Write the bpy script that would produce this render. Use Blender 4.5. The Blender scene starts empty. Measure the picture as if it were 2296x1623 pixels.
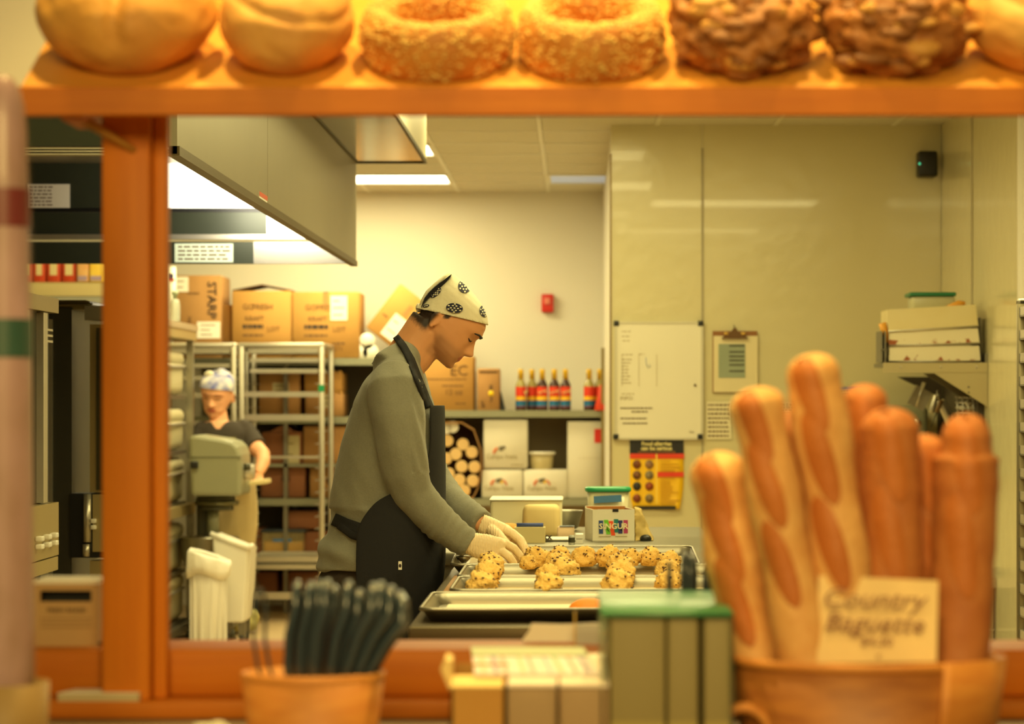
import bpy, bmesh, math, random
from math import sin, cos, pi, radians as R, sqrt
from mathutils import Vector as V, Matrix, noise
from mathutils.bvhtree import BVHTree

S = bpy.context.scene
C = S.collection
random.seed(7)

# ---------------------------------------------------------------- camera
F = 5600.0            # focal length in pixels of the 2296-wide frame
VX, VY = 1295.0, 905.0  # where lines running straight into the room vanish
EYE = 1.37
cam_data = bpy.data.cameras.new('camera')
cam = bpy.data.objects.new('camera', cam_data)
C.objects.link(cam)
S.camera = cam
cam.location = (0, 0, EYE)
cam.rotation_euler = (R(90), 0, 0)
cam_data.sensor_width = 36.0
cam_data.lens = F / 2296 * 36.0
cam_data.shift_x = -(VX - 1148) / 2296
cam_data.shift_y = (VY - 811.5) / 2296
cam_data.clip_end = 60
cam_data.dof.use_dof = True
cam_data.dof.focus_distance = 6.9
cam_data.dof.aperture_fstop = 4.6

# ---------------------------------------------------------------- world, exposure, large lights
w = bpy.data.worlds.new('world'); S.world = w
w.use_nodes = True
w.node_tree.nodes['Background'].inputs[0].default_value = (1.0, 0.74, 0.32, 1)
w.node_tree.nodes['Background'].inputs[1].default_value = 0.05
S.view_settings.view_transform = 'Standard'
S.view_settings.look = 'None'
S.view_settings.gamma = 1.0
S.view_settings.use_curve_mapping = False
S.view_settings.exposure = 0.2
KITCHEN = (1.0, 0.86, 0.37)   # yellow fluorescent cast of the kitchen
SHOP = (1.0, 0.71, 0.21)       # warmer halogen spots over the shop counter

def area(name, loc, size, power, color, rot=(0, 0, 0), spread=None):
    l = bpy.data.lights.new(name, 'AREA')
    l.shape = 'RECTANGLE'; l.size, l.size_y = size
    l.energy = power; l.color = color
    if spread: l.spread = spread
    o = bpy.data.objects.new(name, l); C.objects.link(o)
    o.location = loc; o.rotation_euler = rot
    return o
# unseen ceiling lamps, some added to brighten worker, shelves and bins (the two in view carry their own lamps further down)
for k, (x, y) in enumerate([(-0.3, 4.75), (0.9, 5.4), (-0.2, 7.2), (1.1, 8.2), (-0.1, 9.6), (-0.2, 11.6), (-3.2, 13.6), (-3.2, 15.6), (-2.0, 12.5)]):
    area('kitchen_fill_light', (x, y, 2.78), (1.15, 0.55), (31, 19, 17, 44, 38, 25, 13, 8, 28)[k], KITCHEN)
# halogen spots over the shop counter
def spot(name, loc, target, power, angle, blend=0.6, radius=0.05, color=SHOP):
    l = bpy.data.lights.new(name, 'SPOT')
    l.energy = power; l.spot_size = R(angle); l.spot_blend = blend; l.shadow_soft_size = radius; l.color = color
    o = bpy.data.objects.new(name, l); C.objects.link(o)
    o.location = loc
    o.rotation_euler = (V(target) - V(loc)).to_track_quat('-Z', 'Y').to_euler()
    return o
spot('counter_spot_light', (-0.60, 3.2, 3.0), (-0.50, 3.42, 1.85), 80, 70)
spot('counter_spot_light', (-0.05, 3.2, 3.0), (0.0, 3.42, 1.85), 80, 70)
spot('counter_spot_light', (0.50, 3.2, 3.0), (0.46, 3.42, 1.85), 66, 70)
spot('counter_spot_light', (-0.1, 1.5, 3.0), (0.25, 3.1, 1.1), 52, 50)
area('shop_fill_light', (0.0, -1.2, 2.75), (2.4, 1.2), 138, (1.0, 0.72, 0.24), rot=(R(48), 0, 0))  # unseen fill lamp, added to lift the shelf's shadow off the post

# ---------------------------------------------------------------- helpers
def P(x, y, d):
    """the point seen at pixel (x, y) at distance d into the room"""
    return V(((x - VX) / F * d, d, EYE - (y - VY) / F * d))
def PX(x, d): return (x - VX) / F * d
def PZ(y, d): return EYE - (y - VY) / F * d

def lin(c):
    return tuple(((v / 255) / 12.92 if v / 255 <= 0.04045 else ((v / 255 + 0.055) / 1.055) ** 2.4) for v in c)

MATS = {}
def mat(name, rgb, rough=0.5, metal=0.0, n=None, amt=0.15, bump=0.0, bscale=None, trans=0.0, emit=None, estr=0.0,
        spec=None, sheen=0.0, sss=0.0, alpha=1.0, stretch=(1, 1, 1), rgb2=None, ior=None, detail=4.0, coat=0.0):
    if name in MATS: return MATS[name]
    m = bpy.data.materials.new(name); m.use_nodes = True
    nt = m.node_tree; b = nt.nodes['Principled BSDF']
    c = (*lin(rgb), 1)
    b.inputs['Base Color'].default_value = c
    b.inputs['Roughness'].default_value = rough
    b.inputs['Metallic'].default_value = metal
    if trans: b.inputs['Transmission Weight'].default_value = trans
    if ior: b.inputs['IOR'].default_value = ior
    if spec is not None: b.inputs['Specular IOR Level'].default_value = spec
    if sheen: b.inputs['Sheen Weight'].default_value = sheen
    if coat: b.inputs['Coat Weight'].default_value = coat
    if sss:
        b.inputs['Subsurface Weight'].default_value = sss
        b.inputs['Subsurface Radius'].default_value = (0.02, 0.008, 0.004)
    if alpha < 1: b.inputs['Alpha'].default_value = alpha
    if emit:
        b.inputs['Emission Color'].default_value = (*emit, 1); b.inputs['Emission Strength'].default_value = estr
    if n or bump:
        tc = nt.nodes.new('ShaderNodeTexCoord'); mp = nt.nodes.new('ShaderNodeMapping')
        mp.inputs['Scale'].default_value = stretch
        nt.links.new(tc.outputs['Object'], mp.inputs[0])
    if n:
        tx = nt.nodes.new('ShaderNodeTexNoise'); tx.inputs['Scale'].default_value = n; tx.inputs['Detail'].default_value = detail
        nt.links.new(mp.outputs[0], tx.inputs[0])
        mx = nt.nodes.new('ShaderNodeMix'); mx.data_type = 'RGBA'
        c2 = (*lin(rgb2), 1) if rgb2 else (c[0] * (1 - amt), c[1] * (1 - amt), c[2] * (1 - amt), 1)
        if rgb2:
            rp = nt.nodes.new('ShaderNodeMapRange'); rp.inputs[1].default_value = 0.5 - 0.5 * (1 - amt); rp.inputs[2].default_value = 0.5 + 0.5 * (1 - amt)
            nt.links.new(tx.outputs['Fac'], rp.inputs[0]); fac = rp.outputs[0]
        else:
            fac = tx.outputs['Fac']
        mx.inputs[6].default_value = c; mx.inputs[7].default_value = c2
        nt.links.new(fac, mx.inputs[0]); nt.links.new(mx.outputs[2], b.inputs['Base Color'])
    if bump:
        t2 = nt.nodes.new('ShaderNodeTexNoise'); t2.inputs['Scale'].default_value = bscale or n or 40; t2.inputs['Detail'].default_value = 3
        nt.links.new(mp.outputs[0], t2.inputs[0])
        bp = nt.nodes.new('ShaderNodeBump'); bp.inputs['Strength'].default_value = bump; bp.inputs['Distance'].default_value = 0.01
        nt.links.new(t2.outputs['Fac'], bp.inputs['Height']); nt.links.new(bp.outputs[0], b.inputs['Normal'])
    MATS[name] = m
    return m

class MB:
    """collects closed shapes into one mesh"""
    def __init__(s): s.v = []; s.f = []; s.smooth = []
    def add(s, verts, faces, smooth=False):
        o = len(s.v); s.v += [tuple(p) for p in verts]
        for f in faces: s.f.append([i + o for i in f]); s.smooth.append(smooth)
        return s
    def box(s, x0, x1, y0, y1, z0, z1):
        if x0 > x1: x0, x1 = x1, x0
        if y0 > y1: y0, y1 = y1, y0
        if z0 > z1: z0, z1 = z1, z0
        return s.add([(x0, y0, z0), (x1, y0, z0), (x1, y1, z0), (x0, y1, z0), (x0, y0, z1), (x1, y0, z1), (x1, y1, z1), (x0, y1, z1)],
                     [(0, 3, 2, 1), (4, 5, 6, 7), (0, 1, 5, 4), (1, 2, 6, 5), (2, 3, 7, 6), (3, 0, 4, 7)])
    def obox(s, M, hx, hy, hz):
        pts = [M @ V((a * hx, b * hy, c * hz)) for c in (-1, 1) for (a, b) in ((-1, -1), (1, -1), (1, 1), (-1, 1))]
        return s.add(pts, [(0, 3, 2, 1), (4, 5, 6, 7), (0, 1, 5, 4), (1, 2, 6, 5), (2, 3, 7, 6), (3, 0, 4, 7)])
    def rbox(s, x0, x1, y0, y1, z0, z1, r=0.01, seg=3):
        """box with rounded vertical and horizontal edges"""
        bm = bmesh.new()
        bmesh.ops.create_cube(bm, size=1)
        for v in bm.verts:
            v.co = V((x0 + (v.co.x + .5) * (x1 - x0), y0 + (v.co.y + .5) * (y1 - y0), z0 + (v.co.z + .5) * (z1 - z0)))
        bmesh.ops.bevel(bm, geom=list(bm.edges), offset=r, segments=seg, affect='EDGES', profile=0.5)
        bm.verts.index_update()
        s.add([v.co.copy() for v in bm.verts], [[v.index for v in f.verts] for f in bm.faces], True)
        bm.free(); return s
    def loft(s, rings, cap=True, closed=True, smooth=True):
        n = len(rings[0]); vs = [p for r in rings for p in r]; fs = []
        for i in range(len(rings) - 1):
            for j in range(n if closed else n - 1):
                a = i * n + j; b = i * n + (j + 1) % n
                fs.append((a, b, b + n, a + n))
        if cap:
            fs.append(tuple(range(n - 1, -1, -1))); fs.append(tuple(range((len(rings) - 1) * n, len(rings) * n)))
        return s.add(vs, fs, smooth)
    def tube(s, pts, rad, n=10, cap=True, flat=1.0, up=None):
        pts = [V(p) for p in pts]; rings = []
        if not hasattr(rad, '__len__'): rad = [rad] * len(pts)
        prev = None
        for i, p in enumerate(pts):
            t = (pts[min(i + 1, len(pts) - 1)] - pts[max(i - 1, 0)])
            t = t.normalized() if t.length > 1e-9 else V((0, 0, 1))
            if prev is None:
                a = V(up) if up else (V((0, 0, 1)) if abs(t.z) < .9 else V((1, 0, 0)))
            else: a = prev
            a = (a - t * a.dot(t)); a = a.normalized() if a.length > 1e-6 else t.orthogonal().normalized()
            b = t.cross(a); prev = a
            rings.append([p + (a * cos(2 * pi * k / n) * flat + b * sin(2 * pi * k / n)) * rad[i] for k in range(n)])
        return s.loft(rings, cap)
    def cyl(s, p, q, r, n=16, r2=None):
        return s.tube([p, q], [r, r if r2 is None else r2], n)
    def lathe(s, prof, c=(0, 0, 0), n=28, sx=1.0, sy=1.0, cap=True):
        return s.loft([[(c[0] + r * sx * cos(2 * pi * k / n), c[1] + r * sy * sin(2 * pi * k / n), c[2] + z) for k in range(n)] for r, z in prof], cap)
    def prism(s, poly, ax, a, b):
        """polygon extruded along axis ax ('x','y','z') from a to b; poly gives the other two coordinates"""
        def mk(p, t): return {'x': (t, p[0], p[1]), 'y': (p[0], t, p[1]), 'z': (p[0], p[1], t)}[ax]
        n = len(poly)
        return s.add([mk(p, a) for p in poly] + [mk(p, b) for p in poly],
                     [tuple(range(n - 1, -1, -1)), tuple(range(n, 2 * n))] + [(i, (i + 1) % n, (i + 1) % n + n, i + n) for i in range(n)])
    def ball(s, c, r, sx=1, sy=1, sz=1, nu=16, nv=10):
        rings = []
        for i in range(1, nv):
            t = pi * i / nv
            rings.append([(c[0] + r * sx * sin(t) * cos(2 * pi * k / nu), c[1] + r * sy * sin(t) * sin(2 * pi * k / nu), c[2] - r * sz * cos(t)) for k in range(nu)])
        return s.loft(rings, True)
    def mesh(s, name):
        me = bpy.data.meshes.new(name); me.from_pydata(s.v, [], s.f); me.validate()
        if len(me.polygons) == len(s.smooth): me.polygons.foreach_set('use_smooth', s.smooth)
        bm = bmesh.new(); bm.from_mesh(me); bmesh.ops.recalc_face_normals(bm, faces=bm.faces[:]); bm.to_mesh(me); bm.free()
        return me
    def build(s, name, m, parent=None, bevel=0.0):
        return obj(name, s.mesh(name), m, parent, bevel)

def obj(name, me, m, parent=None, bevel=0.0):
    o = bpy.data.objects.new(name, me); C.objects.link(o)
    if m and not me.materials: me.materials.append(m)
    if parent: o.parent = parent
    if bevel:
        b = o.modifiers.new('bevel', 'BEVEL'); b.width = bevel; b.segments = 2; b.limit_method = 'ANGLE'
    return o
def tag(o, label, cat, group=None, kind=None):
    if label: o['label'] = label
    if cat: o['category'] = cat
    if group: o['group'] = group
    if kind: o['kind'] = kind
    return o
def thing(name, label, cat, group=None, loc=(0, 0, 0)):
    o = bpy.data.objects.new(name, None); C.objects.link(o); o.empty_display_size = 0.05
    o.location = loc
    return tag(o, label, cat, group)
def copytree(o, parent=None):
    c = o.copy(); C.objects.link(c); c.parent = parent
    for ch in o.children: copytree(ch, c)
    return c
def struct(name, mb, m, parent=None, **k):
    o = mb.build(name, m, parent, **k)
    if not parent: o['kind'] = 'structure'
    return o
SIDE = bpy.data.scenes.new('workbench')      # an empty scene in which single objects are evaluated
def evaluated(o):
    SIDE.collection.objects.link(o)
    vl = SIDE.view_layers[0]
    with bpy.context.temp_override(scene=SIDE, view_layer=vl):
        dg = bpy.context.evaluated_depsgraph_get(); dg.update()
        me = bpy.data.meshes.new_from_object(o.evaluated_get(dg))
    SIDE.collection.objects.unlink(o)
    return me
def text(name, body, size, M, m, parent=None, depth=0.0006, align='CENTER', bold=0.0, sx=1.0):
    """lettering laid flat in the local XY plane of matrix M"""
    cu = bpy.data.curves.new(name, 'FONT'); cu.body = body; cu.size = size
    cu.align_x = align; cu.align_y = 'CENTER'; cu.extrude = depth; cu.offset = bold; cu.space_line = 0.85
    cu.resolution_u = 2
    t = bpy.data.objects.new(name, cu)
    me = evaluated(t)
    bpy.data.objects.remove(t); bpy.data.curves.remove(cu)
    me.transform(M @ Matrix.Diagonal((sx, 1, 1, 1)))
    me.materials.clear()
    return obj(name, me, m, parent)
def facing(p, rot=0.0):
    """matrix for lettering on a surface facing the camera (-Y) at p; rot turns it in that plane"""
    return Matrix.Translation(p) @ Matrix.Rotation(R(90), 4, 'X') @ Matrix.Rotation(R(rot), 4, 'Z')
def remesh(mb, name, voxel, smooth=4, fac=0.5):
    me = mb.mesh(name); t = bpy.data.objects.new(name, me)
    r = t.modifiers.new('r', 'REMESH'); r.mode = 'VOXEL'; r.voxel_size = voxel; r.use_smooth_shade = True
    if smooth:
        q = t.modifiers.new('s', 'SMOOTH'); q.iterations = smooth; q.factor = fac
    out = evaluated(t)
    bpy.data.objects.remove(t); bpy.data.meshes.remove(me)
    out.name = name; out.materials.clear()
    out.polygons.foreach_set('use_smooth', [True] * len(out.polygons))
    return out
def bvh_of(me):
    return BVHTree.FromPolygons([v.co[:] for v in me.vertices], [p.vertices[:] for p in me.polygons])
def ell(c, ax, ay, ra, rb, n=28, e=2.0):
    """ring of points around c in the plane of unit vectors ax, ay"""
    out = []
    for k in range(n):
        t = 2 * pi * k / n; ct, st = cos(t), sin(t)
        out.append(c + ax * (ra * math.copysign(abs(ct) ** (2 / e), ct)) + ay * (rb * math.copysign(abs(st) ** (2 / e), st)))
    return out

# ---------------------------------------------------------------- materials
M_wall = mat('cream_wall_paint', (224, 219, 204), 0.42, n=3, amt=0.03, bump=0.05, bscale=60)
M_frp = mat('glossy_wall_panel', (212, 203, 162), 0.2, n=2, amt=0.04, bump=0.25, bscale=9, coat=0.2)
M_seam = mat('panel_seam', (170, 160, 130), 0.4, n=20, amt=0.1)
M_ceil = mat('ceiling_tile', (214, 208, 186), 0.9, n=60, amt=0.1, bump=0.3, bscale=160)
M_tbar = mat('ceiling_grid', (228, 224, 205), 0.5, n=10, amt=0.03)
M_floor = mat('tan_floor', (204, 178, 134), 0.45, n=8, amt=0.2)
M_steel = mat('brushed_steel', (190, 186, 172), 0.33, 1.0, n=6, amt=0.12, bump=0.04, bscale=80, stretch=(1, 1, 12))
M_hood = mat('hood_steel', (150, 142, 120), 0.42, 0.75, n=3, amt=0.12, bump=0.06, bscale=5)
M_steel_d = mat('dull_steel', (140, 136, 122), 0.42, 0.9, n=5, amt=0.2)
M_alu = mat('aluminium', (205, 200, 185), 0.36, 0.85, n=14, amt=0.15, bump=0.03, bscale=90)
M_tray = mat('sheet_pan_aluminium', (150, 144, 128), 0.4, 0.9, n=12, amt=0.15, bump=0.04, bscale=60)
M_black = mat('black_plastic', (22, 22, 22), 0.4, n=20, amt=0.2)
M_shadedsteel = mat('shaded_hood_steel', (62, 68, 54), 0.35, 0.3, n=6, amt=0.3)  # dark copy of the hood steel, shade and dark reflections put into its colour
M_card = mat('brown_cardboard', (178, 132, 78), 0.85, n=14, amt=0.16, bump=0.05, bscale=60)
M_card2 = mat('pale_cardboard', (186, 138, 70), 0.85, n=10, amt=0.12, bump=0.05, bscale=60)
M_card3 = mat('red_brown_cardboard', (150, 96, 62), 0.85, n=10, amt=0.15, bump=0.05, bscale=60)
M_ink = mat('dark_print', (58, 46, 40), 0.8, n=40, amt=0.3)
M_inkb = mat('brown_print', (112, 80, 48), 0.8, n=40, amt=0.3)
M_paper = mat('white_paper', (238, 234, 222), 0.75, n=12, amt=0.05)
M_white = mat('white_plastic', (232, 228, 214), 0.4, n=8, amt=0.05)
M_whitebox = mat('white_carton', (226, 220, 200), 0.7, n=7, amt=0.07)
M_wood = mat('orange_wood', (198, 118, 30), 0.5, spec=0.25, n=5, amt=0.3, bump=0.05, bscale=30, stretch=(0.6, 9, 9), rgb2=(176, 94, 20))
M_woodv = mat('orange_wood_post', (212, 128, 36), 0.5, spec=0.25, n=5, bump=0.05, bscale=30, stretch=(9, 9, 0.6), rgb2=(186, 102, 24), amt=0.3)
M_chip = mat('basket_wood', (206, 142, 66), 0.55, n=6, stretch=(3, 3, 14), rgb2=(180, 106, 40), amt=0.3, bump=0.1, bscale=40)
M_green_lid = mat('green_lid', (30, 150, 96), 0.35, n=10, amt=0.1)
M_clear = mat('clear_plastic', (225, 228, 215), 0.25, n=10, amt=0.05, trans=0.55, alpha=0.75)
M_blue = mat('blue_tape', (70, 120, 170), 0.6, n=30, amt=0.15)
M_red = mat('red_plastic', (205, 40, 30), 0.4, n=10, amt=0.1)
M_lamp = mat('fluorescent_lens', (255, 250, 235), 0.5, emit=(1.0, 0.88, 0.62), estr=5.5)
# ================================================================ THE SETTING
CEIL = 2.81
BACK = 16.98
PART = 12.9           # near face of the partition wall
XR = 1.878            # right side wall
struct('floor', MB().box(-5.2, 3.2, -2.0, BACK + .1, -0.1, 0.0), M_floor)
struct('wall_back', MB().box(-5.2, 0.25, BACK, BACK + .12, 0, 2.95), M_wall)
struct('wall_left', MB().box(-5.3, -5.2, 3.6, BACK, 0, 2.95), M_wall)
wp = struct('wall_partition', MB().box(0.176, XR + .1, PART + .004, BACK + .12, 0, 2.95), M_wall)
for (a, b) in ((0.173, 0.643), (0.647, XR - .002)):
    MB().box(a, b, PART, PART + .004, 0.0, CEIL).build('panel', M_frp, wp)
MB().box(0.639, 0.651, PART - .004, PART + .003, 0.0, CEIL - .12).build('seam_strip', M_seam, wp)
MB().box(0.166, 0.1755, PART - .004, PART + .05, 0.0, 2.66).build('corner_guard', mat('brown_corner_guard', (140, 116, 74), 0.4, 0.3, n=8, amt=0.2), wp)
wr = struct('wall_right', MB().box(XR + .006, XR + .1, 10.3, PART, 0, 2.95), M_wall)
for (a, b) in ((10.62, 11.87), (11.89, PART - .003)):
    MB().box(XR, XR + .006, a, b, 0, CEIL).build('panel', M_frp, wr)
MB().box(XR - .004, XR + .005, 11.86, 11.90, 0, CEIL).build('seam_strip', M_seam, wr)
MB().box(XR - .008, XR + .006, 10.56, 10.62, 0, CEIL).build('end_trim', M_white, wr)
struct('wall_far_right', MB().box(3.1, 3.2, 4.12, 10.4, 0, 2.95), M_wall)
struct('wall_header', MB().box(-3.2, 3.0, 4.0, 4.12, PZ(224, 4.0), 2.95), mat('pale_header_paint', (244, 241, 230), 0.5, n=3, amt=0.03))
# ceiling: slab, grid bars, drop-in tiles
ce = struct('ceiling', MB().box(-5.2, 3.2, 4.12, BACK + .1, CEIL + .02, CEIL + .1), M_ceil)
GX = [-0.809 + .61 * k for k in range(-7, 6)]
GY = [13.2 + .61 * k for k in range(-3, 7)]
for x in GX:
    if -2.1 < x < 2.0: MB().box(x - .012, x + .012, GY[0], BACK, CEIL - .004, CEIL + .02).build('grid_bar', M_tbar, ce)
for y in GY:
    MB().box(-5.2, XR, y - .012, y + .012, CEIL - .003, CEIL + .02).build('grid_bar', M_tbar, ce)
tile = None
lights_at = {(-2, 13.81): 1, (-1, 13.81): 1, (-2, 15.64): 1, (-1, 15.64): 1, (1, 15.64): 1}
def cell(x, y): return (round((x + .809) / .61), round(y, 2))
for x in GX[:-1]:
    if x < -2.7 or x > 1.85: continue
    for y in GY:
        cx, cy = cell(x, y)
        if (cx, cy) in ((-2, 13.81), (-1, 13.81), (-2, 15.64), (-1, 15.64), (1, 15.64), (2, 15.64)): continue
        if tile is None:
            tile = MB().box(.014, .596, .014, .596, 0, .014).mesh('ceiling_tile')
        o = obj('tile', tile, M_ceil, ce); o.location = (x, y, CEIL)
# ceiling lights
def troffer(x, y, label, lit=True):
    t = thing('ceiling_light', label, 'ceiling light', None, (x, y, CEIL))
    MB().box(0, 1.22, 0, .02, -.012, .02).box(0, 1.22, .59, .61, -.012, .02).box(0, .02, .02, .59, -.012, .02).box(1.2, 1.22, .02, .59, -.012, .02).build('frame', M_tbar, t)
    MB().box(.02, 1.2, .02, .59, -.004, .012).build('diffuser', M_lamp if lit else mat('faint_blue_glow_diffuser', (190, 205, 226), 0.35, n=4, amt=0.06, emit=(0.5, 0.62, 0.85), estr=0.18), t)  # unlit panel: a faint bluish glow is put into its material
    if lit:
        a = area('tube_light', (x + .61, y + .305, CEIL - .02), (1.15, .55), 31, KITCHEN)
    return t
troffer(-2.03, 15.64, 'long lit ceiling light panel beside the hood, above the red wall alarm')
troffer(-2.03, 13.81, 'lit ceiling light of which only a sliver shows past the duct box')
troffer(-.19, 15.64, 'bluish unlit ceiling panel beside the glossy partition wall', False)

# ================================================================ EXHAUST HOOD
h = thing('exhaust_hood', 'large steel exhaust hood hanging over the ovens', 'exhaust hood', None, (-1.01, 11.4, 2.0))
HB, HT, HX, HY0, HY1 = 2.0, 2.463, -1.01, 6.3, 11.4
def rel(o, par):
    o.location = -V(par.location); return o
def part(mb, name, m, par, **k):
    """a part whose vertices are in world coordinates, under a thing that has its own location"""
    return rel(mb.build(name, m, par, **k), par)
part(MB().box(HX - .02, HX, HY0, 8.135, HB, HT), 'side_panel', M_hood, h)
part(MB().box(HX - .02, HX, 8.14, HY1, HB, HT), 'side_panel', M_hood, h)
part(MB().box(HX - .024, HX + .006, HY0, HY1, HB - .004, HB + .02), 'bottom_rail', mat('dark_steel_rail', (96, 82, 54), 0.4, 0.8, n=10, amt=0.2), h)
part(MB().box(-3.6, HX - .02, HY0, HY0 + .02, HB + .02, HT), 'front_panel', M_shadedsteel, h)
for k in range(3):
    part(MB().box(-3.6, HX - .02, HY0 - .012 + .002 * k, HY0 + .02, HB + .0075 * k - .004, HB + .0075 * k + .0005), 'front_rail', M_alu, h)
part(MB().box(-3.6, HX, HY0, HY1, HT, HT + .02), 'roof_panel', M_hood, h)
# inner back wall in bands
yb = HY1 - .03
xs = PX(600, yb)  # lower bands change to bright steel here, imitating the reflection at this end
part(MB().box(-3.6, -2.0, yb - .02, yb, PZ(467, yb), HT), 'inner_panel', M_shadedsteel, h)
part(MB().box(-3.6, HX - .02, yb - .012, yb, PZ(476, yb), PZ(467, yb)), 'inner_rail', M_black, h)
part(MB().box(-3.6, xs, yb - .03, yb, PZ(527, yb), PZ(477, yb)), 'inner_panel', M_shadedsteel, h)
part(MB().box(xs, HX - .02, yb - .03, yb, PZ(527, yb), PZ(477, yb)), 'inner_panel', M_steel, h)
part(MB().box(-3.6, HX - .02, yb - .05, yb, PZ(538, yb), PZ(527, yb)), 'inner_rail', M_alu, h)
part(MB().box(-3.6, xs - .06, yb - .03, yb, PZ(592, yb), PZ(543, yb)), 'inner_panel', M_shadedsteel, h)
part(MB().box(xs - .06, HX - .02, yb - .03, yb, PZ(592, yb), PZ(543, yb)), 'inner_panel', M_steel, h)
part(MB().box(-2.0, HX - .02, yb - .02, yb, PZ(467, yb), HT), 'glow_panel', mat('hood_reflection_glow', (250, 250, 240), 0.4, emit=(1.0, 0.93, 0.74), estr=1.5, n=3, amt=0.05), h)  # bright reflection on the steel, made as a glowing panel
a = area('hood_fill_light', (-1.35, yb - .5, 2.30), (.5, .2), 10, (1.0, .9, .66), rot=(R(80), 0, 0))  # added lamp that brightens the bands inside the hood
# paper notices inside the hood
def notice(x0, x1, y0, y1, d, m, par, rows, name='notice', lw=0.7):
    o = part(MB().box(PX(x0, d), PX(x1, d), d - .004, d - .002, PZ(y1, d), PZ(y0, d)), name, m, par)
    mb = MB()
    for k in range(rows):
        yy = y0 + (y1 - y0) * (k + .8) / (rows + .6); hh = (y1 - y0) / rows * .16
        x = x0 + (x1 - x0) * .06
        while x < x0 + (x1 - x0) * lw:
            wd = random.uniform(.05, .15) * (x1 - x0)
            mb.box(PX(x, d), PX(min(x + wd, x1 - 3), d), d - .005, d - .004, PZ(yy + hh, d), PZ(yy - hh, d)); x += wd + .03 * (x1 - x0)
    mb.build('print_lines', M_inkb, o)
    return o
notice(60, 157, 413, 466, yb - .022, M_paper, h, 6, lw=.55)
notice(392, 523, 546, 588, yb - .032, mat('pale_green_paper', (206, 222, 200), 0.7, n=10, amt=0.06), h, 4, lw=.9)
st = part(MB().box(HX, HX + .002, 7.91, 8.115, PZ(461, 8.0), PZ(434, 8.0)), 'warning_sticker', M_paper, h)
MB().box(HX + .002, HX + .003, 7.91, 8.115, PZ(444, 8.0), PZ(434, 8.0)).box(HX + .002, HX + .003, 7.91, 8.115, PZ(461, 8.0), PZ(456, 8.0)).build('sticker_band', mat('orange_red_print', (206, 80, 40), 0.6, n=20, amt=0.1), st)

# duct box above the hood, with its polished hatch
d = thing('duct_box', 'boxed steel duct with a polished hatch between hood and ceiling', 'duct', None, (-.69, 11.4, HT))
part(MB().box(-3.6, -.69, HY0, HY1, HT + .021, CEIL), 'box', mat('painted_duct', (196, 188, 164), 0.45, 0.2, n=3, amt=0.08), d)
for (y0, y1) in ((HY0 + .1, 8.85), (8.9, HY1 - .02)):
    part(MB().box(HX + .01, -.70, y0, y1, HT + .008, HT + .0205), 'hatch', mat('polished_hatch', (150, 140, 112), 0.16, 1.0, n=5, amt=0.25, bump=0.05, bscale=4), d)
MBf = MB()
for y in (8.875, HY1 - .005): MBf.box(HX, -.69, y - .012, y + .012, HT + .003, HT + .0205)
for x in (HX + .004, -.694): MBf.box(x - .006, x + .006, HY0, HY1, HT + .003, HT + .0205)
part(MBf, 'hatch_frame', mat('dark_hatch_frame', (70, 62, 40), 0.5, 0.5, n=10, amt=0.2), d)

# ================================================================ WALL THINGS
# speaker in the corner
t = thing('speaker', 'small black speaker high in the corner of the glossy walls', 'speaker')
dd = PART - .12
MB().rbox(PX(2060, dd), PX(2103, dd), dd, PART - .012, PZ(395, dd), PZ(338, dd), .012).build('cabinet', M_black, t)
MB().box(PX(2074, dd), PX(2090, dd), PART - .02, PART - .001, PZ(380, dd), PZ(355, dd)).build('bracket', M_black, t)
MB().ball(P(2062, 367, dd - .001), .006).build('indicator_lamp', mat('green_led', (60, 200, 120), 0.3, emit=(0.1, 0.8, 0.4), estr=0.7), t)
# red fire alarm
t = thing('fire_alarm', 'red fire alarm box on the bare cream wall', 'fire alarm')
dd = BACK - .06
MB().rbox(PX(1214, dd), PX(1241, dd), dd, BACK - .001, PZ(700, dd), PZ(659, dd), .008).build('housing', M_red, t)
MB().rbox(PX(1221, dd), PX(1233, dd), dd - .012, dd + .01, PZ(682, dd), PZ(668, dd), .004).build('pull_bar', mat('pale_red_plastic', (226, 130, 110), 0.4, n=10, amt=0.1), t)
# whiteboard
dd = PART - .02
t = thing('whiteboard', 'small whiteboard with faint handwriting and black corner caps', 'whiteboard')
MB().box(PX(1382, dd), PX(1573, dd), dd, PART - .001, PZ(982, dd), PZ(724, dd)).build('board', mat('whiteboard_face', (234, 229, 210), 0.22, n=5, amt=0.05, coat=0.2), t)
fr = MB()
fr.box(PX(1378, dd), PX(1384, dd), dd - .004, PART - .001, PZ(986, dd), PZ(721, dd)).box(PX(1571, dd), PX(1577, dd), dd - .004, PART - .001, PZ(986, dd), PZ(721, dd))
fr.box(PX(1384, dd), PX(1571, dd), dd - .004, PART - .001, PZ(986, dd), PZ(981, dd)).box(PX(1384, dd), PX(1571, dd), dd - .004, PART - .001, PZ(726, dd), PZ(721, dd))
fr.build('frame', mat('pale_frame', (206, 200, 178), 0.4, 0.3, n=10, amt=0.1), t)
for (x, y) in ((1382, 725), (1571, 725), (1381, 979), (1570, 979)):
    MB().rbox(PX(x - 6, dd), PX(x + 6, dd), dd - .008, PART - .001, PZ(y + 6, dd), PZ(y - 6, dd), .004).build('corner_cap', M_black, t)
M_faint = mat('faint_marker', (172, 152, 110), 0.8, n=30, amt=0.2)
M_marker = mat('olive_marker', (112, 92, 56), 0.8, n=30, amt=0.2)
mb = MB(); mk = MB()
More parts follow.
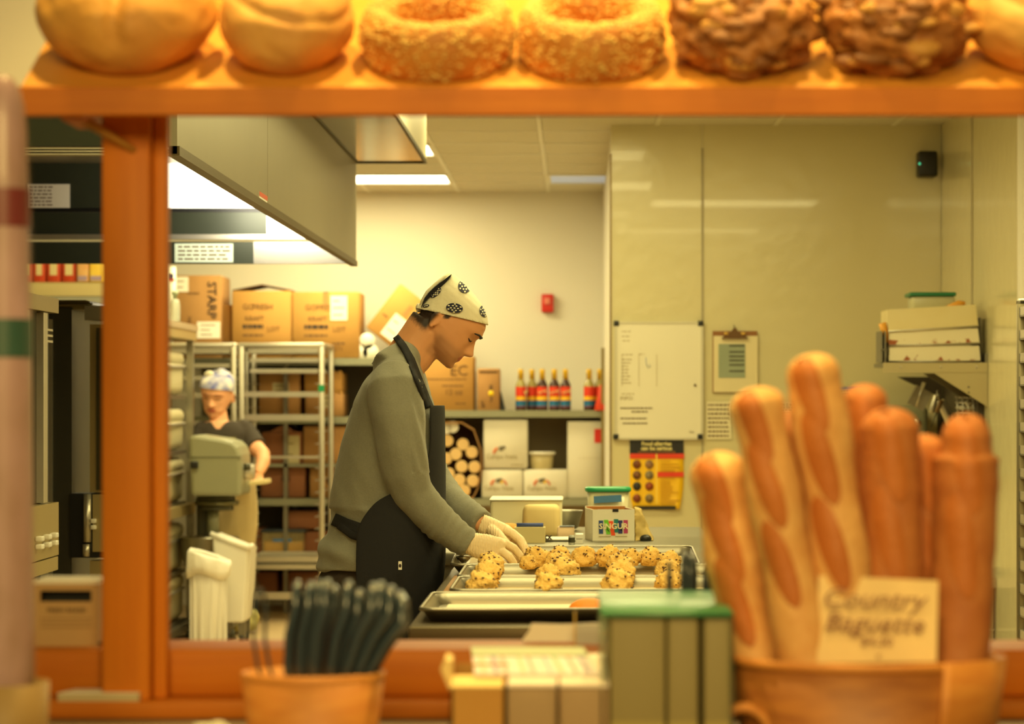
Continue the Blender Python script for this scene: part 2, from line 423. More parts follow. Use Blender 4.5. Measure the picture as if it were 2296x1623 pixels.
def scribble(m_, x0, x1, y, h, dens=.75):
    x = x0
    while x < x1:
        wd = random.uniform(3, 9)
        m_.box(PX(x, dd), PX(min(x + wd, x1), dd), dd - .0016, dd - .0002, PZ(y + h / 2, dd), PZ(y - h / 2, dd)); x += wd / dens
for (x0, x1, y) in ((1394, 1414, 743), (1394, 1414, 754), (1396, 1412, 764), (1394, 1420, 795), (1432, 1445, 794), (1394, 1422, 883)): scribble(mb, x0, x1, y, 1.6)
for k in range(8): scribble(mb, 1394, 1394 + random.uniform(14, 22), 806 + 7.5 * k, 2.2)
for x in (1394, 1432, 1472): mb.box(PX(x, dd), PX(x + 1, dd), dd - .0016, dd - .0002, PZ(866, dd), PZ(795, dd))
for (x0, x1, y) in ((1391, 1463, 915), (1416, 1452, 923), (1391, 1450, 938), (1396, 1452, 949)): scribble(mk, x0, x1, y, 3.0, .85)
mk.box(PX(1556, dd), PX(1561, dd), dd - .006, dd - .0002, PZ(866, dd), PZ(861, dd))
mb.build('faint_writing', M_faint, t)['kind'] = 'stuff'; mk.build('marker_writing', M_marker, t)['kind'] = 'stuff'
text('marker_note', 'INFO:', .027, facing(P(1405, 893, dd - .0012)), M_faint, t)
text('marker_note', 'ino', .02, facing(P(1551, 968, dd - .0012)), M_marker, t)
MB().tube([P(1448, 801, dd - .001), P(1449, 816, dd - .001), P(1453, 825, dd - .001), P(1458, 822, dd - .001), P(1456, 817, dd - .001)], .0016, 6).build('blue_squiggle', mat('blue_marker', (120, 140, 180), 0.7, n=20, amt=0.1), t)
# allergy poster
t = thing('allergy_poster', 'yellow and black food allergy poster taped under the whiteboard', 'poster')
dp = PART - .004
M_yel = mat('poster_yellow', (246, 196, 20), 0.45, n=6, amt=0.05)
# the sheet, its right lower edge curling in
sheet = MB(); rows = 14; cols = 8; pts = []
for i in range(rows + 1):
    v = i / rows; y = 986 + v * (1141 - 986)
    cut = 0 if v < .6 else 9 * ((v - .6) / .4) ** 1.5
    lft = 0 if v < .8 else 12 * ((v - .8) / .2)
    for j in range(cols + 1):
        u = j / cols; pts.append(P(1412 + lft * .6 + u * (1533 - cut - 1412 - lft * .6), y, dp - .02 * (max(0, v - .55) / .45) ** 2 * (max(0, u - .4) / .6) ** 2 - .001))
fs = [(i * (cols + 1) + j, i * (cols + 1) + j + 1, (i + 1) * (cols + 1) + j + 1, (i + 1) * (cols + 1) + j) for i in range(rows) for j in range(cols)]
sh = sheet.add(pts, fs, True).build('sheet', M_yel, t)
so = sh.modifiers.new('thick', 'SOLIDIFY'); so.thickness = .0012; so.offset = 1
dq = dp - .004
def strip(x0, x1, y0, y1, m, name, off=0.0, par=t):
    return MB().box(PX(x0, dq), PX(x1, dq), dq - .001 - off, dq - off, PZ(y1, dq), PZ(y0, dq)).build(name, m, par)
M_pred = mat('poster_red', (226, 60, 24), 0.5, n=10, amt=0.08); M_pblk = mat('poster_black', (26, 24, 26), 0.5, n=10, amt=0.1)
M_pcream = mat('poster_cream', (236, 222, 150), 0.5, n=10, amt=0.05)
strip(1412, 1533, 986, 1017, M_pblk, 'title_band')
strip(1422, 1515, 1134, 1142, M_pblk, 'bottom_band', .016)
strip(1412, 1470, 1017, 1028, M_pred, 'red_band'); strip(1474, 1534, 1017, 1028, M_pred, 'red_band'); strip(1474, 1533, 1058, 1069, M_pred, 'red_band', .003)
strip(1471, 1473.5, 1018, 1130, mat('poster_pale_yellow', (252, 222, 90), 0.5, n=10, amt=0.05), 'divider', .001)
text('title', 'Food allergies\ncan be serious', .0275, facing(P(1472, 1000, dq - .0022)), M_pcream, t, bold=.0009)
text('strap_line', 'reactions can be life threatening', .0148, facing(P(1472, 1012.5, dq - .0022)), mat('poster_tan', (190, 130, 70), 0.5, n=10, amt=0.05), t)
mb = MB()
for (x, y0, y1, n) in ((1480, 1034, 1054, 4), (1480, 1073, 1128, 10)):
    for k in range(n):
        yy = y0 + (y1 - y0) * k / (n - 1); mb.box(PX(x, dq), PX(x + random.uniform(20, 46), dq), dq - .011, dq - .0085, PZ(yy + .8, dq), PZ(yy - .8, dq))
mb.build('small_print', mat('poster_ochre', (196, 140, 14), 0.6, n=10, amt=0.1), t)
cols_ = [(150, 80, 30), (176, 130, 90), (150, 96, 50), (170, 150, 110), (60, 56, 50), (190, 90, 40), (186, 90, 40), (170, 140, 90)]
for k in range(8):
    x = (1428, 1456)[k % 2]; y = (1041, 1065, 1090, 1117)[k // 2]
    o = MB().cyl(P(x, y, dq - .0005), P(x, y, dq - .003), .022, 20).build('food_picture', mat('food_picture_%d' % k, cols_[k], 0.6, n=60, amt=0.5, rgb2=tuple(int(c * .45) for c in cols_[k])), t)
# clipboard
t = thing('clipboard', 'brown clipboard with a metal clip and a printed green list', 'clipboard')
MB().box(PX(1598, dd), PX(1698, dd), PART - .012, PART - .001, PZ(880, dd), PZ(742, dd)).build('board', mat('brown_hardboard', (150, 98, 48), 0.5, n=20, amt=0.2), t)
MB().box(PX(1600, dd), PX(1699, dd), PART - .016, PART - .0125, PZ(879, dd), PZ(753, dd)).build('sleeve', mat('plastic_sleeve', (228, 216, 176), 0.2, n=6, amt=0.05, coat=0.5), t)
dc = PART - .017
MB().box(PX(1611, dc), PX(1671, dc), dc - .001, dc, PZ(847, dc), PZ(771, dc)).build('list_sheet', mat('pale_green_print', (150, 162, 140), 0.6, n=14, amt=0.15), t)
mb = MB()
for y in (775, 789, 799, 808, 818, 832): mb.box(PX(1635, dc), PX(1669, dc), dc - .002, dc - .001, PZ(y + 1.6, dc), PZ(y - 1.6, dc))
mb.build('list_lines', mat('dark_olive_ink', (70, 66, 50), 0.7, n=40, amt=0.3), t)
cl = MB().prism([(PX(1617, dc), PZ(759, dc)), (PX(1677, dc), PZ(759, dc)), (PX(1672, dc), PZ(754, dc)), (PX(1655, dc), PZ(745, dc)), (PX(1650, dc), PZ(735, dc)), (PX(1645, dc), PZ(735, dc)), (PX(1638, dc), PZ(745, dc)), (PX(1622, dc), PZ(754, dc))], 'y', dc - .02, dc).build('clip', mat('bronze_clip', (112, 82, 52), 0.35, 0.7, n=20, amt=0.3), t)
MB().tube([P(1647, 736, dc - .01), P(1646, 728, dc - .01)], .003, 8).build('hanging_nail', M_steel_d, cl)
for x in (1628, 1666): MB().rbox(PX(x - 5, dc), PX(x + 5, dc), dc - .024, dc - .004, PZ(751, dc), PZ(745, dc), .004).build('hinge', mat('brass_clip', (214, 176, 90), 0.3, 0.8, n=20, amt=0.1), cl)
# papers on the partition wall
for k, (x0, x1, y0, y1, lb) in enumerate(((1584, 1640, 900, 985, 'pale printed sheet taped below the clipboard'), (1702, 1790, 902, 960, 'pale notice taped right of the clipboard, behind the bread'), (1868, 1930, 872, 935, 'paper hung from a blue tape strip behind the baguettes'))):
    t = thing('paper_notice', lb, 'paper')
    notice(x0, x1, y0, y1, PART - .004, mat('faded_sheet', (224, 216, 184), 0.7, n=10, amt=0.05), t, 8, 'sheet', lw=.85)
    if k == 2: MB().box(PX(1866, PART), PX(1932, PART), PART - .009, PART - .007, PZ(875, PART), PZ(868, PART)).build('tape', mat('bright_blue_tape', (30, 110, 190), 0.5, n=20, amt=0.1), t)
# ================================================================ CARTONS (shared builder)
def carton(name, label, cat, x0, x1, y0, y1, d, depth, m, group=None, tilt=0.0, seam=True, tape=True):
    """a cardboard box whose front face covers pixels x0..x1, y0..y1 at distance d"""
    wv = (x1 - x0) / F * d; hv = (y1 - y0) / F * d
    t = thing(name, label, cat, group, P((x0 + x1) / 2, y1, d))
    t.rotation_euler = (0, R(tilt), 0)
    MB().rbox(-wv / 2, wv / 2, 0, depth, 0, hv, min(.008, wv * .06), 1).build('body', m, t)
    if tape:
        MB().box(-.018, .018, -.0012, .0, hv - min(.09, hv * .3), hv - .004).box(-.018, .018, 0.002, depth, hv, hv + .0012).build('tape', M_card2 if m is not M_card2 else M_card, t)
    t['wh'] = (wv, hv)
    return t
def lines(t, rows, m=None, name='print', y=-.0015):
    mb = MB()
    wv, hv = t['wh']
    for (u0, u1, v, h) in rows:
        x = u0
        while x < u1:
            wd = random.uniform(.03, .09); mb.box((x - .5) * wv, (min(x + wd, u1) - .5) * wv, y, y + .001, (1 - v - h / 2) * hv, (1 - v + h / 2) * hv); x += wd + .012
    return mb.build(name, m or M_inkb, t)
def label_on(t, u0, u1, v0, v1, m=None, name='paper_label', ln=3, rot=0):
    wv, hv = t['wh']
    o = MB().box((u0 - .5) * wv, (u1 - .5) * wv, -.003, -.0015, (1 - v1) * hv, (1 - v0) * hv).build(name, m or M_paper, t)
    mb = MB()
    for k in range(ln):
        v = v0 + (v1 - v0) * (k + .7) / (ln + .5)
        mb.box((u0 + (u1 - u0) * .15 - .5) * wv, (u0 + (u1 - u0) * random.uniform(.5, .85) - .5) * wv, -.004, -.003, (1 - v) * hv - .004, (1 - v) * hv + .002)
    if ln: mb.build('label_print', M_inkb, o)
    return o
def ptext(t, body, u, v, size, m=None, rot=0, sx=1.0, bold=0):
    wv, hv = t['wh']
    return text('lettering', body, size, facing(V(((u - .5) * wv, -.002, (1 - v) * hv)), rot), m or M_inkb, t, sx=sx, bold=bold)

# ================================================================ BACK WALL SHELVING
M_shelf = mat('grey_green_shelf', (150, 150, 126), 0.45, 0.3, n=8, amt=0.15)
SD0, SD1 = 16.35, 16.95       # front and back of the shelves
def shelf_board(x0, x1, y, name, par, th=.045):
    z = PZ(y, SD0)
    return MB().box(PX(x0, SD0), PX(x1, SD0), SD0, SD1, z - th, z).build(name, M_shelf, par)
sl = thing('storage_shelving', 'tall metal shelving against the far wall, left half full of brown boxes', 'shelving')
for y in (803, 934, 1118, 1262): shelf_board(425, 928, y, 'shelf', sl)
for x in (428, 640, 924):
    for yy in (SD0 + .03, SD1 - .03):
        MB().box(PX(x, SD0) - .014, PX(x, SD0) + .014, yy - .02, yy + .02, 0.0, PZ(803, SD0)).build('upright', M_steel_d, sl)
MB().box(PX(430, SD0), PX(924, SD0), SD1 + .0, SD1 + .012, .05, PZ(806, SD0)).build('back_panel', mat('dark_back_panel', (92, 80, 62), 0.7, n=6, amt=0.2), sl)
sr = thing('storage_shelving', 'metal shelving on the far wall carrying syrup bottles and white cartons', 'shelving')
for y in (920, 1118): shelf_board(934, 1356, y, 'shelf', sr)
for x in (938, 1352):
    for yy in (SD0 + .03, SD1 - .03):
        MB().box(PX(x, SD0) - .012, PX(x, SD0) + .012, yy - .02, yy + .02, 0.0, PZ(926, SD0)).build('upright', M_steel_d, sr)
MB().box(PX(1348, SD0), PX(1358, SD0), SD0 - .03, SD0, 0.55, PZ(780, SD0)).build('front_post', mat('olive_post', (150, 132, 84), 0.45, 0.5, n=10, amt=0.2), sr)
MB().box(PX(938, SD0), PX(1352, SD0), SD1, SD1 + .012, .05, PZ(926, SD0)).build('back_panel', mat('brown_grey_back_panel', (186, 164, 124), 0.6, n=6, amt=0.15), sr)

def on(y): return PZ(y, SD0)
DF = SD0 + .03
# top shelf, left
t = carton('cardboard_box', 'tall brown box with large letters running down its side', 'box', 388, 496, 617, 803, DF, .42, M_card, tape=False)
ptext(t, 'STARP', .80, .30, .082, M_ink, -90, 1.05, .001); ptext(t, 'NET WT', .34, .62, .035, M_inkb, -90); label_on(t, .5, .98, .56, .76)
label_on(t, .04, .32, .02, .2, ln=2); lines(t, [(.30, .55, .22, .02)], M_inkb)
t = carton('cardboard_box', 'low plain brown box between the lettered box and the open carton', 'box', 497, 517, 683, 803, DF + .1, .3, M_card2, tape=False)
t = carton('cardboard_box', 'square brown carton with its top flaps standing open', 'box', 520, 653, 652, 803, DF, .4, M_card2, 'square cartons on the top shelf', tape=False)
wv, hv = t['wh']
for s_ in (-1, 1):
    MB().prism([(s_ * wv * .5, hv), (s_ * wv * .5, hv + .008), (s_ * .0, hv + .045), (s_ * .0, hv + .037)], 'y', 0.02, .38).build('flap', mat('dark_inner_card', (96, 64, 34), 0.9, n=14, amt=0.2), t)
def carton_print(t):
    ptext(t, 'GO', .28, .24, .05); ptext(t, 'FRESH', .52, .24, .05, sx=1.0); ptext(t, 'KRAFT', .38, .41, .042)
    lines(t, [(.18, .53, .53, .06)], M_ink); lines(t, [(.18, .53, .66, .03)], M_inkb); ptext(t, 'LOT', .7, .57, .045); lines(t, [(.6, .78, .78, .03)], M_inkb)
carton_print(t)
t = carton('cardboard_box', 'square brown carton with a white shipping label, beside the open carton', 'box', 655, 806, 654, 803, DF, .4, M_card2, 'square cartons on the top shelf')
carton_print(t); label_on(t, .57, .82, .06, .43); ptext(t, '271', .68, .86, .045)
t = carton('cardboard_box', 'brown carton leaning at a slant behind the standing worker', 'box', 858, 969, 640, 765, DF + .02, .3, M_card2, tilt=38, tape=False)
t.location = P(864, 768, DF + .02)
lines(t, [(.42, .5, .3, .22)], M_card); label_on(t, .30, .62, .46, .92, ln=2); lines(t, [(.1, .22, .62, .03)], M_inkb)
# plastic cups lying on the top shelf
for k, (x, y, lb) in enumerate(((808, 790, 'clear plastic tub lying on the shelf edge, left of three'), (832, 790, 'clear plastic tub lying on the shelf, right of three'), (824, 765, 'clear plastic tub balanced on two others'))):
    c = P(x, y, DF + .05)
    t = thing('plastic_tub', lb, 'tub', 'clear tubs on the top shelf')
    MB().lathe([(.045, 0), (.050, .01), (.044, .012), (.034, .09), (.030, .095)], n=24).build('cup', M_clear, t)
    MB().lathe([(.051, -.004), (.053, 0), (.053, .006), (.048, .008)], n=24).build('rim', M_white, t)
    t.location = c - V((0, .03, 0)); t.rotation_euler = (R(-90), 0, 0)
# second and lower shelves, left half (behind the racks)
for (x0, x1, y0, y1, lb, m, lab) in (
    (580, 672, 834, 934, 'brown box with a small white label behind the rack rungs', M_card, (.34, .74, .24, .48)),
    (682, 768, 836, 880, 'bright tan tray box with a scalloped top edge', M_card2, None),
    (684, 770, 881, 934, 'red brown box under the scalloped tray box', M_card, (.5, .7, .05, .6)),
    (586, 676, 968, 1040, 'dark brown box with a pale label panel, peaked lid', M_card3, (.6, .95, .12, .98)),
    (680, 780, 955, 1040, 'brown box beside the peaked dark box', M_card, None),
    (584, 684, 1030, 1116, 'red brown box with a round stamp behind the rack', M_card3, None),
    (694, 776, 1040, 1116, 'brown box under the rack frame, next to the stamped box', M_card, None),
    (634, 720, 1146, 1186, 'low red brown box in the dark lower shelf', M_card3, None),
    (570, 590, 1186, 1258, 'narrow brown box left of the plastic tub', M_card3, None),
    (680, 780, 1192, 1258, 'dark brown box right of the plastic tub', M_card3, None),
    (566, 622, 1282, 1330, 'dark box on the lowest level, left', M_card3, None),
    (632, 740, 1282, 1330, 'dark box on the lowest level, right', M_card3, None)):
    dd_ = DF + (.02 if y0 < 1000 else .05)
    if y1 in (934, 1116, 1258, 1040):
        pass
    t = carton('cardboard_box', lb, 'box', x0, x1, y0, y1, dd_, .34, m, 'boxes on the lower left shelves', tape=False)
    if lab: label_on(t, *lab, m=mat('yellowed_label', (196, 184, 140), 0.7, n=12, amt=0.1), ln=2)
    if 'scalloped' in lb:
        mb = MB(); wv, hv = t['wh']
        for k in range(7): mb.cyl(V((-wv / 2 + wv * (k + .5) / 7, 0.003, hv)), V((-wv / 2 + wv * (k + .5) / 7, .012, hv)), wv / 16, 12)
        mb.build('scalloped_edge', M_card2, t)
    if 'peaked' in lb and 'pale' in lb:
        wv, hv = t['wh']; MB().prism([(-wv * .3, hv), (wv * .3, hv), (0.02, hv + .05)], 'y', .01, .3).build('lid', M_card3, t)
    if 'stamp' in lb:
        wv, hv = t['wh']; MB().cyl(V((.02, -.002, hv * .5)), V((.02, 0, hv * .5)), .03, 20).build('stamp', mat('dark_stamp', (110, 66, 44), 0.85, n=20, amt=0.3), t)
for y in (1040,):
    MB().box(PX(580, SD0), PX(800, SD0), SD0 + .01, SD1, PZ(y, SD0) - .02, PZ(y, SD0)).build('shelf', M_shelf, sl)
# tub of grain on the low shelf
t = thing('storage_tub', 'clear tub of golden grain with a blue tape strip', 'tub')
dd = DF
MB().box(PX(592, dd), PX(678, dd), dd, dd + .3, PZ(1258, dd), PZ(1215, dd)).build('grain', mat('golden_grain', (214, 156, 40), 0.8, n=60, amt=0.35), t)
MB().box(PX(588, dd), PX(682, dd), dd - .006, dd + .31, PZ(1260, dd), PZ(1194, dd)).build('wall', mat('tub_clear', (214, 190, 130), 0.3, n=8, amt=0.1, alpha=0.35), t)
MB().rbox(PX(584, dd), PX(686, dd), dd - .012, dd + .316, PZ(1194, dd), PZ(1187, dd), .006).build('lid', mat('dark_lid', (44, 50, 54), 0.5, n=8, amt=0.1), t)
MB().box(PX(612, dd), PX(654, dd), dd - .009, dd - .007, PZ(1214, dd), PZ(1208, dd)).build('tape', M_blue, t)
# right shelves
t = carton('cardboard_box', 'big pale box marked 12 oz behind the worker\'s chin', 'box', 944, 1062, 798, 922, DF, .36, M_card2, tape=False)
ptext(t, 'EC', .72, .27, .1, M_inkb); lines(t, [(.1, .86, .42, .02)], M_inkb); lines(t, [(.4, .8, .54, .025)], M_inkb); ptext(t, '12 oz', .62, .66, .052); lines(t, [(.65, .85, .86, .02)])
t = carton('cardboard_box', 'narrow brown box with a yellow sticker dot', 'box', 1070, 1120, 826, 922, DF, .24, M_card, tape=False)
wv, hv = t['wh']
MB().cyl(V((.12 * wv, -.002, hv * .42)), V((.12 * wv, 0, hv * .42)), .018, 20).build('sticker', mat('yellow_sticker', (246, 206, 20), 0.5, n=10, amt=0.05), t)
lines(t, [(.1, .9, .08, .06), (.2, .34, .88, .06)], M_inkb); ptext(t, '8', .62, .45, .05, M_ink); ptext(t, '3', .62, .72, .05, M_ink); ptext(t, 'UP', .24, .82, .03, M_ink, 90)
t = thing('wedge_stand', 'thin black wedge leaning against the narrow brown box', 'stand')
MB().prism([(PX(1121, DF), PZ(922, DF)), (PX(1133, DF), PZ(922, DF)), (PX(1122, DF), PZ(878, DF))], 'y', DF + .02, DF + .2).build('side', M_black, t)

# syrup bottles
def bottle(x, yb, liquid, label, d, wpx=24, group='syrup bottles', front=True):
    k = wpx / 24 * (24 / F * SD0) / 2     # radius
    H = 92 / F * SD0
    t = thing('syrup_bottle', label, 'bottle', group, P(x, yb, d))
    MB().lathe([(k * .9, 0), (k, .006), (k, H * .60), (k * .92, H * .65), (k * .55, H * .74), (k * .42, H * .80), (k * .40, H * .93)], n=24).build('glass', liquid, t)
    MB().lathe([(k * .50, H * .76), (k * .50, H), (k * .42, H + .003)], n=20).build('cap_foil', mat('gold_foil', (222, 176, 34), 0.35, 0.3, n=30, amt=0.25), t)
    lb = MB().lathe([(k * 1.015, H * .06), (k * 1.015, H * .58)], n=24, cap=False).build('label_wrap', mat('bottle_label_red', (222, 56, 24), 0.5, n=20, amt=0.1), t)
    MB().lathe([(k * 1.03, H * .10), (k * 1.03, H * .24)], n=24, cap=False).build('blue_band', mat('bottle_label_blue', (24, 110, 160), 0.5, n=20, amt=0.2), lb)
    MB().lathe([(k * 1.028, H * .25), (k * 1.028, H * .34)], n=24, cap=False).build('yellow_band', mat('bottle_label_yellow', (246, 196, 24), 0.5, n=20, amt=0.2), lb)
    MB().lathe([(k * 1.03, 0.004), (k * 1.03, H * .09)], n=24, cap=False).build('base_band', mat('bottle_label_dark', (60, 26, 26), 0.5, n=20, amt=0.2), lb)
    text('lettering', 'Syrup', .026, facing(V((0, -k * 1.06, H * .46)), 18), M_pcream, lb, depth=.003)
    return t
M_amber = mat('dark_syrup', (70, 34, 18), 0.12, n=6, amt=0.2, trans=0.2, coat=0.5)
M_pale = mat('pale_syrup', (196, 182, 110), 0.12, n=6, amt=0.1, trans=0.35, coat=0.5)
rot = 0
for (x, m, lb, dz, rz) in ((1168, M_pale, 'pale syrup bottle at the outer end of the cluster of five', .04, 70), (1193, M_pale, 'pale syrup bottle tucked behind the dark ones', .10, 150),
                       (1216, M_amber, 'dark syrup bottle, first of three facing front', 0, 0), (1243, M_amber, 'dark syrup bottle, middle of three facing front', 0, 0), (1268, M_amber, 'dark syrup bottle, last of three, beside the gap', 0, 8),
                       (1321, M_pale, 'clear syrup bottle across the gap, with a white back label', .0, 160), (1345, M_pale, 'clear syrup bottle at the shelf post behind the red cone', .03, 90)):
    t = bottle(x, 920, m, lb, DF + .04 + dz); t.rotation_euler = (0, 0, R(rz))
t = thing('red_cone', 'red paper cone leaning beside the shelf post', 'cone', None, P(1349, 920, DF - .02))
MB().lathe([(.047, 0), (.05, .004), (.012, .165), (.004, .17)], n=20).build('cone', mat('red_paper', (214, 62, 30), 0.6, n=10, amt=0.1), t)
# box of cup sleeves / paper cups
t = thing('cup_carton', 'open carton filled with stacked white paper cups', 'carton')
dc = DF - .02
poly = [(985, 946), (1035, 946), (1062, 962), (1079, 1010), (1081, 1050), (1070, 1100), (1060, 1118), (985, 1118)]
mbc = MB(); ip = [(PX(x, dc), PZ(y, dc)) for x, y in poly]; cx = sum(p[0] for p in ip) / 8; cz = sum(p[1] for p in ip) / 8
inn = [((p[0] - cx) * .95 + cx, (p[1] - cz) * .965 + cz) for p in ip]
for i in range(8):
    j = (i + 1) % 8; q = [ip[i], ip[j], inn[j], inn[i]]; mbc.prism(q, 'y', dc, dc + .38)
mbc.build('carton_wall', M_card, t)
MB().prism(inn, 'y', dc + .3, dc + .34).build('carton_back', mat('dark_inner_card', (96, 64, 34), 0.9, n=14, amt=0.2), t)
cups = [(1004, 958, 1), (1014, 955, 1)]
cupm = MB().lathe([(.033, 0), (.038, 0.0), (.040, .004), (.038, .008), (.028, .10)], n=22).mesh('paper_cup')
for k, (x, y) in enumerate(((1000, 960), (1015, 957), (1003, 988), (1038, 996), (1022, 1018), (1058, 1014), (1000, 1028), (1035, 1046), (1064, 1047), (1006, 1062), (1030, 1076), (1060, 1078), (1010, 1098), (1041, 1100))):
    c = obj('paper_cup', cupm, mat('kraft_cup_base', (226, 190, 128), 0.7, n=10, amt=0.06) if k > 1 else M_white)
    tag(c, ['white', 'cream'][k > 1] + ' paper cup showing its base, ' + ['top', 'top', 'upper', 'upper', 'second', 'second', 'third', 'third', 'third', 'fourth', 'fourth', 'fourth', 'bottom', 'bottom'][k] + ' row, ' + ['left', 'right', 'left', 'right', 'left', 'right', 'left', 'middle', 'right', 'left', 'middle', 'right', 'left', 'right'][k] + ' in carton', 'cup', 'paper cups in the open carton')
    if k > 1: c.data = cupm.copy(); c.data.materials.clear(); c.data.materials.append(mat('kraft_cup_base', (226, 190, 128), 0.7))
    c.location = P(x, y, dc + .04); c.rotation_euler = (R(-90), 0, 0)
# white cartons
def fruit_logo(t, u, v, k, full=True):
    wv, hv = t['wh']; c = V(((u - .5) * wv, -.002, (1 - v) * hv))
    def arc(a0, a1, r, th, m, nm):
        mb = MB(); mb.tube([c + V((cos(R(a)) * r, 0, sin(R(a)) * r * .95)) for a in range(a0, a1 + 1, 8)], [th * (.5 + .5 * sin(pi * i / max(1, (a1 - a0) // 8))) for i in range((a1 - a0) // 8 + 1)], 6); mb.build(nm, m, t)
    mo = mat('carton_orange', (222, 110, 50), 0.6, n=20, amt=0.15)
    arc(120, 176, k, k * .16, mo, 'logo_arc')
    if full: arc(4, 60, k, k * .12, mo, 'logo_arc')
    MB().ball(c + V((-.1 * k, 0, k * .72)), k * .3, sy=.06).ball(c + V((.22 * k, 0, k * .85)), k * .22, sy=.06).build('logo_fruit', mat('carton_grey', (116, 108, 88), 0.6, n=40, amt=0.3), t)
    if full: MB().ball(c + V((.36 * k, -.001, k * .52)), k * .2, sy=.06).build('logo_sun', mat('carton_gold', (240, 196, 60), 0.6, n=20, amt=0.1), t)
    text('brand_script', 'Campo Vesta', k * .82, facing(c + V((0, 0, -.25 * k))), mat('faint_olive_ink', (160, 144, 96), 0.7, n=30, amt=0.2), t, sx=.82)
    lines(t, [(.62, .9, .93 if v > .55 else .86, .02)], mat('faint_olive_ink', (160, 144, 96)))
t = carton('white_carton', 'tall white carton with an orange arc emblem, upper of the stack', 'carton', 1084, 1183, 940, 1050, DF, .3, M_whitebox, 'white cartons with the fruit emblem', tape=False); fruit_logo(t, .42, .72, .055, False)
t = carton('white_carton', 'white carton with orange arcs, beneath the tall white carton', 'carton', 1080, 1172, 1053, 1117, DF, .3, M_whitebox, 'white cartons with the fruit emblem', tape=False); fruit_logo(t, .42, .58, .052)
t = carton('white_carton', 'white carton with orange arcs, beneath the lidded tub', 'carton', 1174, 1272, 1053, 1117, DF, .3, M_whitebox, 'white cartons with the fruit emblem', tape=False); fruit_logo(t, .42, .58, .052)
t = carton('white_carton', 'tall blank white carton with a red sticker, beside the shelf post', 'carton', 1272, 1354, 944, 1117, DF + .01, .3, M_whitebox, tape=False)
wv, hv = t['wh']; MB().box(.24 * wv, .49 * wv, -.003, -.001, hv * .72, hv * .9).build('red_sticker', mat('red_sticker', (222, 40, 22), 0.5, n=8, amt=0.05), t)
lines(t, [(.3, .98, .48, .004)], M_faint)
t = thing('lidded_tub', 'round deli tub with a white lid standing on a white carton', 'tub', None, P(1214, 1052, DF + .1))
MB().lathe([(.066, 0), (.070, .004), (.080, .10)], n=30).build('tub', mat('cloudy_tub', (206, 190, 140), 0.35, n=14, amt=0.25), t)
MB().lathe([(.088, .098), (.093, .1), (.093, .113), (.088, .117)], n=30).build('lid', M_white, t)
# ================================================================ FRIDGE AND CARTONS AT THE FAR LEFT
dF = 15.0
t = thing('refrigerator', 'tall steel cabinet behind the ovens carrying red cartons on top', 'refrigerator', None, (PX(150, dF), dF, 0))
part(MB().rbox(-4.1, PX(298, dF), dF, dF + .75, 0.06, PZ(632, dF), .012), 'body', mat('warm_steel', (178, 160, 112), 0.4, 0.6, n=4, amt=0.1), t)
part(MB().rbox(-3.9, PX(290, dF), dF - .03, dF, 0.15, PZ(664, dF), .01), 'door', M_steel_d, t)
part(MB().tube([(PX(280, dF), dF - .045, 1.0), (PX(280, dF), dF - .045, 1.6)], .012), 'handle', M_alu, t)
for k, (x0, x1, m, lb) in enumerate(((40, 71, M_red, 'red carton on the steel cabinet, outermost'), (74, 101, M_red, 'red carton on the steel cabinet, second along'), (105, 135, M_red, 'red carton on the steel cabinet, third along'), (139, 170, M_red, 'red carton on the steel cabinet, next to the patterned bag'))):
    c = thing('carton', lb, 'carton', 'red cartons on the steel cabinet')
    d_ = dF + .1; z0 = PZ(632, dF)
    MB().rbox(PX(x0, d_), PX(x1, d_), d_, d_ + .1, z0, z0 + .16, .004, 1).build('body', mat('red_carton', (206, 52, 26), 0.6, n=12, amt=0.25, rgb2=(220, 90, 40)), c)
    MB().box(PX(x0 + 7, d_), PX(x1 - 7, d_), d_ - .002, d_, z0 + .045, z0 + .15).build('white_panel', mat('cream_print', (236, 218, 160), 0.6, n=14, amt=0.1), c)
for k, (x0, x1, m, lb) in enumerate(((172, 198, mat('orange_bag', (226, 120, 50), 0.5, n=20, amt=0.1, rgb2=(240, 220, 150)), 'orange patterned bag between red and yellow packs'), (200, 232, mat('yellow_bag', (248, 196, 30), 0.5, n=14, amt=0.1, rgb2=(250, 226, 110)), 'bright yellow pack beside the wooden post'))):
    c = thing('snack_pack', lb, 'pack')
    d_ = dF + .08; z0 = PZ(632, dF)
    MB().rbox(PX(x0, d_), PX(x1, d_), d_, d_ + .12, z0, z0 + .17, .012).build('bag', m, c)
    MB().box(PX(x0 + 3, d_), PX(x1 - 3, d_), d_ - .003, d_, z0 + .012, z0 + .04).build('print_band', mat('lilac_print', (186, 160, 190), 0.6, n=20, amt=0.2), c)
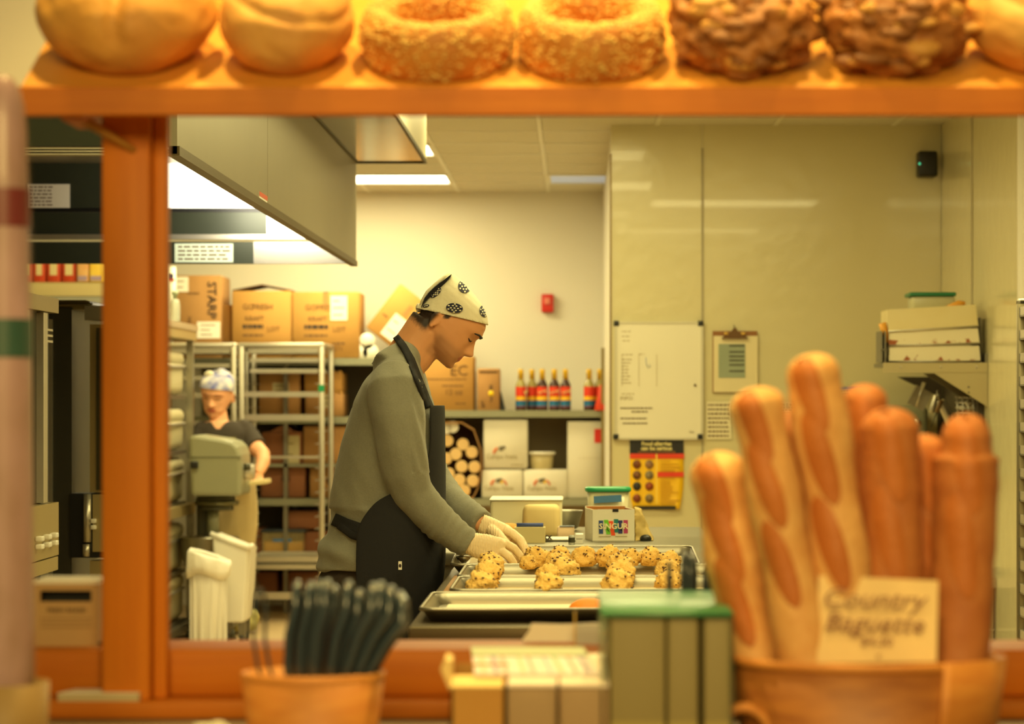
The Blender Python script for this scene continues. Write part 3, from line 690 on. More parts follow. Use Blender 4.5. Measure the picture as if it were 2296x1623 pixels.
# ================================================================ OVENS (fronts face the aisle, +X)
OX = -1.66
t = thing('convection_oven', 'steel double oven with a knobbed control panel, nearer of two', 'oven', None, (OX, 7.5, 0))
part(MB().box(-2.8, OX - .05, 6.9, 7.86, .28, 1.70), 'body', M_steel_d, t)
part(MB().box(-2.8, OX, 6.9, 7.99, PZ(703, 8), PZ(670, 8)), 'top_trim', mat('warm_steel', (178, 160, 112)), t)
part(MB().box(OX - .05, OX - .012, 6.95, 7.62, 1.08, 1.655), 'upper_door', M_steel, t)
part(MB().box(OX - .05, OX - .03, 7.63, 7.80, 1.06, 1.66), 'door_gap', M_black, t)
part(MB().box(OX - .05, OX - .008, 7.80, 7.86, 1.06, 1.655), 'door_stile', M_alu, t)
part(MB().box(OX - .6, OX - .03, 7.86, 7.98, .3, 1.66), 'side_recess', M_black, t)
for k in range(3): part(MB().box(OX - .03, OX - .012, 7.86, 7.96, 1.60 - k * .018, 1.607 - k * .018), 'vent_slat', M_alu, t)
cp = part(MB().box(OX - .05, OX, 7.40, 7.99, PZ(1243, 8), PZ(1125, 8)), 'control_panel', mat('warm_steel', (178, 160, 112)), t)
part(MB().box(OX - .05, OX - .001, 7.40, 7.985, PZ(1276, 8), PZ(1246, 8)), 'lower_panel', mat('warm_steel', (178, 160, 112)), t)
part(MB().box(-2.8, OX - .04, 6.9, 7.9, .28, PZ(1290, 8)), 'lower_door', M_steel, t)
for ky in (7.66, 7.77, 7.87):
    for kz in (PZ(1195, 8), PZ(1212, 8)):
        k_ = MB().rbox(OX, OX + .022, ky - .02, ky + .02, kz - .008, kz + .008, .004).build('knob', M_white, cp)
for (x, y) in ((-2.7, 7.0), (-1.8, 7.0), (-2.7, 7.8), (-1.8, 7.8)): part(MB().cyl((x, y, 0), (x, y, .29), .03), 'leg', M_steel_d, t)
OX2 = PX(192, 9.0)
t = thing('convection_oven', 'dark sided oven with rounded top rail, half hidden by the wooden post', 'oven', None, (OX2, 9.4, 0))
part(MB().box(-2.9, OX2 - .05, 9.0, 10.3, .1, PZ(690, 9)), 'body', mat('black_steel', (58, 56, 46), 0.45, 0.2, n=6, amt=0.3), t)
part(MB().rbox(-2.9, OX2 + .02, 9.0, 10.3, PZ(694, 9), PZ(672, 9), .025), 'top_rail', mat('dark_top_rail', (118, 108, 70), 0.35, 0.6, n=5, amt=0.2), t)
part(MB().box(OX2 - .13, OX2 - .118, 8.985, 9.0, .2, PZ(716, 9)), 'edge_bead', M_alu, t)
part(MB().box(OX2, OX2 + .2, 8.98, 9.1, PZ(718, 9), PZ(686, 9)), 'corner_block', M_steel, t)
part(MB().box(OX2 + .015, OX2 + .2, 9.0, 9.2, PZ(1104, 9), PZ(727, 9)), 'door_edge', mat('warm_steel', (178, 160, 112)), t)
part(MB().box(OX2 + .04, OX2 + .2, 8.99, 9.0, PZ(1098, 9), PZ(735, 9)), 'door_window', mat('smoked_glass', (70, 64, 44), 0.2, n=3, amt=0.3), t)
part(MB().box(OX2 - .055, OX2 + .2, 8.99, 9.1, PZ(1250, 9), PZ(1106, 9)), 'lower_block', M_black, t)
part(MB().cyl((OX2 + .012, 8.97, PZ(1214, 9)), (OX2 + .012, 8.97, PZ(1107, 9)), .014), 'grip_bar', M_alu, t)
part(MB().cyl((OX2 + .008, 8.97, PZ(1246, 9)), (OX2 + .008, 8.97, PZ(1219, 9)), .013), 'grip_bar', M_alu, t)
part(MB().box(OX2 + .03, OX2 + .2, 8.975, 9.0, PZ(1236, 9), PZ(1108, 9)), 'control_face', mat('warm_steel', (178, 160, 112)), t)
for y in (1167, 1181): part(MB().rbox(PX(213, 9) - .008, PX(213, 9) + .01, 8.955, 8.98, PZ(y + 5, 9), PZ(y - 5, 9), .004), 'knob', M_white, t)
part(MB().box(OX2 + .015, OX2 + .2, 9.0, 9.2, .1, PZ(1257, 9)), 'lower_door_edge', mat('warm_steel', (178, 160, 112)), t)

# ================================================================ RACK OF TUBS, right side faces the aisle
RX, RY0, RY1 = -2.28, 13.75, 14.85
t = thing('tub_rack', 'tall steel rack holding rounded grey tubs beside the wooden post', 'rack', None, (RX, RY0, 0))
for y in (RY0 + .02, RY1 - .04):
    for x in (RX - .04, RX - .55):
        part(MB().box(x, x + .04, y, y + .04, .06, 1.745), 'post', M_steel, t)
        part(MB().cyl((x + .02, y + .02, 0.0), (x + .02, y + .02, .06), .03), 'caster', M_black, t)
part(MB().box(RX - .58, RX + .012, RY0, RY1 + .02, 1.745, 1.80), 'top_frame', mat('warm_steel', (178, 160, 112)), t)
part(MB().box(RX - .58, RX + .02, RY0, RY1 + .03, 1.80, 1.835), 'top_tray', M_alu, t)
zb = PZ(1147, 14.3)
part(MB().box(RX - .58, RX + .008, RY0, RY1, zb - .03, zb + .03), 'mid_frame', mat('warm_steel', (178, 160, 112)), t)
part(MB().box(RX - .58, RX + .008, RY0, RY1, .05, .09), 'bottom_frame', M_steel_d, t)
for k in range(16):
    part(MB().ball((RX - .004, RY1 - .02, 1.1 + .02 * k - .35), .006), 'peg', M_alu, t)
M_tub = mat('grey_green_tub', (192, 182, 142), 0.5, n=5, amt=0.12, bump=0.04, bscale=20)
for k, (y0, y1) in enumerate(((790, 886), (921, 1012), (1034, 1130), (1184, 1286), (1300, 1400))):
    zt, z0 = PZ(y0, 14.3), PZ(y1, 14.3)
    c = thing('storage_tub', ['grey rounded tub in the top slot of the steel rack', 'grey rounded tub in the second slot of the steel rack', 'grey rounded tub just above the rack mid frame', 'grey rounded tub just below the rack mid frame', 'grey rounded tub in the lowest slot of the steel rack'][k], 'tub', 'tubs in the steel rack')
    MB().rbox(RX - .52, RX - .05, RY0 + .07, RY1 - .07, z0, zt - .03, .05, 4).build('body', M_tub, c)
    MB().rbox(RX - .53, RX - .045, RY0 + .06, RY1 - .06, zt - .075, zt + .012, .04, 4).build('lid', M_tub, c)
    MB().tube([(RX - .042, RY0 + .10, zt - .075), (RX - .036, RY0 + .5, zt - .08), (RX - .042, RY1 - .10, zt - .075)], .009, 8).build('rim', M_alu, c)
    part(MB().box(RX - .56, RX - .04, RY0 + .05, RY1 - .05, z0 - .02, z0), 'shelf_runner', M_steel_d, t)
# things on top of the rack
c = thing('spray_bottle', 'white squeeze bottle with a blue and red cap on the steel rack', 'bottle', None, V((PX(392, 14.2), 14.2, 1.836)))
MB().lathe([(.028, 0), (.03, .01), (.03, .10), (.024, .12), (.014, .13)], n=20).build('body', M_clear, c)
MB().lathe([(.012, .13), (.012, .15), (.02, .155), (.02, .17), (.01, .175)], n=16).build('neck', mat('teal_grey_cap', (150, 160, 130), 0.4), c)
c = thing('paper_roll', 'white paper roll standing upright by the wooden post', 'paper roll', None, V((PX(383, 14.35), 14.35, 1.836)))
MB().lathe([(.03, 0), (.03, .32)], n=20).build('roll', M_paper, c)
MB().box(-.012, .018, -.034, -.028, .25, .28).build('blue_mark', mat('navy_print', (40, 56, 100), 0.6, n=20, amt=0.1), c)
MB().box(-.012, .028, -.034, -.028, .238, .25).build('red_mark', mat('red_print', (200, 60, 50), 0.6, n=20, amt=0.1), c)

# ================================================================ PLANETARY MIXER
dM = 14.35
t = thing('planetary_mixer', 'grey floor-standing dough mixer beside the woman', 'mixer', None, P(490, 1400, dM))
def mx(x0, x1, y0, y1, dy0, dy1, nm, m, r=.02, seg=3):
    return part(MB().rbox(PX(x0, dM), PX(x1, dM), dM + dy0, dM + dy1, PZ(y1, dM), PZ(y0, dM), r, seg), nm, m, t)
M_mix = mat('mixer_grey', (144, 144, 116), 0.4, n=4, amt=0.1)
M_mixd = mat('mixer_dark', (78, 76, 56), 0.4, 0.3, n=5, amt=0.15)
# domed head drawn as a profile swept front to back
prof = [(425, 1018), (425, 978), (440, 975), (500, 984), (522, 990), (534, 1002), (540, 1020), (541, 1045), (541, 1112), (430, 1112)]
pts = [(PX(x, dM), PZ(y, dM)) for x, y in prof]
o = part(MB().prism(pts, 'y', dM - .02, dM + .42), 'head', M_mix, t, bevel=.02)
mx(428, 541, 1024, 1026, -.022, -.01, 'head_groove', M_mixd, .0005, 1)
part(MB().cyl(P(535, 1058, dM + .15), P(571, 1058, dM + .15), .045, 24), 'attachment_hub', M_alu, t)
part(MB().cyl(P(530, 1058, dM + .15), P(545, 1058, dM + .15), .056, 24), 'hub_collar', M_mixd, t)
part(MB().cyl(P(548, 1046, dM + .1), P(562, 1046, dM + .1), .02, 16), 'clamp_knob', M_mixd, t)
mx(429, 446, 1034, 1050, -.05, -.01, 'switch_box', M_black, .006)
for (y0, y1, x0, x1, m) in ((1112, 1122, 440, 528, M_mixd), (1122, 1132, 436, 536, mat('bowl_ring', (104, 100, 70), 0.35, 0.6)), (1132, 1144, 444, 524, M_mixd)):
    a_ = P((x0 + x1) / 2, y1, dM + .2); r_ = (x1 - x0) / 2 / F * dM
    part(MB().cyl(a_, a_ + V((0, 0, (y1 - y0) / F * dM)), r_, 28), 'planetary_ring', m, t)
part(MB().cyl(P(478, 1195, dM + .2), P(478, 1146, dM + .2), .035, 20), 'drive_shaft', M_mix, t)
mx(425, 455, 1112, 1390, .25, .42, 'column', M_mixd)
part(MB().lathe([(.07, 0), (.12, .02), (.16, .1), (.17, .22), (.175, .225)], c=tuple(P(470, 1290, dM + .2)), n=28), 'bowl', M_steel, t)
mx(420, 520, 1385, 1412, .0, .45, 'base', M_mixd)
for x in (426, 514): part(MB().cyl(P(x, 1412, dM + .1), V((PX(x, dM), dM + .1, 0)), .03), 'foot', M_mixd, t)
t = thing('clamp_arm', 'dark metal clamp arm sticking out from the tub rack', 'clamp')
dd = 13.9
MB().box(PX(428, dd), PX(495, dd), dd, dd + .04, PZ(1338, dd), PZ(1327, dd)).build('arm', M_mixd, t)
MB().rbox(PX(428, dd), PX(456, dd), dd - .01, dd + .06, PZ(1362, dd), PZ(1340, dd), .006).build('block', M_mixd, t)
MB().cyl(P(447, 1374, dd + .02), P(447, 1360, dd + .02), .008).build('pin', M_black, t)
MB().rbox(PX(486, dd), PX(500, dd), dd - .01, dd + .05, PZ(1345, dd), PZ(1325, dd), .006).build('jaw', M_black, t)
MB().tube([P(489, 1345, dd), P(490, 1354, dd), P(497, 1356, dd), P(503, 1351, dd)], .009, 8).build('hook', M_black, t)

# ================================================================ WHITE BINS
def slanted_bin(label, xs, dN, open_lid):
    t = thing('ingredient_bin', label, 'bin')
    return t
dB = 14.05
t = thing('ingredient_bin', 'large white ingredient bin with a sloping rim, below the woman\'s arm', 'bin')
x0, x1, x2 = PX(478, dB), PX(552, dB), PX(556, dB)
zT, zB = PZ(1192, dB), PZ(1396, dB)
MB().prism([(PX(486, dB), zB), (PX(545, dB), zB), (PX(556, dB), PZ(1230, dB)), (PX(476, dB), PZ(1198, dB))], 'y', dB, dB + .30).build('tub', M_white, t, bevel=.012)
MB().tube([P(472, 1196, dB - .008), P(556, 1229, dB - .008), P(556, 1229, dB + .30)], .014, 10).build('rim', M_white, t)
MB().tube([P(556, 1229, dB - .008), P(567, 1222, dB + .02)], .014, 10).build('corner_lip', M_white, t)
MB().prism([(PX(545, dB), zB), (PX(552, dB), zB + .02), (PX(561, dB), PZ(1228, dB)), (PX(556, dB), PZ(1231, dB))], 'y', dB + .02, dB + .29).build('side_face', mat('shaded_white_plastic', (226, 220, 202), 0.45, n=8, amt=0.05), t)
for (x, yy) in ((494, dB + .05), (540, dB + .05), (494, dB + .25), (540, dB + .25)):
    MB().cyl(V((PX(x, dB) - .012, yy, .035)), V((PX(x, dB) + .012, yy, .035)), .035, 18).build('caster', M_black, t)
    MB().box(PX(x, dB) - .02, PX(x, dB) + .02, yy - .02, yy + .02, .05, zB + .01).build('caster_fork', M_steel_d, t)
# lined waste bin in front of the mixer
dW = 13.75
t = thing('waste_bin', 'ribbed white bin with a folded liner over its rim', 'bin', None, P(464, 1440, dW))
cx_ = PX(462, dW)
zt = PZ(1262, dW)
MB().lathe([(.075, 0.0), (.085, .02), (.105, zt - .01), (.1, zt)], c=(cx_, dW + .12, 0.0), n=36).build('tub', M_white, t)
for o in t.children: rel(o, t)
for k in range(6):
    a = R(200 + k * 28)
    part(MB().box(cx_ + cos(a) * .1 - .009, cx_ + cos(a) * .1 + .009, dW + .12 + sin(a) * .095 - .006, dW + .12 + sin(a) * .095 + .006, .02, zt - .03), 'rib', M_white, t)
lin_ = MB(); rr = []
for j, (rad, z) in enumerate(((.09, zt + .02), (.108, zt + .035), (.118, zt + .02), (.122, zt - .03), (.120, zt - .075))):
    ring = []
    for k in range(40):
        a = 2 * pi * k / 40; q = rad * (1 + .05 * sin(5 * a + j) + .03 * sin(11 * a))
        dz = .02 * sin(3 * a + 1) * (j > 2) + (.035 * (cos(a - R(180)) + .2) if j <= 2 else .0)
        ring.append(V((cx_ + cos(a) * q, dW + .12 + sin(a) * q, z + dz)))
    rr.append(ring)
o = part(lin_.loft(rr, cap=False), 'liner', mat('white_cloth_liner', (240, 236, 222), 0.7, n=12, amt=0.08, bump=0.4, bscale=30), t)
so = o.modifiers.new('t', 'SOLIDIFY'); so.thickness = .004
# woman's side: bundle on the floor
t = thing('floor_bundle', 'pale rag bundle on the floor behind the ingredient bin', 'bundle', None, P(545, 1420, 14.9))
mb = MB(); mb.ball((0, 0, .055), .07, sx=1.2, sz=.8).ball((.05, .02, .09), .05, sz=1.1); me = remesh(mb, 'rags', .008, 3)
for v in me.vertices: v.co += V(noise.noise_vector(v.co * 18)) * .012
obj('rags', me, mat('olive_rag', (206, 196, 120), 0.8, n=20, amt=0.3), t)

# ================================================================ ALUMINIUM SHEET PAN RACKS
def pan_rack(x0, x1, d, ytop, label, rungs, green=False):
    t = thing('sheet_pan_rack', label, 'rack', 'aluminium sheet pan racks', (PX((x0 + x1) / 2, d), d, 0))
    X0, X1, zt = PX(x0, d), PX(x1, d), PZ(ytop, d)
    for x in (X0, X1 - .034):
        for y in (d, d + .58):
            part(MB().rbox(x, x + .034, y, y + .034, .12, zt - .004, .008, 2), 'post', M_alu, t)
            part(MB().cyl((x + .005, y + .017, .06), (x + .03, y + .017, .06), .06, 20), 'caster', M_black, t)
    for y in (d, d + .58): part(MB().rbox(X0, X1, y, y + .034, zt - .034, zt, .01, 2), 'top_rail', M_alu, t)
    for x in (X0, X1 - .034): part(MB().rbox(x, x + .034, d + .034, d + .58, zt - .034, zt, .01, 2), 'top_rail', M_alu, t)
    for (ya, yb_) in rungs:
        za, zb_ = PZ(yb_, d), PZ(ya, d)
        part(MB().box(X0 + .03, X1 - .03, d + .004, d + .03, za, zb_), 'front_bar', M_alu, t)
    for k in range(20):
        z = .2 + k * .0762
        for x in (X0 + .034, X1 - .034 - .025): part(MB().box(x, x + .025, d + .01, d + .6, z, z + .004), 'runner', M_alu, t)
    if green: part(MB().box(X1 - .037, X1 + .002, d - .003, d + .0, PZ(878, d), PZ(863, d)), 'green_tag', M_green_lid, t)
    return t
pan_rack(535, 727, 15.70, 768, 'aluminium pan rack with a green tag, in front of the brown boxes', ((878, 890), (929, 943), (1022, 1028), (1248, 1260), (1266, 1276), (1328, 1344)), True)
pan_rack(345, 530, 15.70, 768, 'aluminium pan rack behind the woman\'s head', ((880, 892), (944, 956), (1262, 1274)))
def flat_pan(x0, x1, y, d, lb, par=None):
    t = thing('sheet_pan', lb, 'sheet pan', 'sheet pans in the far racks')
    X0, X1, z = PX(x0, d), PX(x1, d), PZ(y, d)
    MB().box(X0, X1, d + .02, d + .55, z, z + .003).build('floor', M_alu, t)
    MB().box(X0, X1, d + .012, d + .02, z, z + .026).box(X0, X1, d + .55, d + .558, z, z + .026).box(X0, X0 + .006, d + .02, d + .55, z, z + .026).box(X1 - .006, X1, d + .02, d + .55, z, z + .026).build('wall', M_alu, t)
for (x0, x1, y, d, lb) in ((558, 712, 792, 15.70, 'bright sheet pan in the top slot of the tagged rack'), (560, 712, 812, 15.70, 'sheet pan in the second slot of the tagged rack'), (560, 712, 836, 15.70, 'sheet pan in the third slot of the tagged rack'),
                           (372, 514, 792, 15.70, 'bright sheet pan in the top slot of the rack behind the woman'), (372, 514, 824, 15.70, 'sheet pan in the second slot of the rack behind the woman'), (372, 514, 852, 15.70, 'sheet pan in the third slot of the rack behind the woman'),
                           (560, 712, 1257, 15.70, 'low sheet pan carrying a strip of light in the tagged rack')):
    flat_pan(x0, x1, y, d, lb)

# ================================================================ RIGHT WALL SHELF
YS = 11.43
t = thing('steel_shelf', 'steel shelf bracketed to the side wall, loaded with stacked pans', 'shelf', None, (XR, YS, PZ(813, YS)))
xl = PX(1980, YS)
part(MB().box(xl, XR - .002, YS, 11.78, PZ(822, YS), PZ(813, YS)), 'board', M_steel_d, t)
part(MB().box(xl, XR - .002, YS - .004, YS, PZ(835, YS), PZ(813, YS)), 'front_lip', mat('warm_steel2', (188, 176, 138), 0.4, 0.5, n=5, amt=0.1), t)
part(MB().box(XR - .012, XR - .002, YS - .003, 11.78, PZ(835, YS), PZ(792, YS)), 'back_lip', M_steel_d, t)
part(MB().prism([(PX(2092, YS), PZ(835, YS)), (XR - .002, PZ(835, YS)), (XR - .002, PZ(912, YS))], 'y', YS, YS + .006), 'bracket', mat('warm_steel2', (188, 176, 138)), t)
part(MB().prism([(PX(2092, YS), PZ(835, YS)), (XR - .002, PZ(835, YS)), (XR - .002, PZ(912, YS))], 'y', 11.76, 11.766), 'bracket', M_steel_d, t)
for x in (2020, 2110, 2190): part(MB().ball(P(x, 823, YS - .004), .006), 'rivet', M_alu, t)
for y in (868, 880): part(MB().ball(P(2172, y, YS - .001), .005), 'screw', M_steel_d, t)
# stack of long pans
def rusty(name, seed, base=(226, 216, 186)):
    m = mat(name, base, 0.45, 0.15, n=4, amt=0.06, bump=0.02)
    nt = m.node_tree; b = nt.nodes['Principled BSDF']
    tc = nt.nodes.new('ShaderNodeTexCoord'); nz = nt.nodes.new('ShaderNodeTexNoise'); nz.inputs['Scale'].default_value = 26; nz.inputs['Detail'].default_value = 6
    mp = nt.nodes.new('ShaderNodeMapping'); mp.inputs['Location'].default_value = (seed, 0, 0); nt.links.new(tc.outputs['Object'], mp.inputs[0]); nt.links.new(mp.outputs[0], nz.inputs[0])
    sp = nt.nodes.new('ShaderNodeSeparateXYZ'); nt.links.new(tc.outputs['Object'], sp.inputs[0])
    mr = nt.nodes.new('ShaderNodeMapRange'); mr.inputs[1].default_value = 0.0; mr.inputs[2].default_value = 0.05; mr.inputs[3].default_value = 0.14; mr.inputs[4].default_value = -0.1
    nt.links.new(sp.outputs[2], mr.inputs[0])
    ad = nt.nodes.new('ShaderNodeMath'); ad.operation = 'ADD'; nt.links.new(nz.outputs['Fac'], ad.inputs[0]); nt.links.new(mr.outputs[0], ad.inputs[1])
    rp = nt.nodes.new('ShaderNodeMapRange'); rp.inputs[1].default_value = 0.60; rp.inputs[2].default_value = 0.68; nt.links.new(ad.outputs[0], rp.inputs[0])
    mx_ = nt.nodes.new('ShaderNodeMix'); mx_.data_type = 'RGBA'; mx_.inputs[7].default_value = (*lin((150, 76, 24)), 1)
    old = b.inputs['Base Color'].links[0].from_socket
    nt.links.new(old, mx_.inputs[6]); nt.links.new(rp.outputs[0], mx_.inputs[0]); nt.links.new(mx_.outputs[2], b.inputs['Base Color'])
    return m
z0 = PZ(811, YS)
for k, (x0, x1, y0, y1, tilt, lb, m) in enumerate(((1993, 2199, 775, 811, 0, 'rust-spotted pale loaf pan at the bottom of the stack on the wall shelf', rusty('rusty_pan_a', 1.0)), (1993, 2197, 738, 773, -1.5, 'pale loaf pan with a big rust patch, middle of the stack', rusty('rusty_pan_b', 7.3)), (1992, 2194, 692, 742, -3.4, 'yellowed loaf pan tilted on top of the stack', mat('yellowed_pan', (222, 212, 172), 0.45, 0.1, n=4, amt=0.1, rgb2=(210, 190, 126))))):
    d_ = YS + .03
    wv = (x1 - x0) / F * d_; hv = (y1 - y0) / F * d_
    c = thing('loaf_pan', lb, 'pan', 'loaf pans on the wall shelf', P((x0 + x1) / 2, y1 - (4 if k == 2 else 0), d_))
    c.rotation_euler = (0, R(tilt), 0)
    MB().add([(-wv / 2, 0, 0), (wv / 2, 0, 0), (wv / 2, .28, 0), (-wv / 2, .28, 0), (-wv / 2 + .004, .012, hv), (wv / 2 - .006, .012, hv), (wv / 2 - .006, .27, hv), (-wv / 2 + .004, .27, hv)], [(0, 3, 2, 1), (4, 5, 6, 7), (0, 1, 5, 4), (1, 2, 6, 5), (2, 3, 7, 6), (3, 0, 4, 7)]).build('body', m, c)
    MB().tube([(-wv / 2, 0, 0.002), (wv / 2, 0, 0.002)], .004, 8).build('rolled_rim', M_alu, c)
c = thing('lidded_container', 'clear tub with a dark green lid on top of the pan stack', 'container')
d_ = YS + .16
MB().rbox(PX(2046, d_), PX(2142, d_), d_, d_ + .18, PZ(700, d_), PZ(664, d_), .012).build('tub', mat('cloudy_green_tub', (190, 186, 150), 0.3, n=8, amt=0.15), c)
MB().rbox(PX(2040, d_), PX(2144, d_), d_ - .008, d_ + .19, PZ(664, d_), PZ(655, d_), .006).build('lid', mat('dark_green_lid', (16, 116, 76), 0.35, n=10, amt=0.1), c)
c = thing('wooden_spatula', 'orange wooden handle poking up left of the pan stack', 'spatula')
MB().tube([P(1978, 724, YS + .06), P(1984, 745, YS + .06), P(1989, 768, YS + .06)], [.018, .016, .006], 10).build('handle', mat('orange_handle', (226, 160, 50), 0.5, n=10, amt=0.15), c)
MB().tube([P(1989, 768, YS + .06), P(1986, 788, YS + .05), P(1990, 812, YS + .04)], .006, 8).build('shaft', M_steel_d, c)
c = thing('wooden_spoon', 'orange wooden spoon lying across the top pan', 'spoon')
MB().tube([P(2125, 688, YS + .1), P(2150, 681, YS + .1), P(2164, 679, YS + .1)], [.008, .016, .008], 10).build('bowl', mat('orange_handle', (226, 160, 50)), c)
MB().tube([P(2090, 698, YS + .12), P(2125, 688, YS + .1)], .007, 8).build('handle', mat('orange_handle', (226, 160, 50)), c)
c = thing('file_rack', 'upright steel rack end beside the pan stack', 'rack')
for x in (1976, 1984): MB().box(PX(x, YS), PX(x + 3, YS), YS + .01, YS + .2, PZ(812, YS), PZ(742, YS)).build('bar', M_steel_d, c)
MB().box(PX(1975, YS), PX(1990, YS), YS + .01, YS + .02, PZ(786, YS), PZ(783, YS)).build('cross_bar', M_steel_d, c)
c = thing('black_divider', 'dark upright board between the pan stack and the side wall', 'board')
MB().prism([(PX(2198, YS), PZ(812, YS)), (PX(2208, YS), PZ(812, YS)), (PX(2205, YS), PZ(710, YS)), (PX(2199, YS), PZ(712, YS))], 'y', YS + .08, YS + .3).build('panel', mat('grey_board', (90, 84, 66), 0.5, n=8, amt=0.2), c)
# under the shelf: dark tool board with hanging utensils
c = thing('tool_board', 'dark board with hanging utensils below the wall shelf', 'tool board')
MB().box(XR - .03, XR - .002, YS + .1, 12.84, PZ(1120, 12), PZ(838, 12)).build('board', mat('dark_board_and_shade', (58, 48, 34), 0.5, n=6, amt=0.3), c)
MB().prism([(PX(2015, 12.6), PZ(845, 12.6)), (XR - .04, PZ(845, 12.6)), (XR - .04, PZ(1010, 12.6)), (PX(2110, 12.6), PZ(890, 12.6))], 'y', 12.6, 12.66).build('shade_panel', mat('dark_board_and_shade', (58, 48, 34)), c)  # dark sheet standing in for the shade below the shelf
dd = 12.2
for k, (a_, b_, r, m, nm, lb) in enumerate(((P(2072, 880, 12.3), P(2052, 905, 12.3), .03, M_alu, 'scraper', 'wide steel scraper hanging under the shelf'), (P(2100, 885, dd), P(2088, 925, dd), .014, M_alu, 'ladle', 'steel handled utensil hanging beside the scraper'), (P(2108, 897, 12.0), P(2134, 955, 12.0), .022, M_alu, 'rolling_pin', 'bright steel cylinder hanging at a slant'), (P(2100, 925, 11.9), P(2086, 960, 11.9), .009, M_black, 'knife', 'black knife hanging point down'))):
    u = thing('hanging_' + nm, lb, nm.replace('_', ' '))
    if nm == 'scraper':
        MB().obox(Matrix.Translation((a_ + b_) / 2) @ Matrix.Rotation(R(28), 4, 'Y'), .045, .008, .05).build('blade', M_steel, u)
        MB().tube([a_ + V((0, 0, .05)), a_ + V((-.04, 0, -.07))], .01, 8).build('edge', M_alu, u)
    elif nm == 'knife':
        MB().tube([a_, b_], [.012, .003], 8, flat=.3).build('blade', M_black, u); MB().tube([a_ + (a_ - b_) * .8, a_], .011, 8).build('handle', mat('brown_grip', (120, 90, 50), 0.5), u)
    else:
        MB().tube([a_, a_.lerp(b_, .1), a_.lerp(b_, .9), b_], [r * .8, r, r, r * .8], 14).build('body', m, u); MB().tube([a_ + (a_ - b_) * .25, a_], r * .35, 8).build('loop', M_steel_d, u)
c = thing('wire_basket', 'wire basket of small tools under the shelf bracket', 'basket')
mb = MB()
for x in range(2146, 2216, 12): mb.tube([P(x, 889, 11.6), P(x + 2, 950, 11.6)], .003, 6)
for y in (890, 902, 914, 926, 938, 950): mb.tube([P(2142, y, 11.6), P(2214, y + 4, 11.6)], .003, 6)
mb.build('wire_mesh', M_alu, c)
MB().rbox(PX(2150, 11.65), PX(2163, 11.65), 11.64, 11.66, PZ(918, 11.65), PZ(910, 11.65), .004).build('tool_tip', M_white, c)
MB().ball(P(2172, 905, 11.66), .018).ball(P(2180, 912, 11.66), .014).build('tool_cluster', M_alu, c)
c = thing('towel_dispenser', 'grey paper towel dispenser with a round lock, behind the baguettes', 'dispenser')
dd = 12.55
MB().rbox(PX(1955, dd), PX(2082, dd), dd, PART - .002, PZ(1075, dd), PZ(908, dd), .035, 4).build('cover', mat('dispenser_grey', (146, 148, 122), 0.35, n=4, amt=0.08), c)
MB().cyl(P(2056, 946, dd - .012), P(2056, 946, dd + .01), .018, 20).build('lock', M_alu, c)
# low steel table at the far right
c = thing('side_table', 'small steel table standing low against the side wall', 'table')
dd = 11.2
MB().box(PX(2130, dd), PX(2252, dd), dd, dd + .6, PZ(1303, dd), PZ(1296, dd)).build('top', M_steel, c)
MB().box(PX(2130, dd), PX(2250, dd), dd, dd + .02, PZ(1318, dd), PZ(1303, dd)).build('apron', M_steel, c)
for x in (2140, 2240): 
    for y in (dd + .01, dd + .55): MB().box(PX(x, dd) - .02, PX(x, dd) + .02, y, y + .04, 0, PZ(1303, dd)).build('leg', M_steel_d, c)
MB().box(PX(2140, dd), PX(2238, dd), dd + .02, dd + .05, PZ(1414, dd), PZ(1411, dd)).build('rail', M_alu, c)
MB().box(PX(2130, dd), PX(2234, dd), dd + .4, dd + .42, .05, PZ(1320, dd)).build('back_panel', M_black, c)
MB().rbox(PX(2200, dd), PX(2225, dd), dd + .2, dd + .3, PZ(1297, dd), PZ(1280, dd), .01).build('black_knob', M_black, c)
# speed rack at the right edge of the view
dR = 7.80
c = thing('speed_rack', 'tall aluminium rack with angled slide rails at the edge of the kitchen', 'rack', None, (PX(2290, 8.36), dR, 0))
Xr = PX(2280, 8.36)
for y in (dR, dR + .55):
    part(MB().rbox(Xr, Xr + .055, y, y + .03, .1, PZ(668, 8.36), .01, 2), 'post', mat('worn_aluminium', (150, 140, 110), 0.4, 0.7, n=8, amt=0.2), c)
    part(MB().rbox(Xr + .46, Xr + .515, y, y + .03, .1, PZ(668, 8.36), .01, 2), 'post', mat('worn_aluminium', (150, 140, 110)), c)
    part(MB().cyl((Xr + .02, y + .015, .05), (Xr + .04, y + .015, .05), .05, 18), 'caster', M_black, c)
    part(MB().cyl((Xr + .475, y + .015, .05), (Xr + .495, y + .015, .05), .05, 18), 'caster', M_black, c)
    part(MB().rbox(Xr, Xr + .515, y, y + .03, PZ(668, 8.36) - .03, PZ(668, 8.36), .01, 2), 'top_bar', M_alu, c)
for k in range(24):
    z = PZ(700 + 51.5 * k, 8.36)
    if z < .15: break
    part(MB().box(Xr + .006, Xr + .05, dR - .012, dR + .57, z - .016, z - .012).box(Xr + .006, Xr + .012, dR - .012, dR + .57, z - .014, z + .016).box(Xr + .006, Xr + .03, dR + .536, dR + .546, z - .016, z + .016), 'slide_rail', M_white if False else M_alu, c)
    part(MB().box(Xr + .46, Xr + .51, dR - .012, dR + .57, z - .016, z - .012), 'slide_rail', M_alu, c)
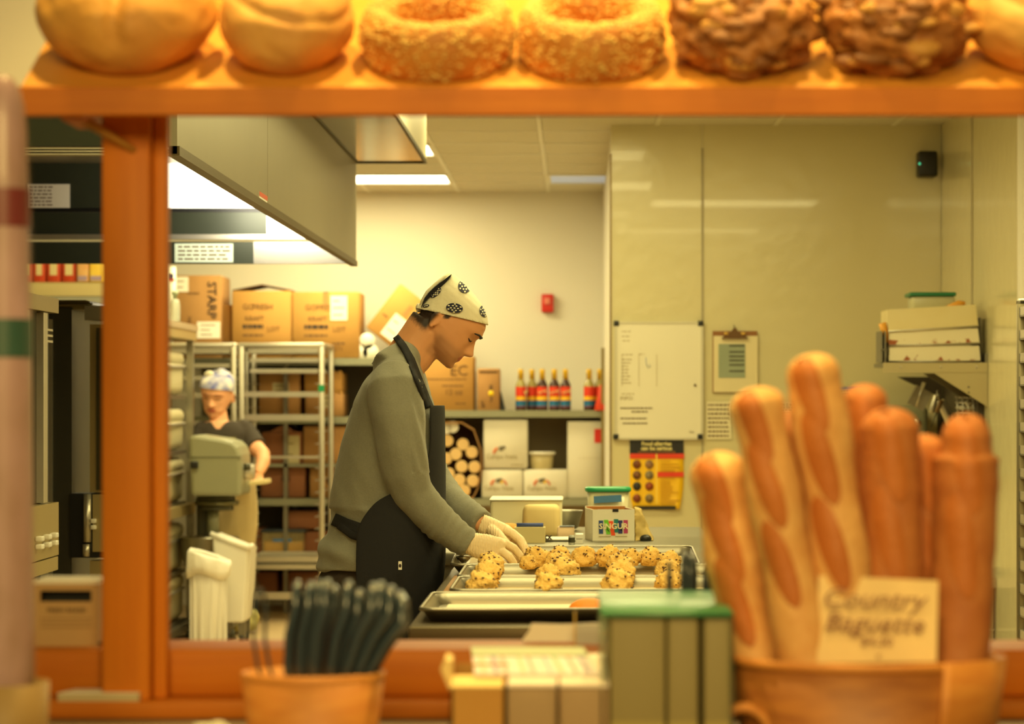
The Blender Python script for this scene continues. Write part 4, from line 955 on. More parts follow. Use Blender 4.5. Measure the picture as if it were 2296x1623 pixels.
# ================================================================ WORK TABLE AND TRAYS
TZ = 0.918
t = thing('work_table', 'long steel work table carrying the cookie trays', 'table', None, (.1, 6.3, 0))
part(MB().rbox(-.345, .80, 5.07, 7.62, TZ - .045, TZ, .006, 2), 'top', mat('dark_table_steel', (98, 86, 64), 0.42, 0.7, n=5, amt=0.2), t)
part(MB().box(-.335, .79, 5.08, 5.10, TZ - .16, TZ - .045), 'front_apron', mat('dark_table_steel', (98, 86, 64)), t)
part(MB().box(-.335, -.315, 5.08, 7.6, TZ - .16, TZ - .045), 'side_apron', M_steel_d, t)
for x in (-.31, .74):
    for y in (5.12, 7.54): part(MB().cyl((x, y, 0), (x, y, TZ - .045), .022), 'leg', M_steel, t)
part(MB().box(-.30, .74, 5.12, 7.54, .25, .27), 'under_shelf', M_steel_d, t)
t = thing('rear_table', 'second steel table behind the trays, cluttered with cartons and tubs', 'table', None, (.1, 8.4, 0))
part(MB().rbox(-.75, .46, 7.66, 9.25, TZ - .045, TZ - .004, .006, 2), 'top', M_steel_d, t)
part(MB().box(-.74, .45, 7.68, 7.70, TZ - .13, TZ - .045), 'apron', M_steel_d, t)
for x in (-.70, .42):
    for y in (7.72, 9.2): part(MB().cyl((x, y, 0), (x, y, TZ - .045), .022), 'leg', M_steel, t)
t = thing('wooden_board', 'thin brown board lying under the middle trays', 'board')
MB().rbox(-.322, .36, 5.63, 6.52, TZ + .0005, TZ + .004, .001, 1).build('plank', mat('brown_board', (176, 128, 78), 0.6, n=6, amt=0.2, stretch=(1, 8, 1)), t)
# sheet pans
M_parch = mat('parchment', (202, 176, 122), 0.6, n=8, amt=0.05)
def sheet_pan(x0, x1, y0, y1, z, label, tilt=0.0, parch=True, parch_m=None):
    t = thing('sheet_pan', label, 'sheet pan', 'sheet pans on the work table', (0, y0, z))
    t.rotation_euler = (tilt, 0, 0)
    yl = y1 - y0; e = .022; H = .026
    def rr(inset, zz, r=.03):
        out = []; X0, X1, Y0, Y1 = x0 + inset, x1 - inset, inset, yl - inset
        for (cx, cy, a0) in ((X1 - r, Y0 + r, -90), (X1 - r, Y1 - r, 0), (X0 + r, Y1 - r, 90), (X0 + r, Y0 + r, 180)):
            for k in range(7): a = R(a0 + 15 * k); out.append(V((cx + cos(a) * r, cy + sin(a) * r, zz)))
        return out
    MB().loft([rr(.006, H - .004), rr(e, .0), rr(e + .001, .003), rr(.008, H)], cap=False).build('wall', M_tray, t)
    MB().loft([rr(e, 0), rr(e, .003)], cap=True, smooth=False).build('floor', M_tray, t)
    ring = rr(.003, H); ring.append(ring[0])
    MB().tube(ring, .0045, 8).build('rolled_rim', M_tray, t)
    if parch:
        MB().box(x0 + .04, x1 - .035, .035, yl - .035, .0032, .0042).build('parchment', parch_m or M_parch, t)
    return t
sheet_pan(-.328, .332, 5.15, 5.607, TZ + .001, 'front sheet pan lined with white paper, nearest the counter', parch_m=mat('tray_paper', (226, 216, 186), 0.8, n=6, amt=0.04))
sheet_pan(-.29, .37, 5.625, 6.06, TZ + .005, 'second sheet pan from the front, with dough balls')
sheet_pan(-.293, .367, 6.075, 6.51, TZ + .005, 'third sheet pan from the front, with dough balls')
sheet_pan(-.335, .325, 6.56, 7.02, TZ + .002, 'rear sheet pan tilted up at the back, under the gloved hands', tilt=R(2.8))
# cookie dough balls
M_dough = mat('oat_cookie_dough', (222, 172, 82), 0.75, n=3, amt=0.28, bump=0.5, bscale=6, rgb2=(238, 200, 116))
M_choc = mat('chocolate_chip', (92, 58, 30), 0.4, n=30, amt=0.2)
def dough_mesh(seed):
    bm = bmesh.new(); bmesh.ops.create_icosphere(bm, subdivisions=4, radius=1)
    rnd = random.Random(seed); off = V((seed * 3.1, seed * 1.7, seed))
    for v in bm.verts:
        n = v.co.normalized(); r = 1 + .22 * noise.noise(n * 1.6 + off) + .13 * noise.noise(n * 4 + off) + .14 * noise.noise(n * 8 + off) + .07 * noise.noise(n * 17 + off)
        v.co = n * r; v.co.z = max(v.co.z * .92, -.72)
    me = bpy.data.meshes.new('dough'); bm.to_mesh(me); bm.free()
    me.polygons.foreach_set('use_smooth', [True] * len(me.polygons)); me.materials.append(M_dough)
    bv = bvh_of(me); cm = MB()
    for k in range(38):
        a = V((rnd.gauss(0, 1), rnd.gauss(0, 1), rnd.gauss(0.2, 1))).normalized()
        hit = bv.ray_cast(a * 3, -a)[0]
        if hit and hit.z > -.6:
            s_ = rnd.uniform(.06, .115); q = a.orthogonal().normalized()
            cm.ball(hit + a * .005, s_, sx=rnd.uniform(.7, 1.2), sy=rnd.uniform(.7, 1.2), sz=rnd.uniform(.5, .9), nu=7, nv=5)
    cme = cm.mesh('chips'); cme.materials.append(M_choc)
    return me, cme
DM = [dough_mesh(s) for s in (1, 2, 3, 4)]
balls = [ # px centre, radius px, row, label
 (1080, 1310, 33, 'dough ball at the near end of the column closest to the apron'), (1091, 1289, 33, 'dough ball second in the column closest to the apron'), (1102, 1270, 30, 'dough ball third in the column closest to the apron, by the glove'), (1096, 1259, 24, 'dough ball half hidden under the near glove'),
 (1229, 1312, 32, 'dough ball at the near end of the second column'), (1228, 1290, 27, 'dough ball second in the second column, small'), (1264, 1281, 36, 'broad dough ball just right of the second column'), (1248, 1262, 27, 'dough ball behind the broad one in the second column'),
 (1385, 1307, 35, 'dough ball at the near end of the third column'), (1392, 1287, 33, 'dough ball second in the third column'), (1390, 1268, 31, 'dough ball third in the third column'),
 (1499, 1305, 29, 'dough ball at the near end of the column by the blue handles'), (1497, 1280, 28, 'dough ball second in the column by the blue handles'), (1500, 1260, 26, 'dough ball at the far end of the column by the blue handles'),
 (1203, 1250, 28, 'dough ball being set down by the gloved fingers'), (1254, 1248, 26, 'dough ball second along the rear row'), (1309, 1250, 28, 'dough ball third along the rear row'), (1364, 1250, 28, 'dough ball fourth along the rear row'), (1412, 1251, 24, 'dough ball fifth along the rear row'), (1458, 1250, 26, 'dough ball sixth along the rear row'),
 (1184, 1262, 20, 'lump of dough beneath the fingertips')]
for k, (x, y, r, lb) in enumerate(balls):
    h_ = .411 if y > 1275 else (.405 if y > 1255 else .398)
    d_ = h_ * F / (y - VY)
    t = thing('cookie_dough_ball', lb, 'dough ball', 'cookie dough balls on the trays', V((PX(x, d_), d_, EYE - h_)))
    me, cme = DM[k % 4]
    rad = r / F * d_ * .98
    for (nm, mm) in (('dough', me), ('chocolate_chips', cme)):
        o = bpy.data.objects.new(nm, mm); C.objects.link(o); o.parent = t; o.scale = (rad, rad, rad)
        if nm == 'chocolate_chips': o['kind'] = 'stuff'
    t.rotation_euler = (0, 0, k * 1.7)
t = thing('orange_wedge', 'orange soft lump lying at the edge of the front tray', 'lump', None, P(1322, 1370, 5.3))
me = remesh(MB().ball((0, .03, .0), .042, sx=1.1, sy=.9, sz=.62), 'lump', .004, 4)
obj('lump', me, mat('orange_lump', (226, 128, 30), 0.6, n=30, amt=0.2), t)

# ================================================================ CLUTTER ON THE REAR TABLE
RZ = TZ - .004
def at_table(yb): return (EYE - RZ) * F / (yb - VY)
d_ = at_table(1214)
t = thing('cookie_carton', 'small white open carton with a colourful letter logo', 'carton', None, V((PX(1376, d_), d_, RZ)))
t.rotation_euler = (0, 0, R(9))
bw, bd, bh = .070, .16, .106
MB().box(-bw, bw, 0, .003, 0, bh).box(-bw, -bw + .003, .003, bd, 0, bh).box(bw - .003, bw, .003, bd, 0, bh).box(-bw, bw, bd, bd + .003, 0, bh + .006).box(-bw, bw, 0, bd, 0, .003).build('box', M_whitebox, t)
MB().box(-bw + .004, bw - .004, bd - .003, bd, .01, bh + .004).box(-bw + .0035, -bw + .005, .004, bd, .01, bh).box(bw - .005, bw - .0035, .004, bd, .01, bh).build('inner_lining', mat('kraft_lining', (182, 116, 48), 0.8, n=14, amt=0.15), t)
MB().box(-bw * .55, bw * .1, .03, .10, bh * .55, bh * .97).build('dark_contents', M_black, t)
MB().box(-.004, .016, -.001, .004, bh - .008, bh + .002).build('thumb_notch', M_black, t)
lc = [((40, 70, 130), (-.043, .0)), ((110, 190, 40), (-.026, .002)), ((230, 80, 30), (-.010, -.002)), ((20, 120, 120), (.008, .004)), ((50, 50, 110), (.022, .0)), ((180, 60, 110), (.040, .001))]
for k, (c_, (x, z)) in enumerate(lc):
    m_ = mat('logo_%d' % k, c_, 0.6, n=20, amt=0.05)
    MB().prism([(x - .0075, .070 + z), (x + .0075, .070 + z), (x + .0075 + (.008 if k in (1, 2) else 0), .026 + z - (.004 if k in (1, 2) else 0)), (x - .0065 + (.008 if k in (1, 2) else 0), .026 + z - (.004 if k in (1, 2) else 0))], 'y', -.0012, 0).build('logo_block', m_, t)
text('logo_lettering', 'SINGUR', .026, facing(V((-.001, -.0022, .050))), mat('logo_cream', (244, 232, 190), 0.6), t, sx=1.05, bold=.0004)
MB().prism([(-.032, .052), (-.026, .052), (-.012, .03), (-.02, .034)], 'y', -.0012, 0).prism([(.016, .05), (.026, .046), (.03, .032), (.022, .036)], 'y', -.0012, 0).build('logo_shadow', M_black, t)
lines_m = mat('faint_olive_ink', (160, 144, 96), 0.7, n=30, amt=0.2)
MB().box(-.05, -.01, -.0012, 0, .016, .018).box(.005, .045, -.0012, 0, .016, .018).build('small_print', lines_m, t)
# green lidded container
d_ = 8.62
t = thing('lidded_container', 'clear tub with a bright green lid and blue tape, behind the white carton', 'container', None, V((PX(1364, d_), d_, RZ)))
hz = PZ(1101, d_) - RZ
MB().loft([ell(V((0, .09, z)), V((1, 0, 0)), V((0, 1, 0)), r, r * .85, 36, 4) for z, r in ((0, .062), (.01, .066), (hz, .073))]).build('tub', mat('clear_tub', (222, 214, 176), 0.25, n=6, amt=0.08, alpha=0.85), t)
MB().loft([ell(V((0, .09, hz + z)), V((1, 0, 0)), V((0, 1, 0)), r, r * .85, 36, 4) for z, r in ((-.004, .078), (0, .081), (.008, .081), (.012, .076))]).build('lid', M_green_lid, t)
MB().obox(Matrix.Translation((-.002, .022, hz - .028)) @ Matrix.Rotation(R(-3), 4, 'Y'), .048, .002, .012).build('tape', M_blue, t)
# translucent bin
d_ = at_table(1202)
t = thing('flour_bin', 'translucent white storage bin behind the gloved hands', 'bin')
MB().box(PX(1099, d_), PX(1260, d_), d_, d_ + .26, RZ, PZ(1119, d_)).build('bin', mat('translucent_bin', (234, 224, 186), 0.4, n=4, amt=0.06), t, bevel=.01)
MB().rbox(PX(1097, d_), PX(1262, d_), d_ - .006, d_ + .266, PZ(1123, d_), PZ(1118, d_), .004, 2).build('rim', M_white, t)
d2 = d_ - .11
t = thing('flour_bag', 'cream paper flour bag leaning on the translucent bin', 'bag', None, P(1213, 1192, d2))
me = MB().rbox(-.064, .066, 0, .07, -.03, .082, .02, 3).mesh('bag')
for v in me.vertices: v.co += V(noise.noise_vector(v.co * 22)) * .006
obj('bag', me, mat('cream_bag', (222, 198, 138), 0.7, n=8, amt=0.1), t)
t.location.z = RZ + .03
t = thing('bread_loaf', 'golden loaf lying left of the flour bag', 'loaf', None, V((PX(1136, d2 - .1), d2 - .1, RZ)))
me = remesh(MB().ball((0, .05, .026), .03, sx=1.9, sy=1.3, sz=.95), 'loaf', .005, 3)
obj('loaf', me, mat('golden_loaf', (206, 150, 52), 0.7, n=12, amt=0.25), t)
d3 = at_table(1194)
t = thing('blue_roll', 'short blue rolled cloth in front of the flour bag', 'roll', None, V((PX(1192, 8.5), 8.2, RZ)))
MB().cyl((-.044, 0, .058), (.044, 0, .058), .0065, 16).build('roll', mat('blue_cloth', (64, 82, 150), 0.7, n=40, amt=0.2), t)
MB().box(-.05, .05, -.02, .03, 0, .051).build('support_block', mat('cream_block', (226, 208, 150), 0.7, n=8, amt=0.08), t)
d4 = at_table(1214) - .02
t = thing('chip_bag', 'white packet with black block lettering lying before the blue roll', 'packet', None, V((PX(1225, d4), d4, RZ)))
prof = []
me = MB().rbox(-.10, .10, 0, .09, 0.0, .03, .012, 3).mesh('packet')
for v in me.vertices:
    v.co.z *= 1 - .75 * (v.co.x / .1) ** 2 if v.co.z > .01 else 1
    v.co += V(noise.noise_vector(v.co * 20)) * .003
obj('packet', me, M_paper, t)
text('lettering', 'MAXX', .019, facing(V((-.012, -.004, .014))), M_ink, t, bold=.0009, sx=1.1, depth=.004)
text('lettering', 'wow', .010, facing(V((-.07, -.004, .008))), M_ink, t, bold=.0006, depth=.004)
d5 = 8.9
t = thing('steel_bowl', 'shiny steel bowl rim showing left of the white carton', 'bowl', None, V((PX(1258, d5), d5 + .1, RZ)))
MB().lathe([(.04, 0), (.06, .01), (.078, .07), (.08, .072), (.076, .07), (.058, .014)], n=36).build('bowl', M_steel, t)
t = thing('pink_packet', 'small pinkish packet beside the white carton', 'packet', None, V((PX(1268, 8.35), 8.35, RZ)))
MB().rbox(-.028, .03, 0, .05, 0, .045, .008).build('packet', mat('pinkish_paper', (226, 196, 160), 0.6, n=14, amt=0.15), t)
MB().box(-.02, .03, -.001, .02, .0455, .048).build('blue_edge', mat('pale_blue_paper', (140, 150, 170), 0.6, n=10, amt=0.1), t)
t = thing('small_jar', 'tiny dark-labelled jar at the left corner of the white carton', 'jar', None, V((PX(1282, 8.1), 8.1, RZ)))
MB().lathe([(.010, 0), (.011, .003), (.011, .026), (.008, .03)], n=18).build('jar', M_clear, t)
MB().lathe([(.0112, .006), (.0112, .022)], n=18, cap=False).build('label', M_mixd, t)
t = thing('napkin_stack', 'stack of cream napkins beside the white carton', 'napkins', None, V((PX(1299, 8.14), 8.14, RZ)))
MB().box(-.012, .012, 0, .08, 0, .014).build('lower_stack', M_paper, t); MB().box(-.012, .012, 0, .08, .016, .03).build('upper_stack', M_paper, t)
t = thing('paper_bag', 'crumpled olive paper bag leaning against the white carton', 'bag', None, V((PX(1424, 8.3), 8.3, RZ)))
me = remesh(MB().add([(0, 0, 0), (.062, 0, 0), (.066, .12, 0), (0, .12, 0), (0.0, .03, .108), (.016, .03, .105), (.02, .09, .105), (0, .09, .108)], [(0, 3, 2, 1), (4, 5, 6, 7), (0, 1, 5, 4), (1, 2, 6, 5), (2, 3, 7, 6), (3, 0, 4, 7)]), 'bag', .004, 2)
for v in me.vertices: v.co += V(noise.noise_vector(v.co * 35)) * .005
obj('bag', me, mat('olive_paper', (190, 164, 96), 0.7, n=14, amt=0.3), t)
MB().ball((.035, -.004, .008), .014, sx=1.4).build('dark_patch', M_black, t)
t = thing('metal_scoop', 'small steel scoop at the rear tray corner below the glove', 'scoop', None, P(1040, 1262, 6.75))
MB().loft([ell(V((0, 0, .0)), V((1, 0, 0)), V((0, 1, 0)), .006, .006, 20), ell(V((0.0, 0, .012)), V((1, 0, 0)), V((0, 1, 0)), .018, .016, 20), ell(V((0, 0, .02)), V((1, 0, 0)), V((0, 1, 0)), .021, .019, 20)]).build('bowl', M_steel, t)
MB().tube([(.015, 0, .018), (.06, .03, .022)], .004, 8).build('handle', M_steel, t)
# ================================================================ PEOPLE
M_skin = mat('skin', (222, 160, 114), 0.55, n=30, amt=0.08, sss=0.12)
M_lip = mat('lips', (184, 108, 84), 0.5, n=30, amt=0.08)
M_hair = mat('dark_brown_hair', (40, 26, 18), 0.6, n=90, amt=0.4, bump=0.3, bscale=200)
M_glove = mat('cream_latex_glove', (236, 212, 172), 0.5, n=30, amt=0.06, bump=0.25, bscale=70, stretch=(3, 1, 1))
M_shirt = mat('heather_grey_shirt', (136, 134, 118), 0.9, n=160, amt=0.22, bump=0.15, bscale=260, sheen=0.2)
M_apron = mat('navy_black_apron', (19, 18, 22), 0.85, n=60, amt=0.25, bump=0.1, bscale=240)
M_trous = mat('dark_brown_trousers', (54, 44, 36), 0.9, n=60, amt=0.2)
M_band = mat('cream_bandana', (232, 224, 196), 0.8, n=20, amt=0.05, bump=0.15, bscale=60)
M_navy = mat('navy_print_cloth', (34, 36, 64), 0.8, n=60, amt=0.2)

def interp(tab, u):
    for i in range(len(tab) - 1):
        a, b = tab[i], tab[i + 1]
        if a[0] <= u <= b[0]:
            f = (u - a[0]) / (b[0] - a[0]); f = f * f * (3 - 2 * f) * .5 + f * .5
            return [a[k] + (b[k] - a[k]) * f for k in range(1, len(a))]
    return list(tab[0][1:]) if u < tab[0][0] else list(tab[-1][1:])
# head profile in pixels of the worker's scale: up, front, back, half width
HEAD = [(-65, 82, 46, 12), (-60, 88, 34, 22), (-52, 89, 18, 31), (-45, 88, 8, 38), (-34, 90, -2, 44), (-28, 90, -24, 46), (-18, 88, -42, 50), (0, 86, -52, 55),
        (18, 87, -50, 58), (37, 92, -56, 60), (55, 89, -58, 61), (70, 79, -57, 58), (84, 60, -49, 49), (93, 38, -36, 36), (98, 12, -16, 16)]
def head_front(l, u):
    """how far the face stands forward at lateral l and height u (worker pixels)"""
    f, b, w_ = interp(HEAD, u); c = (f + b) / 2; a = (f - b) / 2
    q = max(0.0, 1 - (abs(l) / w_) ** 2.3) ** (1 / 2.3)
    x = c + a * q
    al = abs(l)
    # nose
    if -22 < u < 24:
        k = (24 - u) / 30 if u > -6 else max(0.0, 1 - ((-6 - u) / 14) ** 2)
        k = max(0, min(1, k)); wd = 6.5 + 5.5 * max(0, min(1, (14 - u) / 22))
        x += (22 * k ** .9) * math.exp(-(l / wd) ** 2)
        x += 4.5 * math.exp(-((al - 11) / 5) ** 2 - ((u + 9) / 7) ** 2)
    x += 3.2 * math.exp(-((u - 38) / 7) ** 2 - ((al - 20) / 20) ** 2)           # brow
    x -= 8.0 * math.exp(-((u - 22) / 9) ** 2 - ((al - 26) / 11) ** 2)           # eye socket
    x += 4.2 * math.exp(-((u - 20) / 6) ** 2 - ((al - 27) / 9) ** 2)            # lid
    x += 3.0 * math.exp(-((u - 2) / 12) ** 2 - ((al - 36) / 12) ** 2)           # cheek bone
    x += 3.4 * math.exp(-((u + 27) / 3.6) ** 2 - (l / 15) ** 2) + 3.2 * math.exp(-((u + 36) / 4) ** 2 - (l / 13) ** 2)   # lips
    x -= 3.0 * math.exp(-((u + 31.5) / 1.8) ** 2 - (l / 17) ** 2)
    x -= 2.2 * math.exp(-((u + 45) / 4) ** 2 - (l / 16) ** 2)
    x += 2.5 * math.exp(-((u + 57) / 6) ** 2 - (l / 14) ** 2)
    return x
def head_mesh(mb, T, nu=72, nt=110):
    rings = []
    for i in range(nu + 1):
        u = -65 + 163 * i / nu
        f, b, w_ = interp(HEAD, u); c = (f + b) / 2; a = (f - b) / 2; ring = []
        for k in range(nt):
            th = 2 * pi * k / nt; ct, st = cos(th), sin(th); e = 2 / 2.3
            l = w_ * math.copysign(abs(st) ** e, st); x = c + a * math.copysign(abs(ct) ** e, ct)
            if ct > 0.05: x = x + (head_front(l, u) - (c + a * max(0, 1 - (abs(l) / w_) ** 2.3) ** (1 / 2.3))) * min(1, ct * 3)
            ring.append(T(x, l, u))
        rings.append(ring)
    mb.loft(rings)
    for s_ in (-1, 1):   # ears
        pts = []
        for (x, u, r) in ((-6, 14, 5), (-14, 10, 5.5), (-16, -2, 5), (-10, -14, 5), (-2, -20, 5)): pts.append((T(x, s_ * 60, u), r))
        mb.tube([p for p, r in pts], [r * KPX for p, r in pts], 8)
        mb.loft([ell(T(-5, s_ * (54 + j), -2), (T(1, 0, 0) - T(0, 0, 0)).normalized(), (T(0, 0, 1) - T(0, 0, 0)).normalized(), ra * KPX, rb * KPX, 16) for j, ra, rb in ((0, 9, 15), (5, 9, 15))])

def body_lofts(mb, rings, lat, n=30, e=2.3):
    """rings: centre point, half depth along fwd, half width along lat"""
    mb.loft([ell(c, f, lat, a, b, n, e) for c, f, a, b in rings])

# ---------------------------------------------------------------- the worker at the trays
DW = 6.85
KPX = DW / F
def W(x, y, dy=0.0): 
    """pixel of the worker, placed at distance DW + dy"""
    return P(x, y, DW + dy)
X_, Y_, Z_ = V((1, 0, 0)), V((0, 1, 0)), V((0, 0, 1))
worker = thing('person', 'person in a grey shirt, dark apron and patterned bandana setting out cookie dough', 'person', None, (PX(850, DW), DW, 0))
pitch = R(42)
HO = W(985, 722)
hu = V((sin(pitch), 0, cos(pitch))); hf = V((cos(pitch), 0, -sin(pitch)))
def TH(x, l, u): return HO + hf * (x * KPX) + hu * (u * KPX) + Y_ * (l * KPX)

SHIRT = [(1275, 716, 985, .195), (1232, 714, 985, .19), (1190, 738, 986, .178), (1150, 742, 986, .176), (1100, 746, 988, .178), (1050, 755, 988, .182), (1000, 765, 985, .187), (950, 779, 980, .192), (900, 797, 968, .20), (862, 815, 956, .205), (835, 836, 948, .19), (808, 860, 940, .145), (788, 884, 938, .095)]
def torso(mb, shrink=0.0, tab=SHIRT):
    body_lofts(mb, [(W((a + b) / 2, y), X_, (b - a) / 2 * KPX - shrink, wd - shrink) for y, a, b, wd in tab], Y_, 40, 2.3)
def arm(mb, pts, shrink=0.0, n=18):
    mb.tube([W(x, y, dy) for x, y, dy, r in pts], [max(.01, r * KPX - shrink) for x, y, dy, r in pts], n)
ARM_N = [(880, 835, -.15, 40), (884, 870, -.185, 60), (892, 930, -.20, 57), (900, 1000, -.20, 52), (910, 1060, -.19, 47), (925, 1105, -.17, 46), (955, 1142, -.15, 43), (990, 1175, -.12, 38), (1028, 1203, -.10, 33), (1054, 1219, -.085, 27)]
ARM_F = [(900, 835, .15, 40), (908, 880, .19, 55), (925, 960, .22, 52), (950, 1050, .22, 46), (985, 1100, .18, 42), (1020, 1132, .12, 37), (1055, 1158, .08, 33), (1082, 1176, .06, 27)]
# body: one continuous mesh (head, neck, trunk, arms, hands, legs)
def hand(mb, wrist, palm, fingers, shrink=0.0):
    for chain in [palm] + fingers:
        mb.tube([W(x, y, dy) for x, y, dy, r in chain], [max(.004, r * KPX - shrink) for x, y, dy, r in chain], 12)
def palm_loft(mb, rings, shrink=0.0):
    """rings: px centre, dy, across px vector, half width px, half thickness px"""
    out = []
    for (x, y, dy, ax, ay, w_, th) in rings:
        a = V((ax, 0, -ay)).normalized()
        out.append(ell(W(x, y, dy), a, Y_, w_ * KPX - shrink, th * KPX - shrink, 20, 2.4))
    mb.loft(out)
PALM_N = [(1050, 1216, -.087, -16, 45, 24, 19), (1062, 1220, -.085, -16, 45, 25, 19), (1085, 1226, -.08, -20, 45, 29, 17), (1108, 1234, -.075, -26, 44, 31, 15), (1118, 1238, -.072, -30, 43, 27, 12), (1124, 1240, -.068, -30, 43, 21, 8)]
FING_N = [[(1116, 1213, -.066, 9.5), (1134, 1219, -.060, 9.5), (1152, 1229, -.052, 9.2), (1165, 1244, -.042, 8.4), (1172, 1258, -.030, 7)],
          [(1108, 1229, -.078, 9.5), (1126, 1236, -.078, 9.5), (1141, 1248, -.076, 9.2), (1151, 1261, -.066, 8.4), (1156, 1273, -.054, 7)],
          [(1098, 1245, -.088, 9), (1114, 1253, -.092, 9), (1126, 1263, -.092, 8.6), (1135, 1271, -.084, 7.8), (1140, 1278, -.074, 6.6)],
          [(1086, 1255, -.094, 8), (1098, 1264, -.102, 8), (1108, 1272, -.102, 7.6), (1116, 1278, -.096, 7), (1121, 1283, -.088, 6)],
          [(1080, 1218, -.06, 12), (1105, 1222, -.03, 11), (1130, 1234, -.018, 10), (1152, 1249, -.012, 9), (1166, 1260, -.014, 8)]]
PALM_F = [(1078, 1172, .058, -16, 40, 20, 17), (1090, 1178, .058, -16, 40, 21, 17), (1112, 1190, .054, -16, 40, 23, 16), (1134, 1200, .05, -14, 40, 23, 14), (1146, 1206, .048, -14, 40, 19, 10)]
FING_F = [[(1132, 1188, .04, 10.5), (1150, 1197, .03, 10.5), (1167, 1211, .02, 10), (1176, 1227, .01, 9), (1182, 1243, .004, 7.5)],
          [(1132, 1196, .055, 10.5), (1151, 1206, .055, 10.5), (1168, 1222, .048, 10), (1176, 1238, .04, 9), (1181, 1252, .034, 7.5)],
          [(1130, 1204, .07, 10), (1147, 1214, .075, 10), (1162, 1230, .07, 9.5), (1170, 1244, .062, 8.5), (1175, 1256, .056, 7)],
          [(1124, 1210, .08, 9), (1139, 1221, .09, 9), (1152, 1236, .088, 8.5), (1159, 1248, .08, 7.5), (1163, 1258, .074, 6.5)],
          [(1100, 1186, .04, 12), (1116, 1198, .012, 11.5), (1130, 1214, -.004, 10.5), (1146, 1230, -.006, 9), (1160, 1246, -.002, 8)]]
# the hands reach forward to the front of the rear tray
def nearer(ch, s_): return [(c[0], c[1], c[2] - s_) + tuple(c[3:]) for c in ch]
PALM_N, PALM_F = nearer(PALM_N, .06), nearer(PALM_F, .05)
FING_N, FING_F = [nearer(c, .06) for c in FING_N], [nearer(c, .05) for c in FING_F]
ARM_N = ARM_N[:-4] + [(x, y, dy - s_, r) for (x, y, dy, r), s_ in zip(ARM_N[-4:], (.01, .03, .045, .06))]
ARM_F = ARM_F[:-3] + [(x, y, dy - s_, r) for (x, y, dy, r), s_ in zip(ARM_F[-3:], (.02, .04, .05))]
bm_ = MB()
head_mesh(bm_, TH)
bm_.tube([W(902, 822), W(918, 795), W(938, 765), W(958, 738), W(968, 722)], [.062, .060, .058, .060, .058], 20)     # neck
bm_.tube([W(905, 822), W(930, 800), W(955, 772)], [.05, .05, .046], 16)                                   # throat
torso(bm_, .035)
arm(bm_, ARM_N, .010); arm(bm_, ARM_F, .010)
palm_loft(bm_, PALM_N, .002); palm_loft(bm_, PALM_F, .002); hand(bm_, None, FING_N[0], FING_N[1:], .0018); hand(bm_, None, FING_F[0], FING_F[1:], .0018)
for s_ in (-1, 1):
    cy = s_ * .095
    body_lofts(bm_, [(W(850, 1235, cy), X_, .085, .07), (W(850, 1300, cy), X_, .085, .075), (W(845, 1480, cy), X_, .08, .075), (V((PX(842, DW), DW + cy, .50)), X_, .06, .058), (V((PX(835, DW), DW + cy, .36)), X_, .058, .055), (V((PX(832, DW), DW + cy, .10)), X_, .042, .04), (V((PX(832, DW), DW + cy, .04)), X_, .045, .04)], Y_, 20)
    bm_.ball((PX(860, DW), DW + cy, .045), .05, sx=2.3, sy=.85, sz=.8)
me = remesh(bm_, 'body', .0042, 2, .35)
def skin_masks(me, fn):
    """per-vertex amounts of hair and lip colour, blended in the skin material"""
    ha = me.attributes.new('hair_amount', 'FLOAT', 'POINT'); la = me.attributes.new('lip_amount', 'FLOAT', 'POINT')
    for k, v in enumerate(me.vertices):
        ha.data[k].value, la.data[k].value = fn(v.co)
def sst(a, b, x):
    t_ = max(0.0, min(1.0, (x - a) / (b - a))); return t_ * t_ * (3 - 2 * t_)
def skin_material(name, rgb, hair, lip):
    m = mat(name, rgb, 0.55, n=30, amt=0.08, sss=0.12); nt = m.node_tree; b = nt.nodes['Principled BSDF']
    src = b.inputs['Base Color'].links[0].from_socket
    for at_, col_ in (('lip_amount', lip), ('hair_amount', hair)):
        a_ = nt.nodes.new('ShaderNodeAttribute'); a_.attribute_name = at_
        x_ = nt.nodes.new('ShaderNodeMix'); x_.data_type = 'RGBA'; x_.inputs[7].default_value = (*lin(col_), 1)
        nt.links.new(a_.outputs['Fac'], x_.inputs[0]); nt.links.new(src, x_.inputs[6]); src = x_.outputs[2]
    nt.links.new(src, b.inputs['Base Color'])
    return m
def worker_mask(co):
    q = co - HO; x, u, l = q.dot(hf) / KPX, q.dot(hu) / KPX, q.dot(Y_) / KPX
    edge = u - 14 - .55 * (x + 12.7)                       # height above the bandana edge
    hair = sst(-2, 3, edge) if u > -30 else 0
    if x < -4 and u > -60: hair = max(hair, sst(-4, -14, x) * sst(-44, -26, u + noise.noise(co * 160) * 4))
    if abs(l) > 44: hair = max(hair, sst(-12, -8, edge) * sst(0, 4, x) * sst(17, 12, x))        # sideburn
    stub = .34 * sst(-8, -26, u) * sst(12, 30, x) * sst(-74, -62, u) * (1 - .8 * sst(17, 6, abs(l)) * (u > -40)) if x > 0 else 0
    stub *= sst(98, 80, x) if abs(l) < 20 else 1
    lipv = sst(68, 74, x) * sst(4, 0, abs(l) - (19 - abs(u + 31.5) * 1.1)) * sst(9, 6.5, abs(u + 31.5))
    return max(hair, stub), lipv
skin_masks(me, worker_mask)
me.materials.append(skin_material('skin_and_hair', (224, 160, 112), (44, 28, 20), (190, 108, 84)))
body = obj('body', me, None, worker); rel(body, worker)
body['label'] = 'skin of face, neck and hands'
bvB = bvh_of(me)
